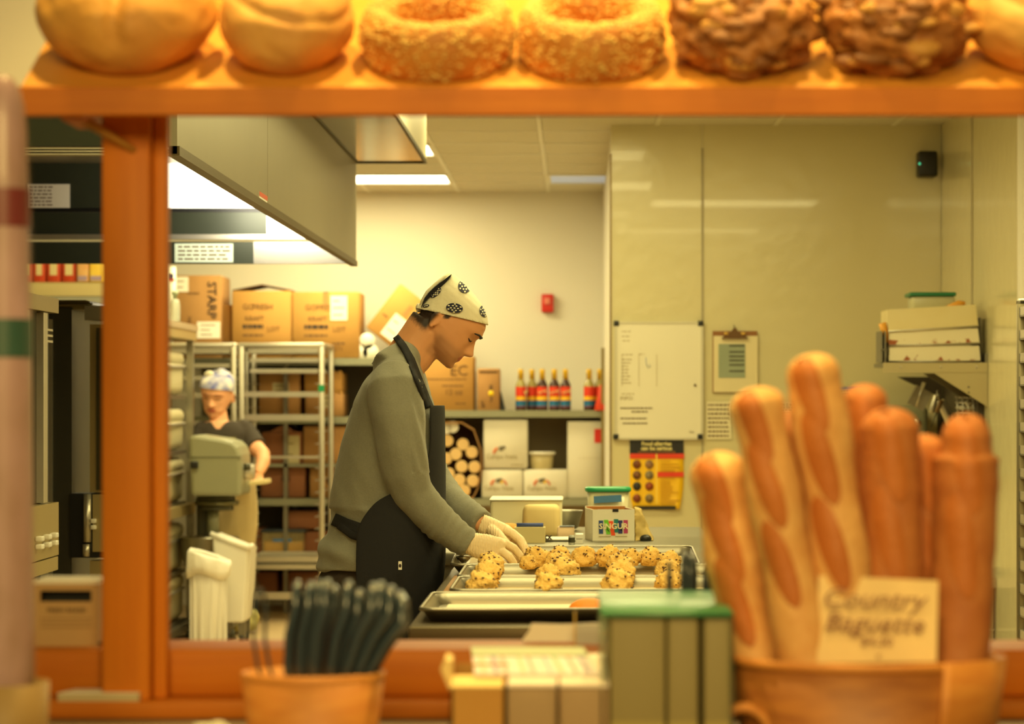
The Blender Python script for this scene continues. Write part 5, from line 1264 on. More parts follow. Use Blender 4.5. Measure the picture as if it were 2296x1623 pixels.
# eye lids, lashes and brows on both sides
eb = MB(); el = MB()
for s_ in (-1, 1):
    def onf(l, u, o): return TH(head_front(s_ * l, u) + o, s_ * l, u)
    eb.tube([onf(12, 33, 1.2), onf(20, 37, 1.6), onf(30, 38, 1.2), onf(40, 34, .8)], [1.6 * KPX, 2.6 * KPX, 2.4 * KPX, 1.2 * KPX], 8)
    el.tube([onf(17, 17, .6), onf(23, 14.5, 1.2), onf(30, 14.5, 1.2), onf(37, 17.5, .6)], [.8 * KPX, 1.7 * KPX, 1.8 * KPX, .9 * KPX], 8)
part(eb, 'eyebrow', M_hair, worker); part(el, 'eyelash', M_hair, worker)
# shirt
sm = MB(); torso(sm, -.003); arm(sm, ARM_N[:-1] + [(1056, 1220, -.144, 29)], -.003); arm(sm, ARM_F[:-1] + [(1080, 1175, .011, 29)], -.003)
sm.tube([W(862, 830, -.1), W(905, 803, -.05), W(912, 800, 0), W(905, 803, .05), W(862, 830, .1)], .05, 14)
me = remesh(sm, 'shirt', .0065, 5, .5)
nrm_ = [V(v.normal) for v in me.vertices]
for v, n in zip(me.vertices, nrm_):
    c = v.co; xw = VX + c.x / c.y * F; yw = VY - (c.z - EYE) / c.y * F
    a = noise.noise(V((c.x * 9, c.y * 9, c.z * 5))) * .005
    a += noise.noise(V((c.x * 26 + c.z * 10, c.y * 16, c.z * 8))) * .0035
    if yw > 1140 and xw < 860: a += sin((c.z * 85 + c.x * 28)) * .0045                    # gathered below the apron tie
    if 1080 < yw < 1260 and xw > 940: a += sin((c.x * 1.0 - c.z * .9) * 190 + noise.noise(c * 9) * 6) * .0022 * (.5 + noise.noise(c * 6))   # sleeve creases
    if 880 < yw < 1060 and 925 < xw < 1000: a += sin((c.x * 1.4 + c.z * .35) * 170) * .003
    if 1140 < yw < 1200 and xw < 850: a -= .012 * math.exp(-((yw - (1165 + (xw - 745) * .32)) / 16) ** 2)
    v.co = c + n * a
shirt = obj('shirt', me, M_shirt, worker); rel(shirt, worker)
# cut the shirt open at hem and cuffs is not needed: dark trousers below
bvS = bvh_of(me)
# trousers
tr = MB()
body_lofts(tr, [(W(852, 1225), X_, .12, .15), (W(850, 1262), X_, .145, .165), (W(846, 1290), X_, .160, .176), (W(846, 1310), X_, .162, .18), (W(848, 1370), X_, .15, .178), (W(848, 1400), X_, .13, .17)], Y_, 32)
for s_ in (-1, 1):
    cy = s_ * .095
    body_lofts(tr, [(W(848, 1350, cy), X_, .125, .092), (W(846, 1500, cy), X_, .105, .088), (V((PX(842, DW), DW + cy, .50)), X_, .085, .078), (V((PX(835, DW), DW + cy, .1)), X_, .07, .068)], Y_, 24)
me = remesh(tr, 'trousers', .009, 4)
nrm_ = [V(v.normal) for v in me.vertices]
for v, n in zip(me.vertices, nrm_): v.co += n * noise.noise(v.co * 11) * .005
rel(obj('trousers', me, M_trous, worker), worker)
for s_ in (-1, 1):
    sh_ = MB(); sh_.ball((PX(862, DW), DW + s_ * .095, .05), .06, sx=2.4, sy=.85, sz=.82)
    part(sh_, 'shoe', M_black, worker)
# gloves
for nm, pl, fg in (('near', PALM_N, FING_N), ('far', PALM_F, FING_F)):
    g = MB(); palm_loft(g, pl, -.0012); hand(g, None, fg[0], fg[1:], -.0006)
    me = remesh(g, 'glove', .0021, 2, .5)
    nrm_ = [V(v.normal) for v in me.vertices]
    for v, n in zip(me.vertices, nrm_):
        c = v.co; xw = VX + c.x / c.y * F
        if xw < 1120: v.co = c + n * (sin(c.x * 900 + noise.noise(c * 60) * 4) * .0007)
    go = obj('glove', me, M_glove, worker); rel(go, worker)
# apron: bib and skirt wrapped round the front
AP = [(907, 966, 994, .13), (950, 966, 994, .14), (1000, 968, 995, .155), (1060, 955, 996, .17), (1092, 905, 996, .182), (1112, 862, 996, .188), (1140, 842, 996, .19), (1172, 822, 996, .195), (1215, 820, 996, .2), (1260, 820, 996, .205), (1310, 820, 990, .21), (1370, 822, 978, .21), (1430, 824, 962, .21), (1500, 826, 950, .21)]
ap = MB(); rg = []
for (y, xb, xf, wd) in AP:
    tb = [r for r in SHIRT]
    if y <= 1275:
        aa = sorted(SHIRT, key=lambda r: r[0]); lo = max([r for r in aa if r[0] <= y], key=lambda r: r[0]); hi = min([r for r in aa if r[0] >= y], key=lambda r: r[0])
        f_ = 0 if hi[0] == lo[0] else (y - lo[0]) / (hi[0] - lo[0])
        bk, fr_, sw = (lo[k] + (hi[k] - lo[k]) * f_ for k in (1, 2, 3))
    else: bk, fr_, sw = 716, 985, .19
    cx = (bk + fr_) / 2; a_ = max(xf - cx, 10); cosv = max(-1, min(1, (xb - cx) / a_))
    phi = math.acos(cosv); ring = []
    for k in range(33):
        th = -phi + 2 * phi * k / 32; e = 2 / 2.3
        ct, st_ = cos(th), sin(th)
        ring.append(W(cx + a_ * math.copysign(abs(ct) ** e, ct), y, 0) + Y_ * ((max(sw, wd) + .010) * math.copysign(abs(st_) ** e, st_)))
    rg.append(ring)
o = part(ap.loft(rg, cap=False, closed=False), 'apron', M_apron, worker)
so = o.modifiers.new('t', 'SOLIDIFY'); so.thickness = .004; so.offset = 1
sb = o.modifiers.new('s', 'SUBSURF'); sb.levels = 2; sb.render_levels = 2
# straps and ties follow the cloth: bands laid on the body and shirt
def band(pts, half, name, m, bvs, lift=.004, par=worker, th=.003):
    """ribbon through pixel points laid on the near side of the given surfaces"""
    pl = [V((x, y, 0)) for x, y in pts]; dense = []
    for i in range(len(pl) - 1):
        for k in range(8): dense.append(pl[i].lerp(pl[i + 1], k / 8))
    dense.append(pl[-1]); vs = []
    last = DW
    for i, p in enumerate(dense):
        tg = (dense[min(i + 1, len(dense) - 1)] - dense[max(i - 1, 0)]).normalized(); nr = V((-tg.y, tg.x, 0))
        for s_ in (-1, -.33, .33, 1):
            q = p + nr * half * s_
            dirv = (P(q.x, q.y, 1.0) - V((0, 0, EYE))).normalized(); best = None
            for b in bvs:
                h_ = b.ray_cast(V((0, 0, EYE)), dirv)[0]
                if h_ and (best is None or h_.y < best.y): best = h_
            if best is None: best = P(q.x, q.y, last)
            last = best.y
            vs.append(best - dirv * lift)
    fs = [(i * 4 + j, i * 4 + j + 1, (i + 1) * 4 + j + 1, (i + 1) * 4 + j) for i in range(len(dense) - 1) for j in range(3)]
    o = part(MB().add(vs, fs, True), name, m, par)
    s2 = o.modifiers.new('t', 'SOLIDIFY'); s2.thickness = th; s2.offset = 0
    return o
band([(888, 755), (905, 777), (922, 808), (936, 845), (950, 880), (963, 912)], 7.5, 'neck_strap', M_apron, [bvB, bvS], .012, th=.005)
band([(748, 1164), (775, 1176), (805, 1186), (835, 1186), (862, 1172)], 14, 'waist_tie', M_apron, [bvS], .006)
band([(760, 1178), (790, 1200), (822, 1210)], 8, 'waist_tie', M_apron, [bvS], .008)
tg_ = W(897.5, 1267.5, -.245)
t_ = part(MB().box(tg_.x - .0045, tg_.x + .0045, tg_.y - .008, tg_.y, tg_.z - .011, tg_.z + .011), 'brand_tag', M_paper, worker)
part(MB().ball(tuple(tg_ + V((0, -.009, 0))), .0035, sy=.3, sz=1.4), 'tag_mark', M_ink, worker)
# bandana
bd = MB(); rings = []
BT = [(-40, 93, -60, 52), (-10, 93, -60, 57), (15, 93, -60, 61), (37, 96, -60, 63.5), (55, 93, -60, 64.5), (68, 86, -60, 63), (80, 74, -59, 57), (90, 54, -57, 46), (97, 29, -55, 30), (101, -4, -50, 13), (102, -20, -40, 5)]
for i in range(41):
    u = -40 + 142 * i / 40; f, b, w_ = interp(BT, u); c = (f + b) / 2; a = (f - b) / 2
    rings.append([TH(c + a * math.copysign(abs(cos(2 * pi * k / 72)) ** .87, cos(2 * pi * k / 72)), w_ * math.copysign(abs(sin(2 * pi * k / 72)) ** .87, sin(2 * pi * k / 72)), u) for k in range(72)])
bd.loft(rings)
me = bd.mesh('bandana'); bm = bmesh.new(); bm.from_mesh(me)
pn = (hu - hf * .55).normalized(); pc = TH(-12.7, 0, 14)
bmesh.ops.bisect_plane(bm, geom=bm.verts[:] + bm.edges[:] + bm.faces[:], plane_co=pc, plane_no=pn, clear_inner=True)
for v in bm.verts:   # folds fanning out from the knot
    q = v.co - HO; x, u, l = q.dot(hf) / KPX, q.dot(hu) / KPX, q.dot(Y_) / KPX
    ang = math.atan2(u + 8, x + 60); r_ = sqrt((u + 8) ** 2 + (x + 60) ** 2)
    nrm = (v.co - TH(15, 0, 40)).normalized()
    v.co += nrm * (sin(ang * 30) * 1.1 * math.exp(-((ang - .35) / .35) ** 2) * min(1, r_ / 40) * math.exp(-r_ / 130) * KPX)
bm.to_mesh(me); bm.free()
band_o = obj('bandana', me, M_band, worker); rel(band_o, worker)
so = band_o.modifiers.new('t', 'SOLIDIFY'); so.thickness = .003; so.offset = -1
bvN = bvh_of(me)
def patch(cx, cy, rx, ry, rot, m, name, lift, par, bv, clip=None):
    vs = []; rings_ = 5; seg = 24
    def pr(x, y):
        dirv = (P(x, y, 1.0) - V((0, 0, EYE))).normalized(); h_ = bv.ray_cast(V((0, 0, EYE)), dirv)[0]
        return None if h_ is None else h_ - dirv * lift
    c0 = pr(cx, cy)
    if c0 is None: return
    vs.append(c0); ok = True
    for i in range(1, rings_ + 1):
        for k in range(seg):
            a = 2 * pi * k / seg; x, y = rx * i / rings_ * cos(a), ry * i / rings_ * sin(a)
            p = pr(cx + x * cos(rot) - y * sin(rot), cy + x * sin(rot) + y * cos(rot)); vs.append(p if p else vs[-1])
    fs = [(0, 1 + k, 1 + (k + 1) % seg) for k in range(seg)]
    for i in range(rings_ - 1):
        for k in range(seg): a = 1 + i * seg + k; b = 1 + i * seg + (k + 1) % seg; fs.append((a, b, b + seg, a + seg))
    o = MB().add(vs, fs, True).build(name, m, par); return o
for (cx, cy, rx, ry, rot) in ((1042.5, 641, 15, 15.5, 0), (1019, 690.5, 19, 11, .12), (1086, 697, 10, 14, -.2), (977, 656, 15, 6.5, -.72), (955, 685.5, 7.5, 3.0, -.2)):
    o = patch(cx, cy, rx, ry, rot, M_navy, 'medallion', .005, band_o, bvN)
    if not o: continue
    for (u, v_) in ((0, 0), (.42, .0), (-.42, .05), (.2, .45), (-.22, .45), (.2, -.45), (-.22, -.45), (.7, .35), (-.7, .35), (.72, -.35), (-.7, -.35), (0, .82), (0, -.82)):
        if rx < 8 and abs(u) + abs(v_) > .5: continue
        x, y = u * rx, v_ * ry
        patch(cx + x * cos(rot) - y * sin(rot), cy + x * sin(rot) + y * cos(rot), max(1.4, rx * .13), max(1.2, ry * .13), rot, M_band, 'dot', .0062, o, bvN)
# dark inside of the cloth opening at the back, its pale outer fold, knot and tail
cr = [(944, 688), (952, 668), (962, 655), (976, 642), (992, 630), (1006, 619), (1013, 614), (1010, 621), (998, 635), (986, 646), (974, 655), (962, 666), (952, 678)]
def back_piece(poly, name, m, dy0, dy1):
    def mk(dy): return [W(x, y, dy) for x, y in poly]
    n = len(poly); a, b = mk(dy0), mk(dy1)
    return part(MB().add(a + b, [tuple(range(n - 1, -1, -1)), tuple(range(n, 2 * n))] + [(i, (i + 1) % n, (i + 1) % n + n, i + n) for i in range(n)]), name, m, worker)
back_piece(cr, 'bandana_opening', mat('black_lining', (18, 16, 22), 0.9, n=40, amt=0.2), -.052, .052)
part(MB().tube([W(941, 692, -.02), W(946, 676, -.03), W(958, 655, -.035), W(976, 638, -.035), W(995, 622, -.03), W(1007, 613, -.01)], [.003, .0045, .005, .005, .0045, .003], 8), 'bandana_fold', M_band, worker)
part(MB().ball(tuple(W(940, 690, -.01)), .010, sz=1.3), 'knot', M_band, worker)
part(MB().tube([W(939, 693, -.01), W(930, 706, -.012), W(924, 722, -.012)], [.006, .007, .002], 8, flat=.35), 'knot_tail', M_band, worker)

# ---------------------------------------------------------------- the woman by the mixer
DW2 = 15.05
KW = DW2 / F
woman = thing('person', 'woman in a dark T-shirt and blue-and-white headscarf leaning over the mixer', 'person', None, (PX(500, DW2), DW2, 0))
def Q(x, y, dy=0.0): return P(x, y, DW2 + dy)
KPX_save = KPX; KPX = .00148
yaw = R(-104); pit = R(18)       # facing the camera, head bowed and turned a little
f0 = V((cos(yaw), sin(yaw), 0)); hf2 = (f0 * cos(pit) - Z_ * sin(pit)).normalized(); l2 = Z_.cross(f0).normalized(); hu2 = hf2.cross(l2).normalized()
if hu2.z < 0: hu2 = -hu2
roll = R(6); hu2 = (hu2 * cos(roll) + l2 * sin(roll)).normalized(); l2 = hu2.cross(hf2).normalized()
HO2 = Q(487, 893)
def TW(x, l, u): return HO2 + hf2 * ((x - 20) * KPX * .95) + l2 * (l * KPX * 1.04) + hu2 * (u * KPX)
wb = MB(); head_mesh(wb, TW, 50, 80)
wb.tube([Q(493, 965, .03), Q(491, 945, .0), Q(489, 915, 0)], [.06, .055, .05], 16)
TT = [(1180, 505, .16, .13), (1100, 505, .15, .12), (1040, 508, .155, .12), (1000, 508, .17, .12), (972, 505, .175, .11), (956, 500, .16, .09), (945, 496, .115, .07)]
body_lofts(wb, [(Q(x, y), X_, a - .01, b - .01) for y, x, a, b in TT], Y_, 26)
ARM2 = [(548, 962, 0, .05), (562, 985, -.03, .055), (576, 1006, -.08, .05), (589, 1018, -.11, .045), (590, 1036, -.16, .042), (584, 1052, -.2, .034), (578, 1062, -.22, .028)]
wb.tube([Q(x, y, dy) for x, y, dy, r in ARM2], [r for *_, r in ARM2], 14)
ARM3 = [(458, 962, 0, .05), (445, 990, -.03, .052), (440, 1020, -.1, .046), (448, 1045, -.18, .036), (460, 1056, -.24, .028)]
wb.tube([Q(x, y, dy) for x, y, dy, r in ARM3], [r for *_, r in ARM3], 14)
for (pl, sg) in (((578, 1066, -.22), 1), ((463, 1058, -.25), -1)):
    x, y, dy = pl
    wb.loft([ell(Q(x, y - 4, dy), X_, Y_, .028, .02, 14), ell(Q(x, y + 4, dy - .005), X_, Y_, .036, .018, 14), ell(Q(x, y + 9, dy - .01), X_, Y_, .034, .015, 14)])
    for k in range(4): wb.tube([Q(x - 9 + 6 * k, y + 7, dy - .01), Q(x - 9 + 6 * k, y + 13, dy - .03), Q(x - 8 + 6 * k, y + 16 - abs(k - 1.5), dy - .055)], [.0085, .008, .006], 8)
    wb.tube([Q(x - sg * 10, y, dy - .01), Q(x - sg * 14, y + 6, dy - .03), Q(x - sg * 12, y + 12, dy - .05)], [.010, .009, .007], 8)
for s_ in (-1, 1):
    body_lofts(wb, [(V((PX(508, DW2) + s_ * .085, DW2, .9)), X_, .085, .09), (V((PX(508, DW2) + s_ * .085, DW2, .5)), X_, .06, .065), (V((PX(508, DW2) + s_ * .085, DW2, .06)), X_, .04, .045)], Y_, 16)
    wb.ball((PX(508, DW2) + s_ * .085, DW2 - .06, .045), .045, sx=.9, sy=2.3, sz=.8)
me = remesh(wb, 'body', .0065, 2, .35)
def woman_mask(co):
    q = co - HO2; x, u, l = q.dot(hf2) / KPX / .95 + 20, q.dot(hu2) / KPX, q.dot(l2) / KPX / 1.04
    hair = max(sst(0, -10, x) * sst(-36, -22, u), sst(58, 64, u)) if co.z > HO2.z - .07 else 0
    lipv = sst(66, 72, x) * sst(4, 0, abs(l) - (18 - abs(u + 31.5))) * sst(9, 6.5, abs(u + 31.5)) if co.z > HO2.z - .2 else 0
    return hair, lipv
skin_masks(me, woman_mask)
me.materials.append(skin_material('fair_skin_and_hair', (240, 176, 132), (120, 62, 28), (196, 104, 84)))
o = obj('body', me, None, woman); rel(o, woman); o['label'] = 'skin of face, neck and bare forearms'
eb = MB()
for s_ in (-1, 1):
    def onw(l, u, o_): return TW(head_front(s_ * l, u) + o_, s_ * l, u)
    eb.tube([onw(12, 34, 1.2), onw(22, 38, 1.6), onw(40, 33, .8)], [.0018, .0030, .0015], 6); eb.tube([onw(15, 18, .8), onw(26, 15, 1.4), onw(38, 18, .6)], [.0014, .0028, .0014], 6)
part(eb, 'brow_and_lash', mat('auburn_hair', (120, 62, 28)), woman)['kind'] = 'stuff'
# T-shirt
ts = MB(); body_lofts(ts, [(Q(x, y), X_, a, b) for y, x, a, b in TT], Y_, 30)
ts.tube([Q(535, 955, 0), Q(548, 962, 0), Q(562, 985, -.03), Q(575, 1002, -.075)], [.05, .062, .068, .066], 16)
ts.tube([Q(470, 955, 0), Q(458, 962, 0), Q(446, 988, -.03), Q(441, 1005, -.06)], [.05, .062, .066, .064], 16)
me = remesh(ts, 'tshirt', .009, 4)
bm = bmesh.new(); bm.from_mesh(me)     # V-shaped neckline
dl = []
for v in bm.verts:
    xw = VX + v.co.x / v.co.y * F; yw = VY - (v.co.z - EYE) / v.co.y * F
    if v.co.y < DW2 and yw < 962 - abs(xw - 489) * 1.05: dl.append(v)
bmesh.ops.delete(bm, geom=dl, context='VERTS'); bm.to_mesh(me); bm.free()
nrm_ = [V(v.normal) for v in me.vertices]
for v, n in zip(me.vertices, nrm_): v.co += n * noise.noise(v.co * 14) * .006
rel(obj('tshirt', me, mat('dark_brown_tshirt', (62, 54, 44), 0.9, n=60, amt=0.2), woman), woman)
lg_ = part(MB().box(PX(500, DW2 - .15), PX(530, DW2 - .15), DW2 - .17, DW2 - .168, PZ(987, DW2 - .15), PZ(980, DW2 - .15)), 'chest_print', mat('olive_print', (150, 138, 90), 0.8, n=30, amt=0.2), woman)
# trousers / apron skirt
ks = MB(); body_lofts(ks, [(Q(512, 1085), X_, .165, .135), (Q(514, 1130), X_, .17, .14), (Q(514, 1180), X_, .175, .14), (V((PX(512, DW2), DW2, .5)), X_, .16, .13), (V((PX(512, DW2), DW2, .12)), X_, .14, .12)], Y_, 30)
me = remesh(ks, 'work_trousers', .01, 3)
nrm_ = [V(v.normal) for v in me.vertices]
for v, n in zip(me.vertices, nrm_): v.co += n * (noise.noise(V((v.co.x * 14, v.co.y * 14, v.co.z * 4))) * .012)
rel(obj('work_trousers', me, mat('khaki_cloth', (206, 188, 140), 0.85, n=20, amt=0.12), woman), woman)
for s_ in (-1, 1): part(MB().ball((PX(508, DW2) + s_ * .085, DW2 - .07, .05), .055, sx=.9, sy=2.3, sz=.85), 'shoe', M_black, woman)
# headscarf: white with blue bands
hs = MB(); rings = []
for i in range(25):
    u = 30 + 74 * i / 24; f, b, w_ = interp(BT, min(u, 101)); c = (f + b) / 2; a = (f - b) / 2
    rings.append([TW(c + a * 1.03 * cos(2 * pi * k / 48), w_ * 1.06 * sin(2 * pi * k / 48), u + 4) for k in range(48)])
me = hs.loft(rings).mesh('headscarf'); bm = bmesh.new(); bm.from_mesh(me)
bmesh.ops.bisect_plane(bm, geom=bm.verts[:] + bm.edges[:] + bm.faces[:], plane_co=TW(80, 0, 58), plane_no=(hu2 - hf2 * .35).normalized(), clear_inner=True); bm.to_mesh(me); bm.free()
sc_ = obj('headscarf', me, mat('blue_white_scarf', (78, 88, 170), 0.8, n=16, amt=0.55, rgb2=(226, 222, 214), detail=1), woman); rel(sc_, woman)
part(MB().ball(tuple(TW(20, -30, 103)), .018, sx=1.4).ball(tuple(TW(20, -42, 97)), .016), 'scarf_knot', M_band, woman)
KPX = KPX_save
t = thing('lid_tray', 'pale plastic lid held under the woman\'s hand over the bin', 'lid', None, P(568, 1082, 14.82))
MB().obox(Matrix.Rotation(R(-6), 4, 'Y'), .093, .12, .014).build('lid', mat('cream_plastic', (214, 196, 140), 0.5, n=8, amt=0.08), t, bevel=.006)
# ================================================================ SHOP COUNTER IN THE FOREGROUND
CZ = 0.942
t = thing('shop_counter', 'wooden shop counter with a stepped ledge at its back', 'counter', None, (0, 3.4, 0))
part(MB().rbox(-1.5, 1.5, 3.45, 3.60, .966, 1.03, .004, 2), 'back_rail', M_wood, t)
part(MB().rbox(-1.5, 1.5, 3.387, 3.60, CZ, .966, .003, 2), 'ledge', M_wood, t)
part(MB().box(-1.5, 1.5, 2.2, 3.46, CZ - .04, CZ), 'worktop', mat('grey_brown_counter', (122, 104, 78), 0.5, n=8, amt=0.15), t)
part(MB().box(-1.5, 1.5, 2.25, 3.44, 0, CZ - .04), 'cabinet', M_wood, t)
# display shelf, tilted towards the customers
AL = R(28); SY, SZ = 3.30, PZ(196, 3.30)
sv, sn = V((0, cos(AL), sin(AL))), V((0, -sin(AL), cos(AL)))
def SP(x, s_, n_): return V((x, SY, SZ)) + sv * s_ + sn * n_
sx0, sx1 = PX(45, SY), .68
t = thing('bread_shelf', 'sloping orange wood display shelf on a post, loaded with loaves', 'shelf', None, (PX(290, 3.42), 3.42, CZ))
def slab(x0, x1, s0, s1, n0, n1):
    return MB().add([SP(x, s_, n_) for n_ in (n0, n1) for (x, s_) in ((x0, s0), (x1, s0), (x1, s1), (x0, s1))], [(0, 3, 2, 1), (4, 5, 6, 7), (0, 1, 5, 4), (1, 2, 6, 5), (2, 3, 7, 6), (3, 0, 4, 7)])
part(slab(sx0, sx1, .004, .42, -.018, 0), 'board', mat('spotlit_shelf_board', (224, 156, 62), 0.5, n=5, amt=0.15, stretch=(0.6, 9, 9)), t, bevel=.002)  # paler than the front edge: glare of the spots put into the colour
part(MB().box(sx0, sx1, SY - .012, SY + .008, PZ(258, SY - .012), SZ), 'front_edge', M_wood, t, bevel=.002)
pd = 3.40
part(MB().rbox(PX(228, pd), PX(336, pd), pd, pd + .048, CZ + .024, SZ - .02, .003, 2), 'post', M_woodv, t)
part(MB().rbox(PX(337, pd), PX(369, pd), pd + .02, pd + .048, CZ + .024, SZ - .01, .003, 2), 'stile', M_woodv, t)
part(MB().tube([P(178, 262, 3.37), P(302, 338, 3.40)], [.011, .007], 4, flat=.7), 'brace', mat('pale_brace', (200, 150, 70), 0.5, n=10, amt=0.15), t)
part(MB().box(PX(150, 3.37), PX(200, 3.37), 3.33, 3.45, PZ(275, 3.37), PZ(250, 3.37)), 'brace_block', M_wood, t)
part(MB().rbox(.66, .72, pd, pd + .048, CZ + .024, SZ - .02, .003, 2), 'post', M_woodv, t)
# ---------------------------------------------------------------- loaves
def crust(name, top, low, n=9, bump=.25, bs=40):
    m = mat(name, top, 0.6, n=n, amt=0.35, rgb2=low, bump=bump, bscale=bs); return m
M_crust = crust('golden_crust', (238, 184, 92), (188, 120, 56), 7)
M_crust2 = crust('floury_crust', (238, 190, 108), (194, 128, 68), 9)
M_seed = mat('oat_seed', (236, 196, 112), 0.6, n=30, amt=0.25)
M_ring = crust('ring_crust', (212, 146, 62), (172, 102, 40), 14)
M_rough = crust('nut_bread_crust', (196, 130, 62), (116, 66, 34), 18, .6, 30)
M_cheese = mat('pale_topping', (206, 152, 78), 0.6, n=20, amt=0.25)
def shelf_loaf(name, cat, label, xpx, wpx, depth, height, m, seed, kind, s0=.004, group='loaves on the display shelf'):
    wv = wpx / F * (SY + .1)
    t = thing(name, label, cat, group, SP(PX(xpx, SY + .1), s0 + depth / 2, 0))
    t.rotation_euler = (AL, 0, 0)
    off = V((seed * 2.3, seed, 0))
    if kind == 'ring':
        mb = MB(); Rm = (wv / 2) * .77; rm = wv / 2 - Rm; rings = []
        nu, nv = 64, 28
        for i in range(nu):
            a = 2 * pi * i / nu; ring = []
            for k in range(nv):
                b = 2 * pi * k / nv; rr = rm * (1 + .06 * noise.noise(V((cos(a) * 2, sin(a) * 2, b)) + off))
                zz = sin(b) * height / 2
                ring.append(V(((Rm + rr * cos(b)) * cos(a), (Rm + rr * cos(b)) * sin(a) * depth / wv, max(zz, -height * .42) + height * .42)))
            rings.append(ring)
        rings.append(rings[0])
        me = mb.loft(rings, cap=False).mesh('crust'); obj('crust', me, m, t)
        bv = bvh_of(me); sd = MB(); rnd = random.Random(seed)
        for k in range(1500):
            a = rnd.uniform(0, 2 * pi); b = rnd.uniform(-.9, pi + .9); p = V(((Rm + rm * cos(b)) * cos(a), (Rm + rm * cos(b)) * sin(a) * depth / wv, sin(b) * height / 2 + height * .42))
            if p.z < .004: continue
            h_ = bv.find_nearest(p)[0]; s_ = rnd.uniform(.0018, .0036)
            sd.ball(h_, s_, sx=rnd.uniform(.6, 1.4), sy=rnd.uniform(.6, 1.4), sz=.8, nu=6, nv=4)
        o = sd.build('oat_topping', M_seed, t); o['kind'] = 'stuff'
        return t
    bm = bmesh.new(); bmesh.ops.create_icosphere(bm, subdivisions=5, radius=1)
    for v in bm.verts:
        n = v.co.normalized(); r = 1 + .05 * noise.noise(n * 1.3 + off) + .025 * noise.noise(n * 4 + off)
        if kind == 'split':      # a deep slash down the loaf splitting it in two lobes
            r -= .16 * math.exp(-((n.x - .12 - .12 * n.y) / .09) ** 2) * max(0, n.z + .45)
        if kind == 'slash':
            r -= .05 * math.exp(-((n.z - .42 + .25 * n.x) / .07) ** 2) * (n.y < .3)
        if kind == 'rough':
            r += .16 * noise.noise(n * 3.2 + off) + .11 * noise.noise(n * 7 + off) + .06 * abs(noise.noise(n * 15 + off))
        v.co = V((n.x * r * wv / 2, n.y * r * depth / 2, max(n.z * r, -.78) * height * .56 + height * .437))
    me = bpy.data.meshes.new('crust'); bm.to_mesh(me); bm.free(); me.polygons.foreach_set('use_smooth', [True] * len(me.polygons))
    obj('crust', me, m, t)
    if kind == 'rough':
        bv = bvh_of(me); sd = MB(); rnd = random.Random(seed); dk = MB()
        for k in range(95):
            a = V((rnd.gauss(0, 1), rnd.gauss(-.3, 1), rnd.gauss(.4, 1))).normalized(); p = V((a.x * wv * .8, a.y * depth * .8, a.z * height + height * .4))
            c0 = V((0, 0, height * .4)); h_ = bv.ray_cast(p, (c0 - p).normalized())[0]
            if not h_ or h_.z < .01: continue
            s_ = rnd.uniform(.006, .017); (sd if k % 5 < 2 else dk).ball(h_ + (c0 - h_).normalized() * s_ * .55, s_, sx=rnd.uniform(.8, 2.2), sy=rnd.uniform(.6, 1.3), sz=rnd.uniform(.5, 1), nu=8, nv=6)
        o = sd.build('pale_topping', M_cheese, t); o['kind'] = 'stuff'
        o = dk.build('dark_topping', mat('dark_topping', (140, 88, 42), 0.6, n=30, amt=0.3), t); o['kind'] = 'stuff'
    return t
shelf_loaf('bread_loaf', 'bread', 'largest golden loaf, split into two lobes, at the post end of the shelf', 292, 402, .23, .150, M_crust, 1, 'split')
shelf_loaf('bread_loaf', 'bread', 'smooth round loaf between the split loaf and the rings', 650, 300, .21, .135, M_crust2, 2, 'slash')
shelf_loaf('ring_bread', 'bread', 'oat-covered bread ring next to the smooth round loaf', 983, 345, .205, .085, M_ring, 3, 'ring', group='oat bread rings')
shelf_loaf('ring_bread', 'bread', 'oat-covered bread ring next to the craggy loaves', 1325, 330, .2, .085, M_ring, 4, 'ring', group='oat bread rings')
shelf_loaf('nut_bread', 'bread', 'craggy brown loaf with pale topping beside the bread ring', 1663, 318, .2, .13, M_rough, 5, 'rough', group='craggy loaves')
shelf_loaf('nut_bread', 'bread', 'darker craggy loaf further along, beside the last pale loaf', 2003, 318, .2, .13, M_rough, 6, 'rough', group='craggy loaves')
shelf_loaf('bread_loaf', 'bread', 'pale loaf cut off by the picture edge at the far end of the shelf', 2325, 322, .21, .14, M_crust2, 7, 'slash')

# ---------------------------------------------------------------- tub of blue loops
tc_ = P(702, 1508, 3.0)
t = thing('wooden_tub', 'oval bentwood tub holding slate blue loops', 'tub', None, V((tc_.x, 3.0, CZ)))
Ht = tc_.z - CZ
def oval(z, ra, rb, n=48): return [V((cos(2 * pi * k / n) * ra, sin(2 * pi * k / n) * rb, z)) for k in range(n)]
MB().loft([oval(0, .074, .058), oval(Ht, .086, .068), oval(Ht, .081, .063), oval(.006, .07, .054)], cap=False).loft([oval(0, .0735, .0575), oval(.006, .0735, .0575)]).build('wall', M_chip, t)
MB().loft([oval(Ht - .006, .0865, .0685), oval(Ht + .001, .087, .069), oval(Ht + .002, .0815, .0635), oval(Ht - .006, .081, .063)], cap=False).build('rim', M_chip, t)
MB().loft([oval(.008, .068, .052), oval(Ht - .035, .076, .058)]).build('filling', mat('wood_wool', (196, 136, 60), 0.8, n=50, amt=0.4), t)
M_loop = mat('slate_blue_loop', (48, 62, 76), 0.3, n=10, amt=0.2, coat=0.6)
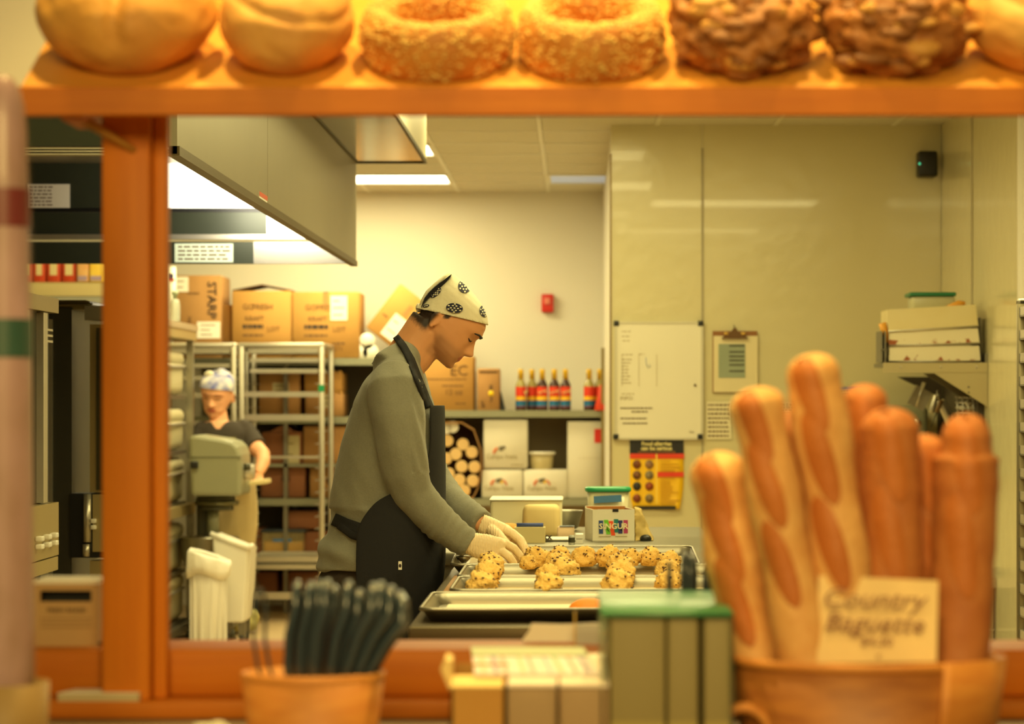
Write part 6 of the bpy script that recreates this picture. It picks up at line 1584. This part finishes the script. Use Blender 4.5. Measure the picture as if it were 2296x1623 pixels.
def loop(label, b1, b2, top, d, r, lean=0.0, group='slate blue loops in the wooden tub', ybase=1560):
    """an inverted U through pixel base points b1, b2 and top point"""
    t = thing('wire_loop', label, 'loop', group)
    (x1, dy1), (x2, dy2), (xt, yt) = b1, b2, top
    if ybase > 1500:
        x1, x2, dy1, dy2 = 702 + (x1 - 702) * .8, 702 + (x2 - 702) * .8, dy1 * .6, dy2 * .6
    A, B = P(x1, ybase, d + dy1), P(x2, ybase, d + dy2)
    T1, T2 = P(xt, yt + 55, d + dy1), P(xt + (x2 - x1) * .9, yt + 55, d + dy2)
    bow = X_ * (-.006 if ybase > 1500 else 0)
    pts = [A, A.lerp(T1, .35) + bow, A.lerp(T1, .7) + bow, T1]
    mid = (T1 + T2) / 2; up = P(xt + (x2 - x1) * .45, yt, d + (dy1 + dy2) / 2)
    for k in range(1, 8):
        a = pi * k / 8; pts.append(mid + (T1 - mid) * cos(a) + (up - mid) * sin(a))
    pts += [T2, B.lerp(T2, .7) + bow, B.lerp(T2, .35) + bow, B]
    MB().tube(pts, r * .88, 10).build('wire', M_loop, t)
    return t
LP = [((573, -.02), (607, .0), (571, 1322), .0025), ((640, -.04), (652, .03), (662, 1309), .006), ((672, -.03), (690, .04), (690, 1312), .0065), ((692, .0), (706, .05), (712, 1310), .0065), ((708, -.05), (722, .02), (728, 1308), .0065), ((722, .02), (736, .06), (745, 1322), .006),
      ((752, -.05), (768, .02), (776, 1311), .0065), ((768, .0), (786, .05), (800, 1330), .0062), ((786, -.05), (800, .02), (832, 1316), .0065), ((800, -.02), (812, .045), (850, 1313), .0065), ((812, -.04), (826, .03), (872, 1322), .0065), ((824, .0), (838, .05), (893, 1334), .0062), ((832, -.03), (846, .03), (900, 1345), .006)]
ords = ['first', 'second', 'third', 'fourth', 'fifth', 'sixth', 'seventh', 'eighth', 'ninth', 'tenth', 'eleventh', 'twelfth', 'thirteenth']
for k, (b1, b2, tp, r) in enumerate(LP):
    loop('thin slate blue loop standing apart at the tub edge' if k == 0 else 'slate blue loop, %s from the thin one, in the wooden tub' % ords[k - 1], b1, b2, tp, 3.0, r)
# a second tub of loops half hidden behind the glass case
t = thing('wooden_tub', 'second wooden tub of blue loops hidden behind the glass case', 'tub', None, V((PX(1555, 3.36), 3.345, CZ + .0)))
MB().loft([oval(0, .03, .024), oval(.11, .036, .03), oval(.11, .033, .027), oval(.006, .027, .021)], cap=False).loft([oval(0, .0298, .0238), oval(.006, .0298, .0238)]).build('wall', M_chip, t)
for k, (b1, b2, tp, r) in enumerate((((1520, -.01), (1526, .01), (1498, 1262), .003), ((1538, -.01), (1546, .012), (1534, 1246), .006), ((1546, -.012), (1556, .01), (1548, 1252), .006), ((1572, -.01), (1582, .01), (1580, 1272), .005), ((1584, -.01), (1592, .01), (1596, 1268), .005))):
    loop(['thin blue loop leaning out behind the glass case', 'tallest blue loop behind the glass case', 'blue loop next to the tallest one behind the glass case', 'short blue loop by the outer baguette, first', 'short blue loop by the outer baguette, last'][k], b1, b2, tp, 3.345, r, group='blue loops behind the glass case', ybase=1480)
# ---------------------------------------------------------------- small cardboard box
d_ = 2.98; zt = PZ(1542, d_)
t = thing('cardboard_box', 'small open cardboard box beside the striped cartons', 'box', None, V((PX(1072, d_), d_, CZ)))
w2 = 62 / F * d_; hh = zt - CZ; dp_ = .13
MB().box(-w2, w2, 0, .003, 0, hh).box(-w2, -w2 + .003, 0, dp_, 0, hh).box(w2 - .003, w2, 0, dp_, 0, hh + .012).box(-w2, w2, dp_ - .003, dp_, 0, hh + .016).box(-w2, w2, 0, dp_, 0, .003).build('body', M_card2, t)
MB().add([(-w2, .0, hh), (w2, .0, hh), (w2, .055, hh + .007), (-w2, .055, hh + .007), (-w2, .0, hh + .002), (w2, .0, hh + .002), (w2, .055, hh + .009), (-w2, .055, hh + .009)], [(0, 3, 2, 1), (4, 5, 6, 7), (0, 1, 5, 4), (1, 2, 6, 5), (2, 3, 7, 6), (3, 0, 4, 7)]).build('front_flap', mat('pale_kraft', (232, 204, 140), 0.8, n=14, amt=0.1), t)
MB().add([(-w2, .02, hh - .01), (-w2 - .013, .02, hh + .02), (-w2 - .008, .02, hh + .032), (-w2, .02, hh + .03), (-w2, .08, hh - .01), (-w2 - .013, .08, hh + .02), (-w2 - .008, .08, hh + .034), (-w2, .08, hh + .03)], [(0, 1, 2, 3), (7, 6, 5, 4), (0, 4, 5, 1), (1, 5, 6, 2), (2, 6, 7, 3), (3, 7, 4, 0)]).build('side_flap', mat('pale_kraft', (232, 204, 140)), t)
# ---------------------------------------------------------------- cartons under a striped sheet
d_ = 2.95; zt = PZ(1533, d_)
for k, (x0, x1, lb) in enumerate(((1137, 1248, 'mauve-grey carton under the striped sheet, nearer the cardboard box'), (1254, 1365, 'mauve-grey carton under the striped sheet, nearer the glass case'))):
    t = thing('paper_carton', lb, 'carton', 'mauve-grey cartons on the counter')
    MB().rbox(PX(x0, d_), PX(x1, d_), d_, d_ + .36, CZ, zt - .004, .004, 2).build('body', mat('mauve_grey_card', (160, 134, 104), 0.7, n=8, amt=0.1), t)
    MB().box(PX(x0, d_), PX(x1, d_), d_ - .001, d_ + .36, zt - .0038, zt).build('lid', mat('pale_lilac_card', (236, 222, 214), 0.7, n=8, amt=0.05), t)
t = thing('striped_sheet', 'white sheet with faint plaid stripes lying on the mauve cartons', 'paper')
zs = zt + .001
sp_ = [P(1065, 1518, 0), ]
dA = (EYE - zs) * F / (1517 - VY); dB_ = (EYE - zs) * F / (1458 - VY)
def SH(u, v, z=0): d__ = dA + (dB_ - dA) * v; xa = 1064 + (1056 - 1064) * v; xb = 1346 + (1306 - 1346) * v; return V((PX(xa + (xb - xa) * u, d__), d__, zs + z))
MB().add([SH(0, 0), SH(1, 0), SH(1, 1), SH(0, 1), SH(0, 0, .004), SH(1, 0, .004), SH(1, 1, .004), SH(0, 1, .004)], [(0, 3, 2, 1), (4, 5, 6, 7), (0, 1, 5, 4), (1, 2, 6, 5), (2, 3, 7, 6), (3, 0, 4, 7)]).build('sheet', mat('white_sheet', (216, 206, 210), 0.6, n=8, amt=0.03), t)
for k, (u, wd, c_) in enumerate(((.06, .03, (222, 226, 208)), (.16, .035, (206, 190, 214)), (.24, .03, (240, 200, 200)), (.38, .03, (214, 224, 206)), (.46, .03, (242, 206, 204)), (.6, .02, (214, 206, 222)), (.68, .035, (204, 220, 206)), (.8, .03, (242, 206, 200)), (.9, .03, (206, 196, 216)))):
    MB().add([SH(u, .0, .0042), SH(u + wd, 0, .0042), SH(u + wd, 1, .0042), SH(u, 1, .0042), SH(u, .0, .005), SH(u + wd, 0, .005), SH(u + wd, 1, .005), SH(u, 1, .005)], [(0, 3, 2, 1), (4, 5, 6, 7), (0, 1, 5, 4), (1, 2, 6, 5), (2, 3, 7, 6), (3, 0, 4, 7)]).build('stripe', mat('stripe_%d' % k, tuple(int(v * .84 - (14 if v < 210 else 0)) for v in c_), 0.7, n=10, amt=0.05), t)
MB().add([SH(0, .62, .0052), SH(1, .62, .0052), SH(1, .98, .0052), SH(0, .98, .0052), SH(0, .62, .0058), SH(1, .62, .0058), SH(1, .98, .0058), SH(0, .98, .0058)], [(0, 3, 2, 1), (4, 5, 6, 7), (0, 1, 5, 4), (1, 2, 6, 5), (2, 3, 7, 6), (3, 0, 4, 7)]).build('cross_stripe', mat('pale_green_stripe', (176, 184, 156), 0.7, n=30, amt=0.12), t)
# ---------------------------------------------------------------- glass case
d_ = 2.95; zt = PZ(1376, d_)
gx0, gx1 = PX(1346, d_), PX(1645, d_); gd = .33
t = thing('glass_case', 'green-tinted acrylic case holding khaki packs', 'case')
M_acr = mat('green_acrylic', (176, 206, 170), 0.12, n=4, amt=0.05, trans=0.85, alpha=0.6)
MB().box(gx0, gx0 + .004, d_, d_ + gd, CZ, zt - .004).build('side_pane', M_acr, t)
MB().box(gx1 - .004, gx1, d_, d_ + gd, CZ, zt - .004).build('side_pane', M_acr, t)
MB().box(gx0 + .004, gx1 - .004, d_ + gd - .004, d_ + gd, CZ, zt - .004).build('back_pane', M_acr, t)
MB().rbox(gx0, gx1, d_ - .002, d_ + gd, zt - .004, zt + .003, .002, 1).build('lid', mat('mint_acrylic', (70, 134, 94), 0.3, n=5, amt=0.1, trans=0.1), t)
for k, (x0, x1, lb) in enumerate(((1368, 1492, 'wide khaki pack in the glass case, nearest the striped sheet'), (1497, 1566, 'narrow khaki pack in the middle of the glass case'), (1578, 1638, 'khaki pack in the glass case, nearest the baguettes'))):
    p_ = thing('card_pack', lb, 'pack', 'khaki packs in the glass case')
    MB().rbox(PX(x0, d_ + .006), PX(x1, d_ + .006), d_ + .006, d_ + gd - .01, CZ, zt - .006, .003, 2).build('pack', mat('khaki_card', (138, 126, 86), 0.6, n=6, amt=0.08), p_)
    MB().box(PX(x0, d_ + .006) + .001, PX(x1, d_ + .006) - .001, d_ + .0045, d_ + .006, CZ + .005, CZ + .052).build('print_band', mat('khaki_print', (158, 144, 88), 0.6, n=20, amt=0.12), p_)
# ---------------------------------------------------------------- basket of baguettes
bc = V((PX(1943, 3.05), 3.05, CZ)); br = 302 / F * 3.05; bh_ = PZ(1478, 3.05) - CZ; bdp = .118
t = thing('bread_basket', 'oval bentwood basket of baguettes with a loop handle', 'basket', None, bc)
MB().loft([oval(0, br * .90, bdp * .9), oval(bh_, br, bdp), oval(bh_, br - .006, bdp - .006), oval(.006, br * .9 - .006, bdp * .9 - .006)], cap=False).loft([oval(0, br * .899, bdp * .899), oval(.006, br * .899, bdp * .899)]).build('wall', mat('dark_bentwood', (186, 122, 56), 0.5, n=5, stretch=(3, 3, 14), rgb2=(132, 72, 30), amt=0.3), t)
rim_ = MB().tube(oval(bh_, br - .002, bdp - .002) + [oval(bh_, br - .002, bdp - .002)[0]], .006, 8).build('rim', M_chip, t)
ov = MB(); rg = []
for z, k_ in ((0.0, .9), (bh_ + .004, 1.0)):
    rg.append([V((cos(R(a)) * (br * k_ + .006), sin(R(a)) * (bdp * k_ + .006), z)) for a in range(-62, 22, 4)])
o = ov.loft(rg, cap=False, closed=False).build('lapped_band', M_chip, t); so = o.modifiers.new('t', 'SOLIDIFY'); so.thickness = .006; so.offset = -1
MB().tube([V((-br * .97 + .045 * (1 - cos(R(a))) * .0 + .034 * cos(R(a)) + .004, -.06 - .0, .028 + .036 * sin(R(a)))) for a in range(-60, 241, 15)], .0065, 10).build('loop_handle', M_chip, t)
M_bag = crust('baguette_crust', (234, 190, 128), (206, 142, 78), 24, .2, 50)
M_bag2 = crust('dark_baguette_crust', (204, 134, 76), (164, 90, 44), 18, .2, 50)
M_score = mat('dark_score', (196, 118, 54), 0.6, n=14, amt=0.3, bump=0.2, bscale=60, rgb2=(176, 98, 42))
BG = [((1602, 1012), (1640, 1240), (1722, 1640), 62, 3.07, M_bag, 'baguette at the glass case end of the basket, leaning out'),
      ((1690, 868), (1737, 1110), (1838, 1650), 60, 2.995, M_bag, 'tall floury baguette, second from the glass case'),
      ((1770, 922), (1796, 1200), (1830, 1630), 56, 3.10, M_bag2, 'darker baguette half hidden behind the two tallest'),
      ((1817, 792), (1856, 1050), (1935, 1640), 64, 3.01, M_bag, 'tallest baguette, split twice, in the middle of the basket'),
      ((1940, 860), (1938, 1100), (1945, 1640), 50, 3.12, M_bag2, 'thin dark baguette standing behind the tallest'),
      ((1993, 912), (2000, 1150), (2015, 1640), 66, 3.03, M_bag2, 'broad smooth baguette behind the price card'),
      ((2068, 972), (2070, 1150), (2075, 1640), 56, 3.09, M_bag2, 'short baguette between the two broad dark ones'),
      ((2168, 926), (2168, 1180), (2135, 1650), 70, 3.045, M_bag2, 'broad dark baguette at the far end of the basket')]
for k, (a, b, c_, r, d_, m, lb) in enumerate(BG):
    t = thing('baguette', lb, 'baguette', 'baguettes in the basket', P(c_[0], c_[1], d_))
    A, B, C_ = P(a[0], a[1], d_), P(b[0], b[1], d_), P(c_[0], c_[1], d_)
    if C_.z < CZ + .02: C_.z = CZ + .02
    pts = []; N = 60; us = [(i / N) ** 1.7 for i in range(N + 1)]
    for i in range(N + 1):
        u = us[i]
        p = A * ((1 - u) * (1 - 2 * u) if False else (1 - u) ** 2) + B * (2 * u * (1 - u)) + C_ * (u * u)
        pts.append(p)
    # shift so the curve passes the middle point
    rk = r / F * d_
    rad = []
    for i in range(N + 1):
        s_ = us[i] * (C_ - A).length
        q = min(1, max(.004, s_ / (rk * 1.25)))
        bulge = 1 + .07 * sin(us[i] * pi * 5.5 + k) * (m is M_bag) + .03 * noise.noise(V((i * .3, k, 0)))
        if k == 7: bulge *= .82 if us[i] < .17 else 1.04
        rad.append(rk * sqrt(max(0.0, 1 - (1 - q) ** 2)) * bulge if q < 1 else rk * bulge)
    me = MB().tube(pts, rad, 24).mesh('crust')
    for v in me.vertices: v.co += V(noise.noise_vector(v.co * 26)) * .0015
    o = obj('crust', me, m, t); rel(o, t)
    ax = (C_ - A).normalized(); side = ax.cross(V((0, 1, 0))).normalized()
    sc = ((.135, .3), (.36, .25), (.58, .3)) if m is M_bag else ((.2, .1), (.48, .2))
    bvq = bvh_of(me)
    for (u, sd_) in sc:
        i = min(range(N + 1), key=lambda q_: abs(us[q_] - u)); p = pts[i]; h_ = None
        mb = MB(); rings = []; L_ = rk * 1.75; Wd = rk * .46
        tilt_ = ax + side * .16
        tilt_.normalize()
        vs = []; ok = True; nu_, nv_ = 14, 8
        for iu in range(nu_ + 1):
            for iv in range(nv_ + 1):
                uu = -1 + 2 * iu / nu_; vv = (-1 + 2 * iv / nv_) * sqrt(max(0.0, 1 - uu * uu))
                q = p + tilt_ * (uu * L_) + side * (vv * Wd - sd_ * rk)
                src = V((q.x, q.y - .2, q.z)); hit = bvq.ray_cast(src, V((0, 1, 0)))[0]
                if hit is None: hit = bvq.find_nearest(V((q.x, q.y - rk * .6, q.z)))[0]
                lift = .0015 + .004 * (1 - uu * uu) * (1 - vv * vv)
                vs.append(hit - V((0, lift, 0)))
        fs = [(a_ * (nv_ + 1) + b_, a_ * (nv_ + 1) + b_ + 1, (a_ + 1) * (nv_ + 1) + b_ + 1, (a_ + 1) * (nv_ + 1) + b_) for a_ in range(nu_) for b_ in range(nv_)]
        o = MB().add(vs, fs, True).build('score', M_score, t); rel(o, t)
# price card
t = thing('price_card', 'handwritten card reading Country Baguette standing in the basket', 'card')
c0, c1, c2, c3 = P(1832, 1487, 2.962), P(2100, 1484, 2.955), P(2104, 1302, 2.975), P(1836, 1290, 2.982)
bk = V((0, .0015, 0))
MB().add([c0, c1, c2, c3, c0 + bk, c1 + bk, c2 + bk, c3 + bk], [(0, 1, 2, 3), (7, 6, 5, 4), (0, 4, 5, 1), (1, 5, 6, 2), (2, 6, 7, 3), (3, 7, 4, 0)]).build('card', mat('cream_card', (238, 206, 150), 0.7, n=5, amt=0.05), t)
M_hand = mat('purple_brown_ink', (160, 112, 92), 0.8, n=30, amt=0.25)
tilt_m = Matrix.Rotation(R(-6), 4, 'X')
def cardtext(body, x, y, size, shear=.35):
    o = text('lettering', body, size, facing(P(x, y, 2.957), -2) @ Matrix(((1, shear, 0, 0), (0, 1, 0, 0), (0, 0, 1, 0), (0, 0, 0, 1))), M_hand, t, bold=.0, sx=1.12)
cardtext('Country', 1962, 1344, .032); cardtext('Baguette', 1964, 1398, .030); cardtext('$4.50', 1966, 1438, .015, .2); cardtext('v', 1970, 1470, .012)
# ---------------------------------------------------------------- left foreground
d_ = 2.9
t = thing('wrapped_bread', 'tall plastic-wrapped bread with maroon and green label bands', 'bread', None, V((PX(0, d_), d_, CZ)))
zt = PZ(170, d_)
def col(x_off, r_): return None
rings = []
prf = []
for z, xr in ((CZ + .03, 76), (PZ(1400, d_), 76), (PZ(1000, d_), 71), (PZ(600, d_), 66), (PZ(400, d_), 62), (PZ(290, d_), 58), (PZ(235, d_), 52), (PZ(205, d_), 45), (PZ(185, d_), 35), (PZ(173, d_), 23), (PZ(168, d_), 11)):
    cx_ = PX(8, d_); rr_ = max(.004, (xr - 8) / F * d_)
    rings.append([V((cx_ + cos(2 * pi * k / 32) * rr_ * (1 + .05 * noise.noise(V((cos(2 * pi * k / 32) * 2, sin(2 * pi * k / 32) * 2, z * 9)))), d_ + sin(2 * pi * k / 32) * rr_, z)) for k in range(32)])
part(MB().loft(rings), 'bread', mat('mottled_wrapped_bread', (208, 172, 188), 0.4, n=16, amt=0.45, rgb2=(150, 116, 104), coat=0.2, stretch=(1, 1, .4)), t)
rg = lambda y0, y1, xr: [[V((PX(8, d_) + cos(2 * pi * k / 32) * ((xr - 8 + 1.5) / F * d_ + .0012), d_ + sin(2 * pi * k / 32) * ((xr - 8 + 1.5) / F * d_ + .0012), PZ(y, d_))) for k in range(32)] for y in (y1, y0)]
part(MB().loft(rg(425, 510, 63.5), cap=False), 'maroon_band', mat('maroon_label', (122, 16, 44), 0.4, n=8, amt=0.2), t)
part(MB().loft(rg(716, 802, 68), cap=False), 'green_band', mat('dark_green_label', (0, 88, 84), 0.4, n=8, amt=0.2), t)
film = [[V((PX(8, d_) + (p.x - PX(8, d_)) * 1.12, d_ + (p.y - d_) * 1.12, p.z)) for p in r] for r in rings]
part(MB().loft(film, cap=False), 'plastic_film', mat('clear_film', (228, 206, 160), 0.15, n=6, amt=0.1, alpha=0.06, coat=0.3), t)
t = thing('pale_tub', 'pale wooden tub holding the wrapped bread, cut off by the picture edge', 'tub', None, V((PX(8, 2.9), 2.9, CZ)))
MB().lathe([(.044, 0), (.05, .005), (.0525, .105), (.049, .105), (.046, .01)], n=32, cap=False).lathe([(.044, 0), (.044, .006)], n=32).build('wall', mat('pale_tub_wood', (156, 126, 78), 0.55, n=8, amt=0.2), t)
# box behind the ledge, left of the post
d_ = 3.5
t = thing('cardboard_box', 'tan printed box with a dark hand slot behind the counter rail', 'box', None, V((PX(150, d_), d_, 1.03)))
x0, x1, zt = PX(76, d_) - PX(150, d_), PX(219, d_) - PX(150, d_), PZ(1309, d_) - 1.03
sx0_, sx1_, sz0, sz1 = PX(90, d_) - PX(150, d_), PX(205, d_) - PX(150, d_), PZ(1349, d_) - 1.03, PZ(1324, d_) - 1.03
mb = MB().box(x0, x1, 0, .004, 0, sz0).box(x0, x1, 0, .004, sz1, zt).box(x0, sx0_, 0, .004, sz0, sz1).box(sx1_, x1, 0, .004, sz0, sz1)
mb.box(x0, x0 + .004, .004, .09, 0, zt).box(x1 - .004, x1, .004, .09, 0, zt).box(x0, x1, .086, .09, 0, zt).box(x0, x1, .004, .086, 0, .004)
mb.build('body', mat('tan_box_card', (190, 156, 110), 0.75, n=8, amt=0.1), t)
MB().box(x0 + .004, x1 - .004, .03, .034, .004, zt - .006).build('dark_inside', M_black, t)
MB().box(x0 - .001, x1 + .001, -.001, .09, zt, zt + .005).build('white_edge', M_paper, t)
text('print', 'FRESH BAKED', .009, facing(V((0, -.0012, sz0 - .012))), M_inkb, t)
mb = MB()
for k in range(3): mb.box(x0 * .8, x1 * .8, -.001, 0, sz0 - .024 - k * .006, sz0 - .0225 - k * .006)
mb.build('print_lines', mat('faint_brown_print', (164, 130, 90), 0.8, n=30, amt=0.2), t)
# card pad on the ledge
t = thing('card_pad', 'flat pad of pale cards lying on the ledge below the post', 'pad', None, V((PX(225, 3.39), 3.39, .966)))
MB().add([(-.058, -.0, 0), (.052, 0, 0), (.058, .05, 0), (-.044, .05, 0), (-.058, 0, .010), (.052, 0, .010), (.058, .05, .010), (-.044, .05, .010)], [(0, 3, 2, 1), (4, 5, 6, 7), (0, 1, 5, 4), (1, 2, 6, 5), (2, 3, 7, 6), (3, 0, 4, 7)]).build('cards', mat('grey_card_edges', (196, 180, 146), 0.7, n=60, amt=0.2, stretch=(1, 1, 40)), t)
MB().add([(-.058, -.0, .0102), (.052, 0, .0102), (.058, .05, .0102), (-.044, .05, .0102), (-.058, 0, .0114), (.052, 0, .0114), (.058, .05, .0114), (-.044, .05, .0114)], [(0, 3, 2, 1), (4, 5, 6, 7), (0, 1, 5, 4), (1, 2, 6, 5), (2, 3, 7, 6), (3, 0, 4, 7)]).build('top_card', M_paper, t)
# crumpled tissue on the counter, and papers standing behind the rail
t = thing('crumpled_tissue', 'crumpled pale tissue on the counter before the wooden tub', 'tissue', None, V((PX(470, 3.0), 3.0, CZ)))
me = remesh(MB().ball((0, 0, .022), .024, sx=1.5, sz=1.0), 'tissue', .003, 1)
for v in me.vertices: v.co += V(noise.noise_vector(v.co * 60)) * .008
for v in me.vertices: v.co.z = max(v.co.z, 0.0)
obj('tissue', me, mat('tissue_paper', (206, 200, 184), 0.8, n=20, amt=0.15), t)
t = thing('paper_sheet', 'torn white paper propped on the counter rail in front of the table', 'paper')
dd = 3.56
MB().prism([(PX(1168, dd), 1.031), (PX(1352, dd), 1.031), (PX(1350, dd), PZ(1396, dd)), (PX(1262, dd), PZ(1400, dd)), (PX(1192, dd), PZ(1398, dd)), (PX(1186, dd), PZ(1415, dd))], 'y', dd, dd + .004).build('sheet', M_paper, t)
t = thing('acrylic_holder', 'small clear acrylic stand on the counter rail beside the glass case', 'holder')
dd = 3.52
MB().box(PX(1287, dd), PX(1291, dd), dd, dd + .004, 1.031, PZ(1370, dd)).build('edge', mat('amber_edge', (206, 172, 90), 0.2, n=6, amt=0.1), t)
MB().box(PX(1292, dd), PX(1350, dd), dd, dd + .003, 1.031, PZ(1400, dd)).build('pane', mat('pale_blue_acrylic', (206, 208, 206), 0.15, n=4, amt=0.08, alpha=0.7), t)
bpy.data.scenes.remove(SIDE)
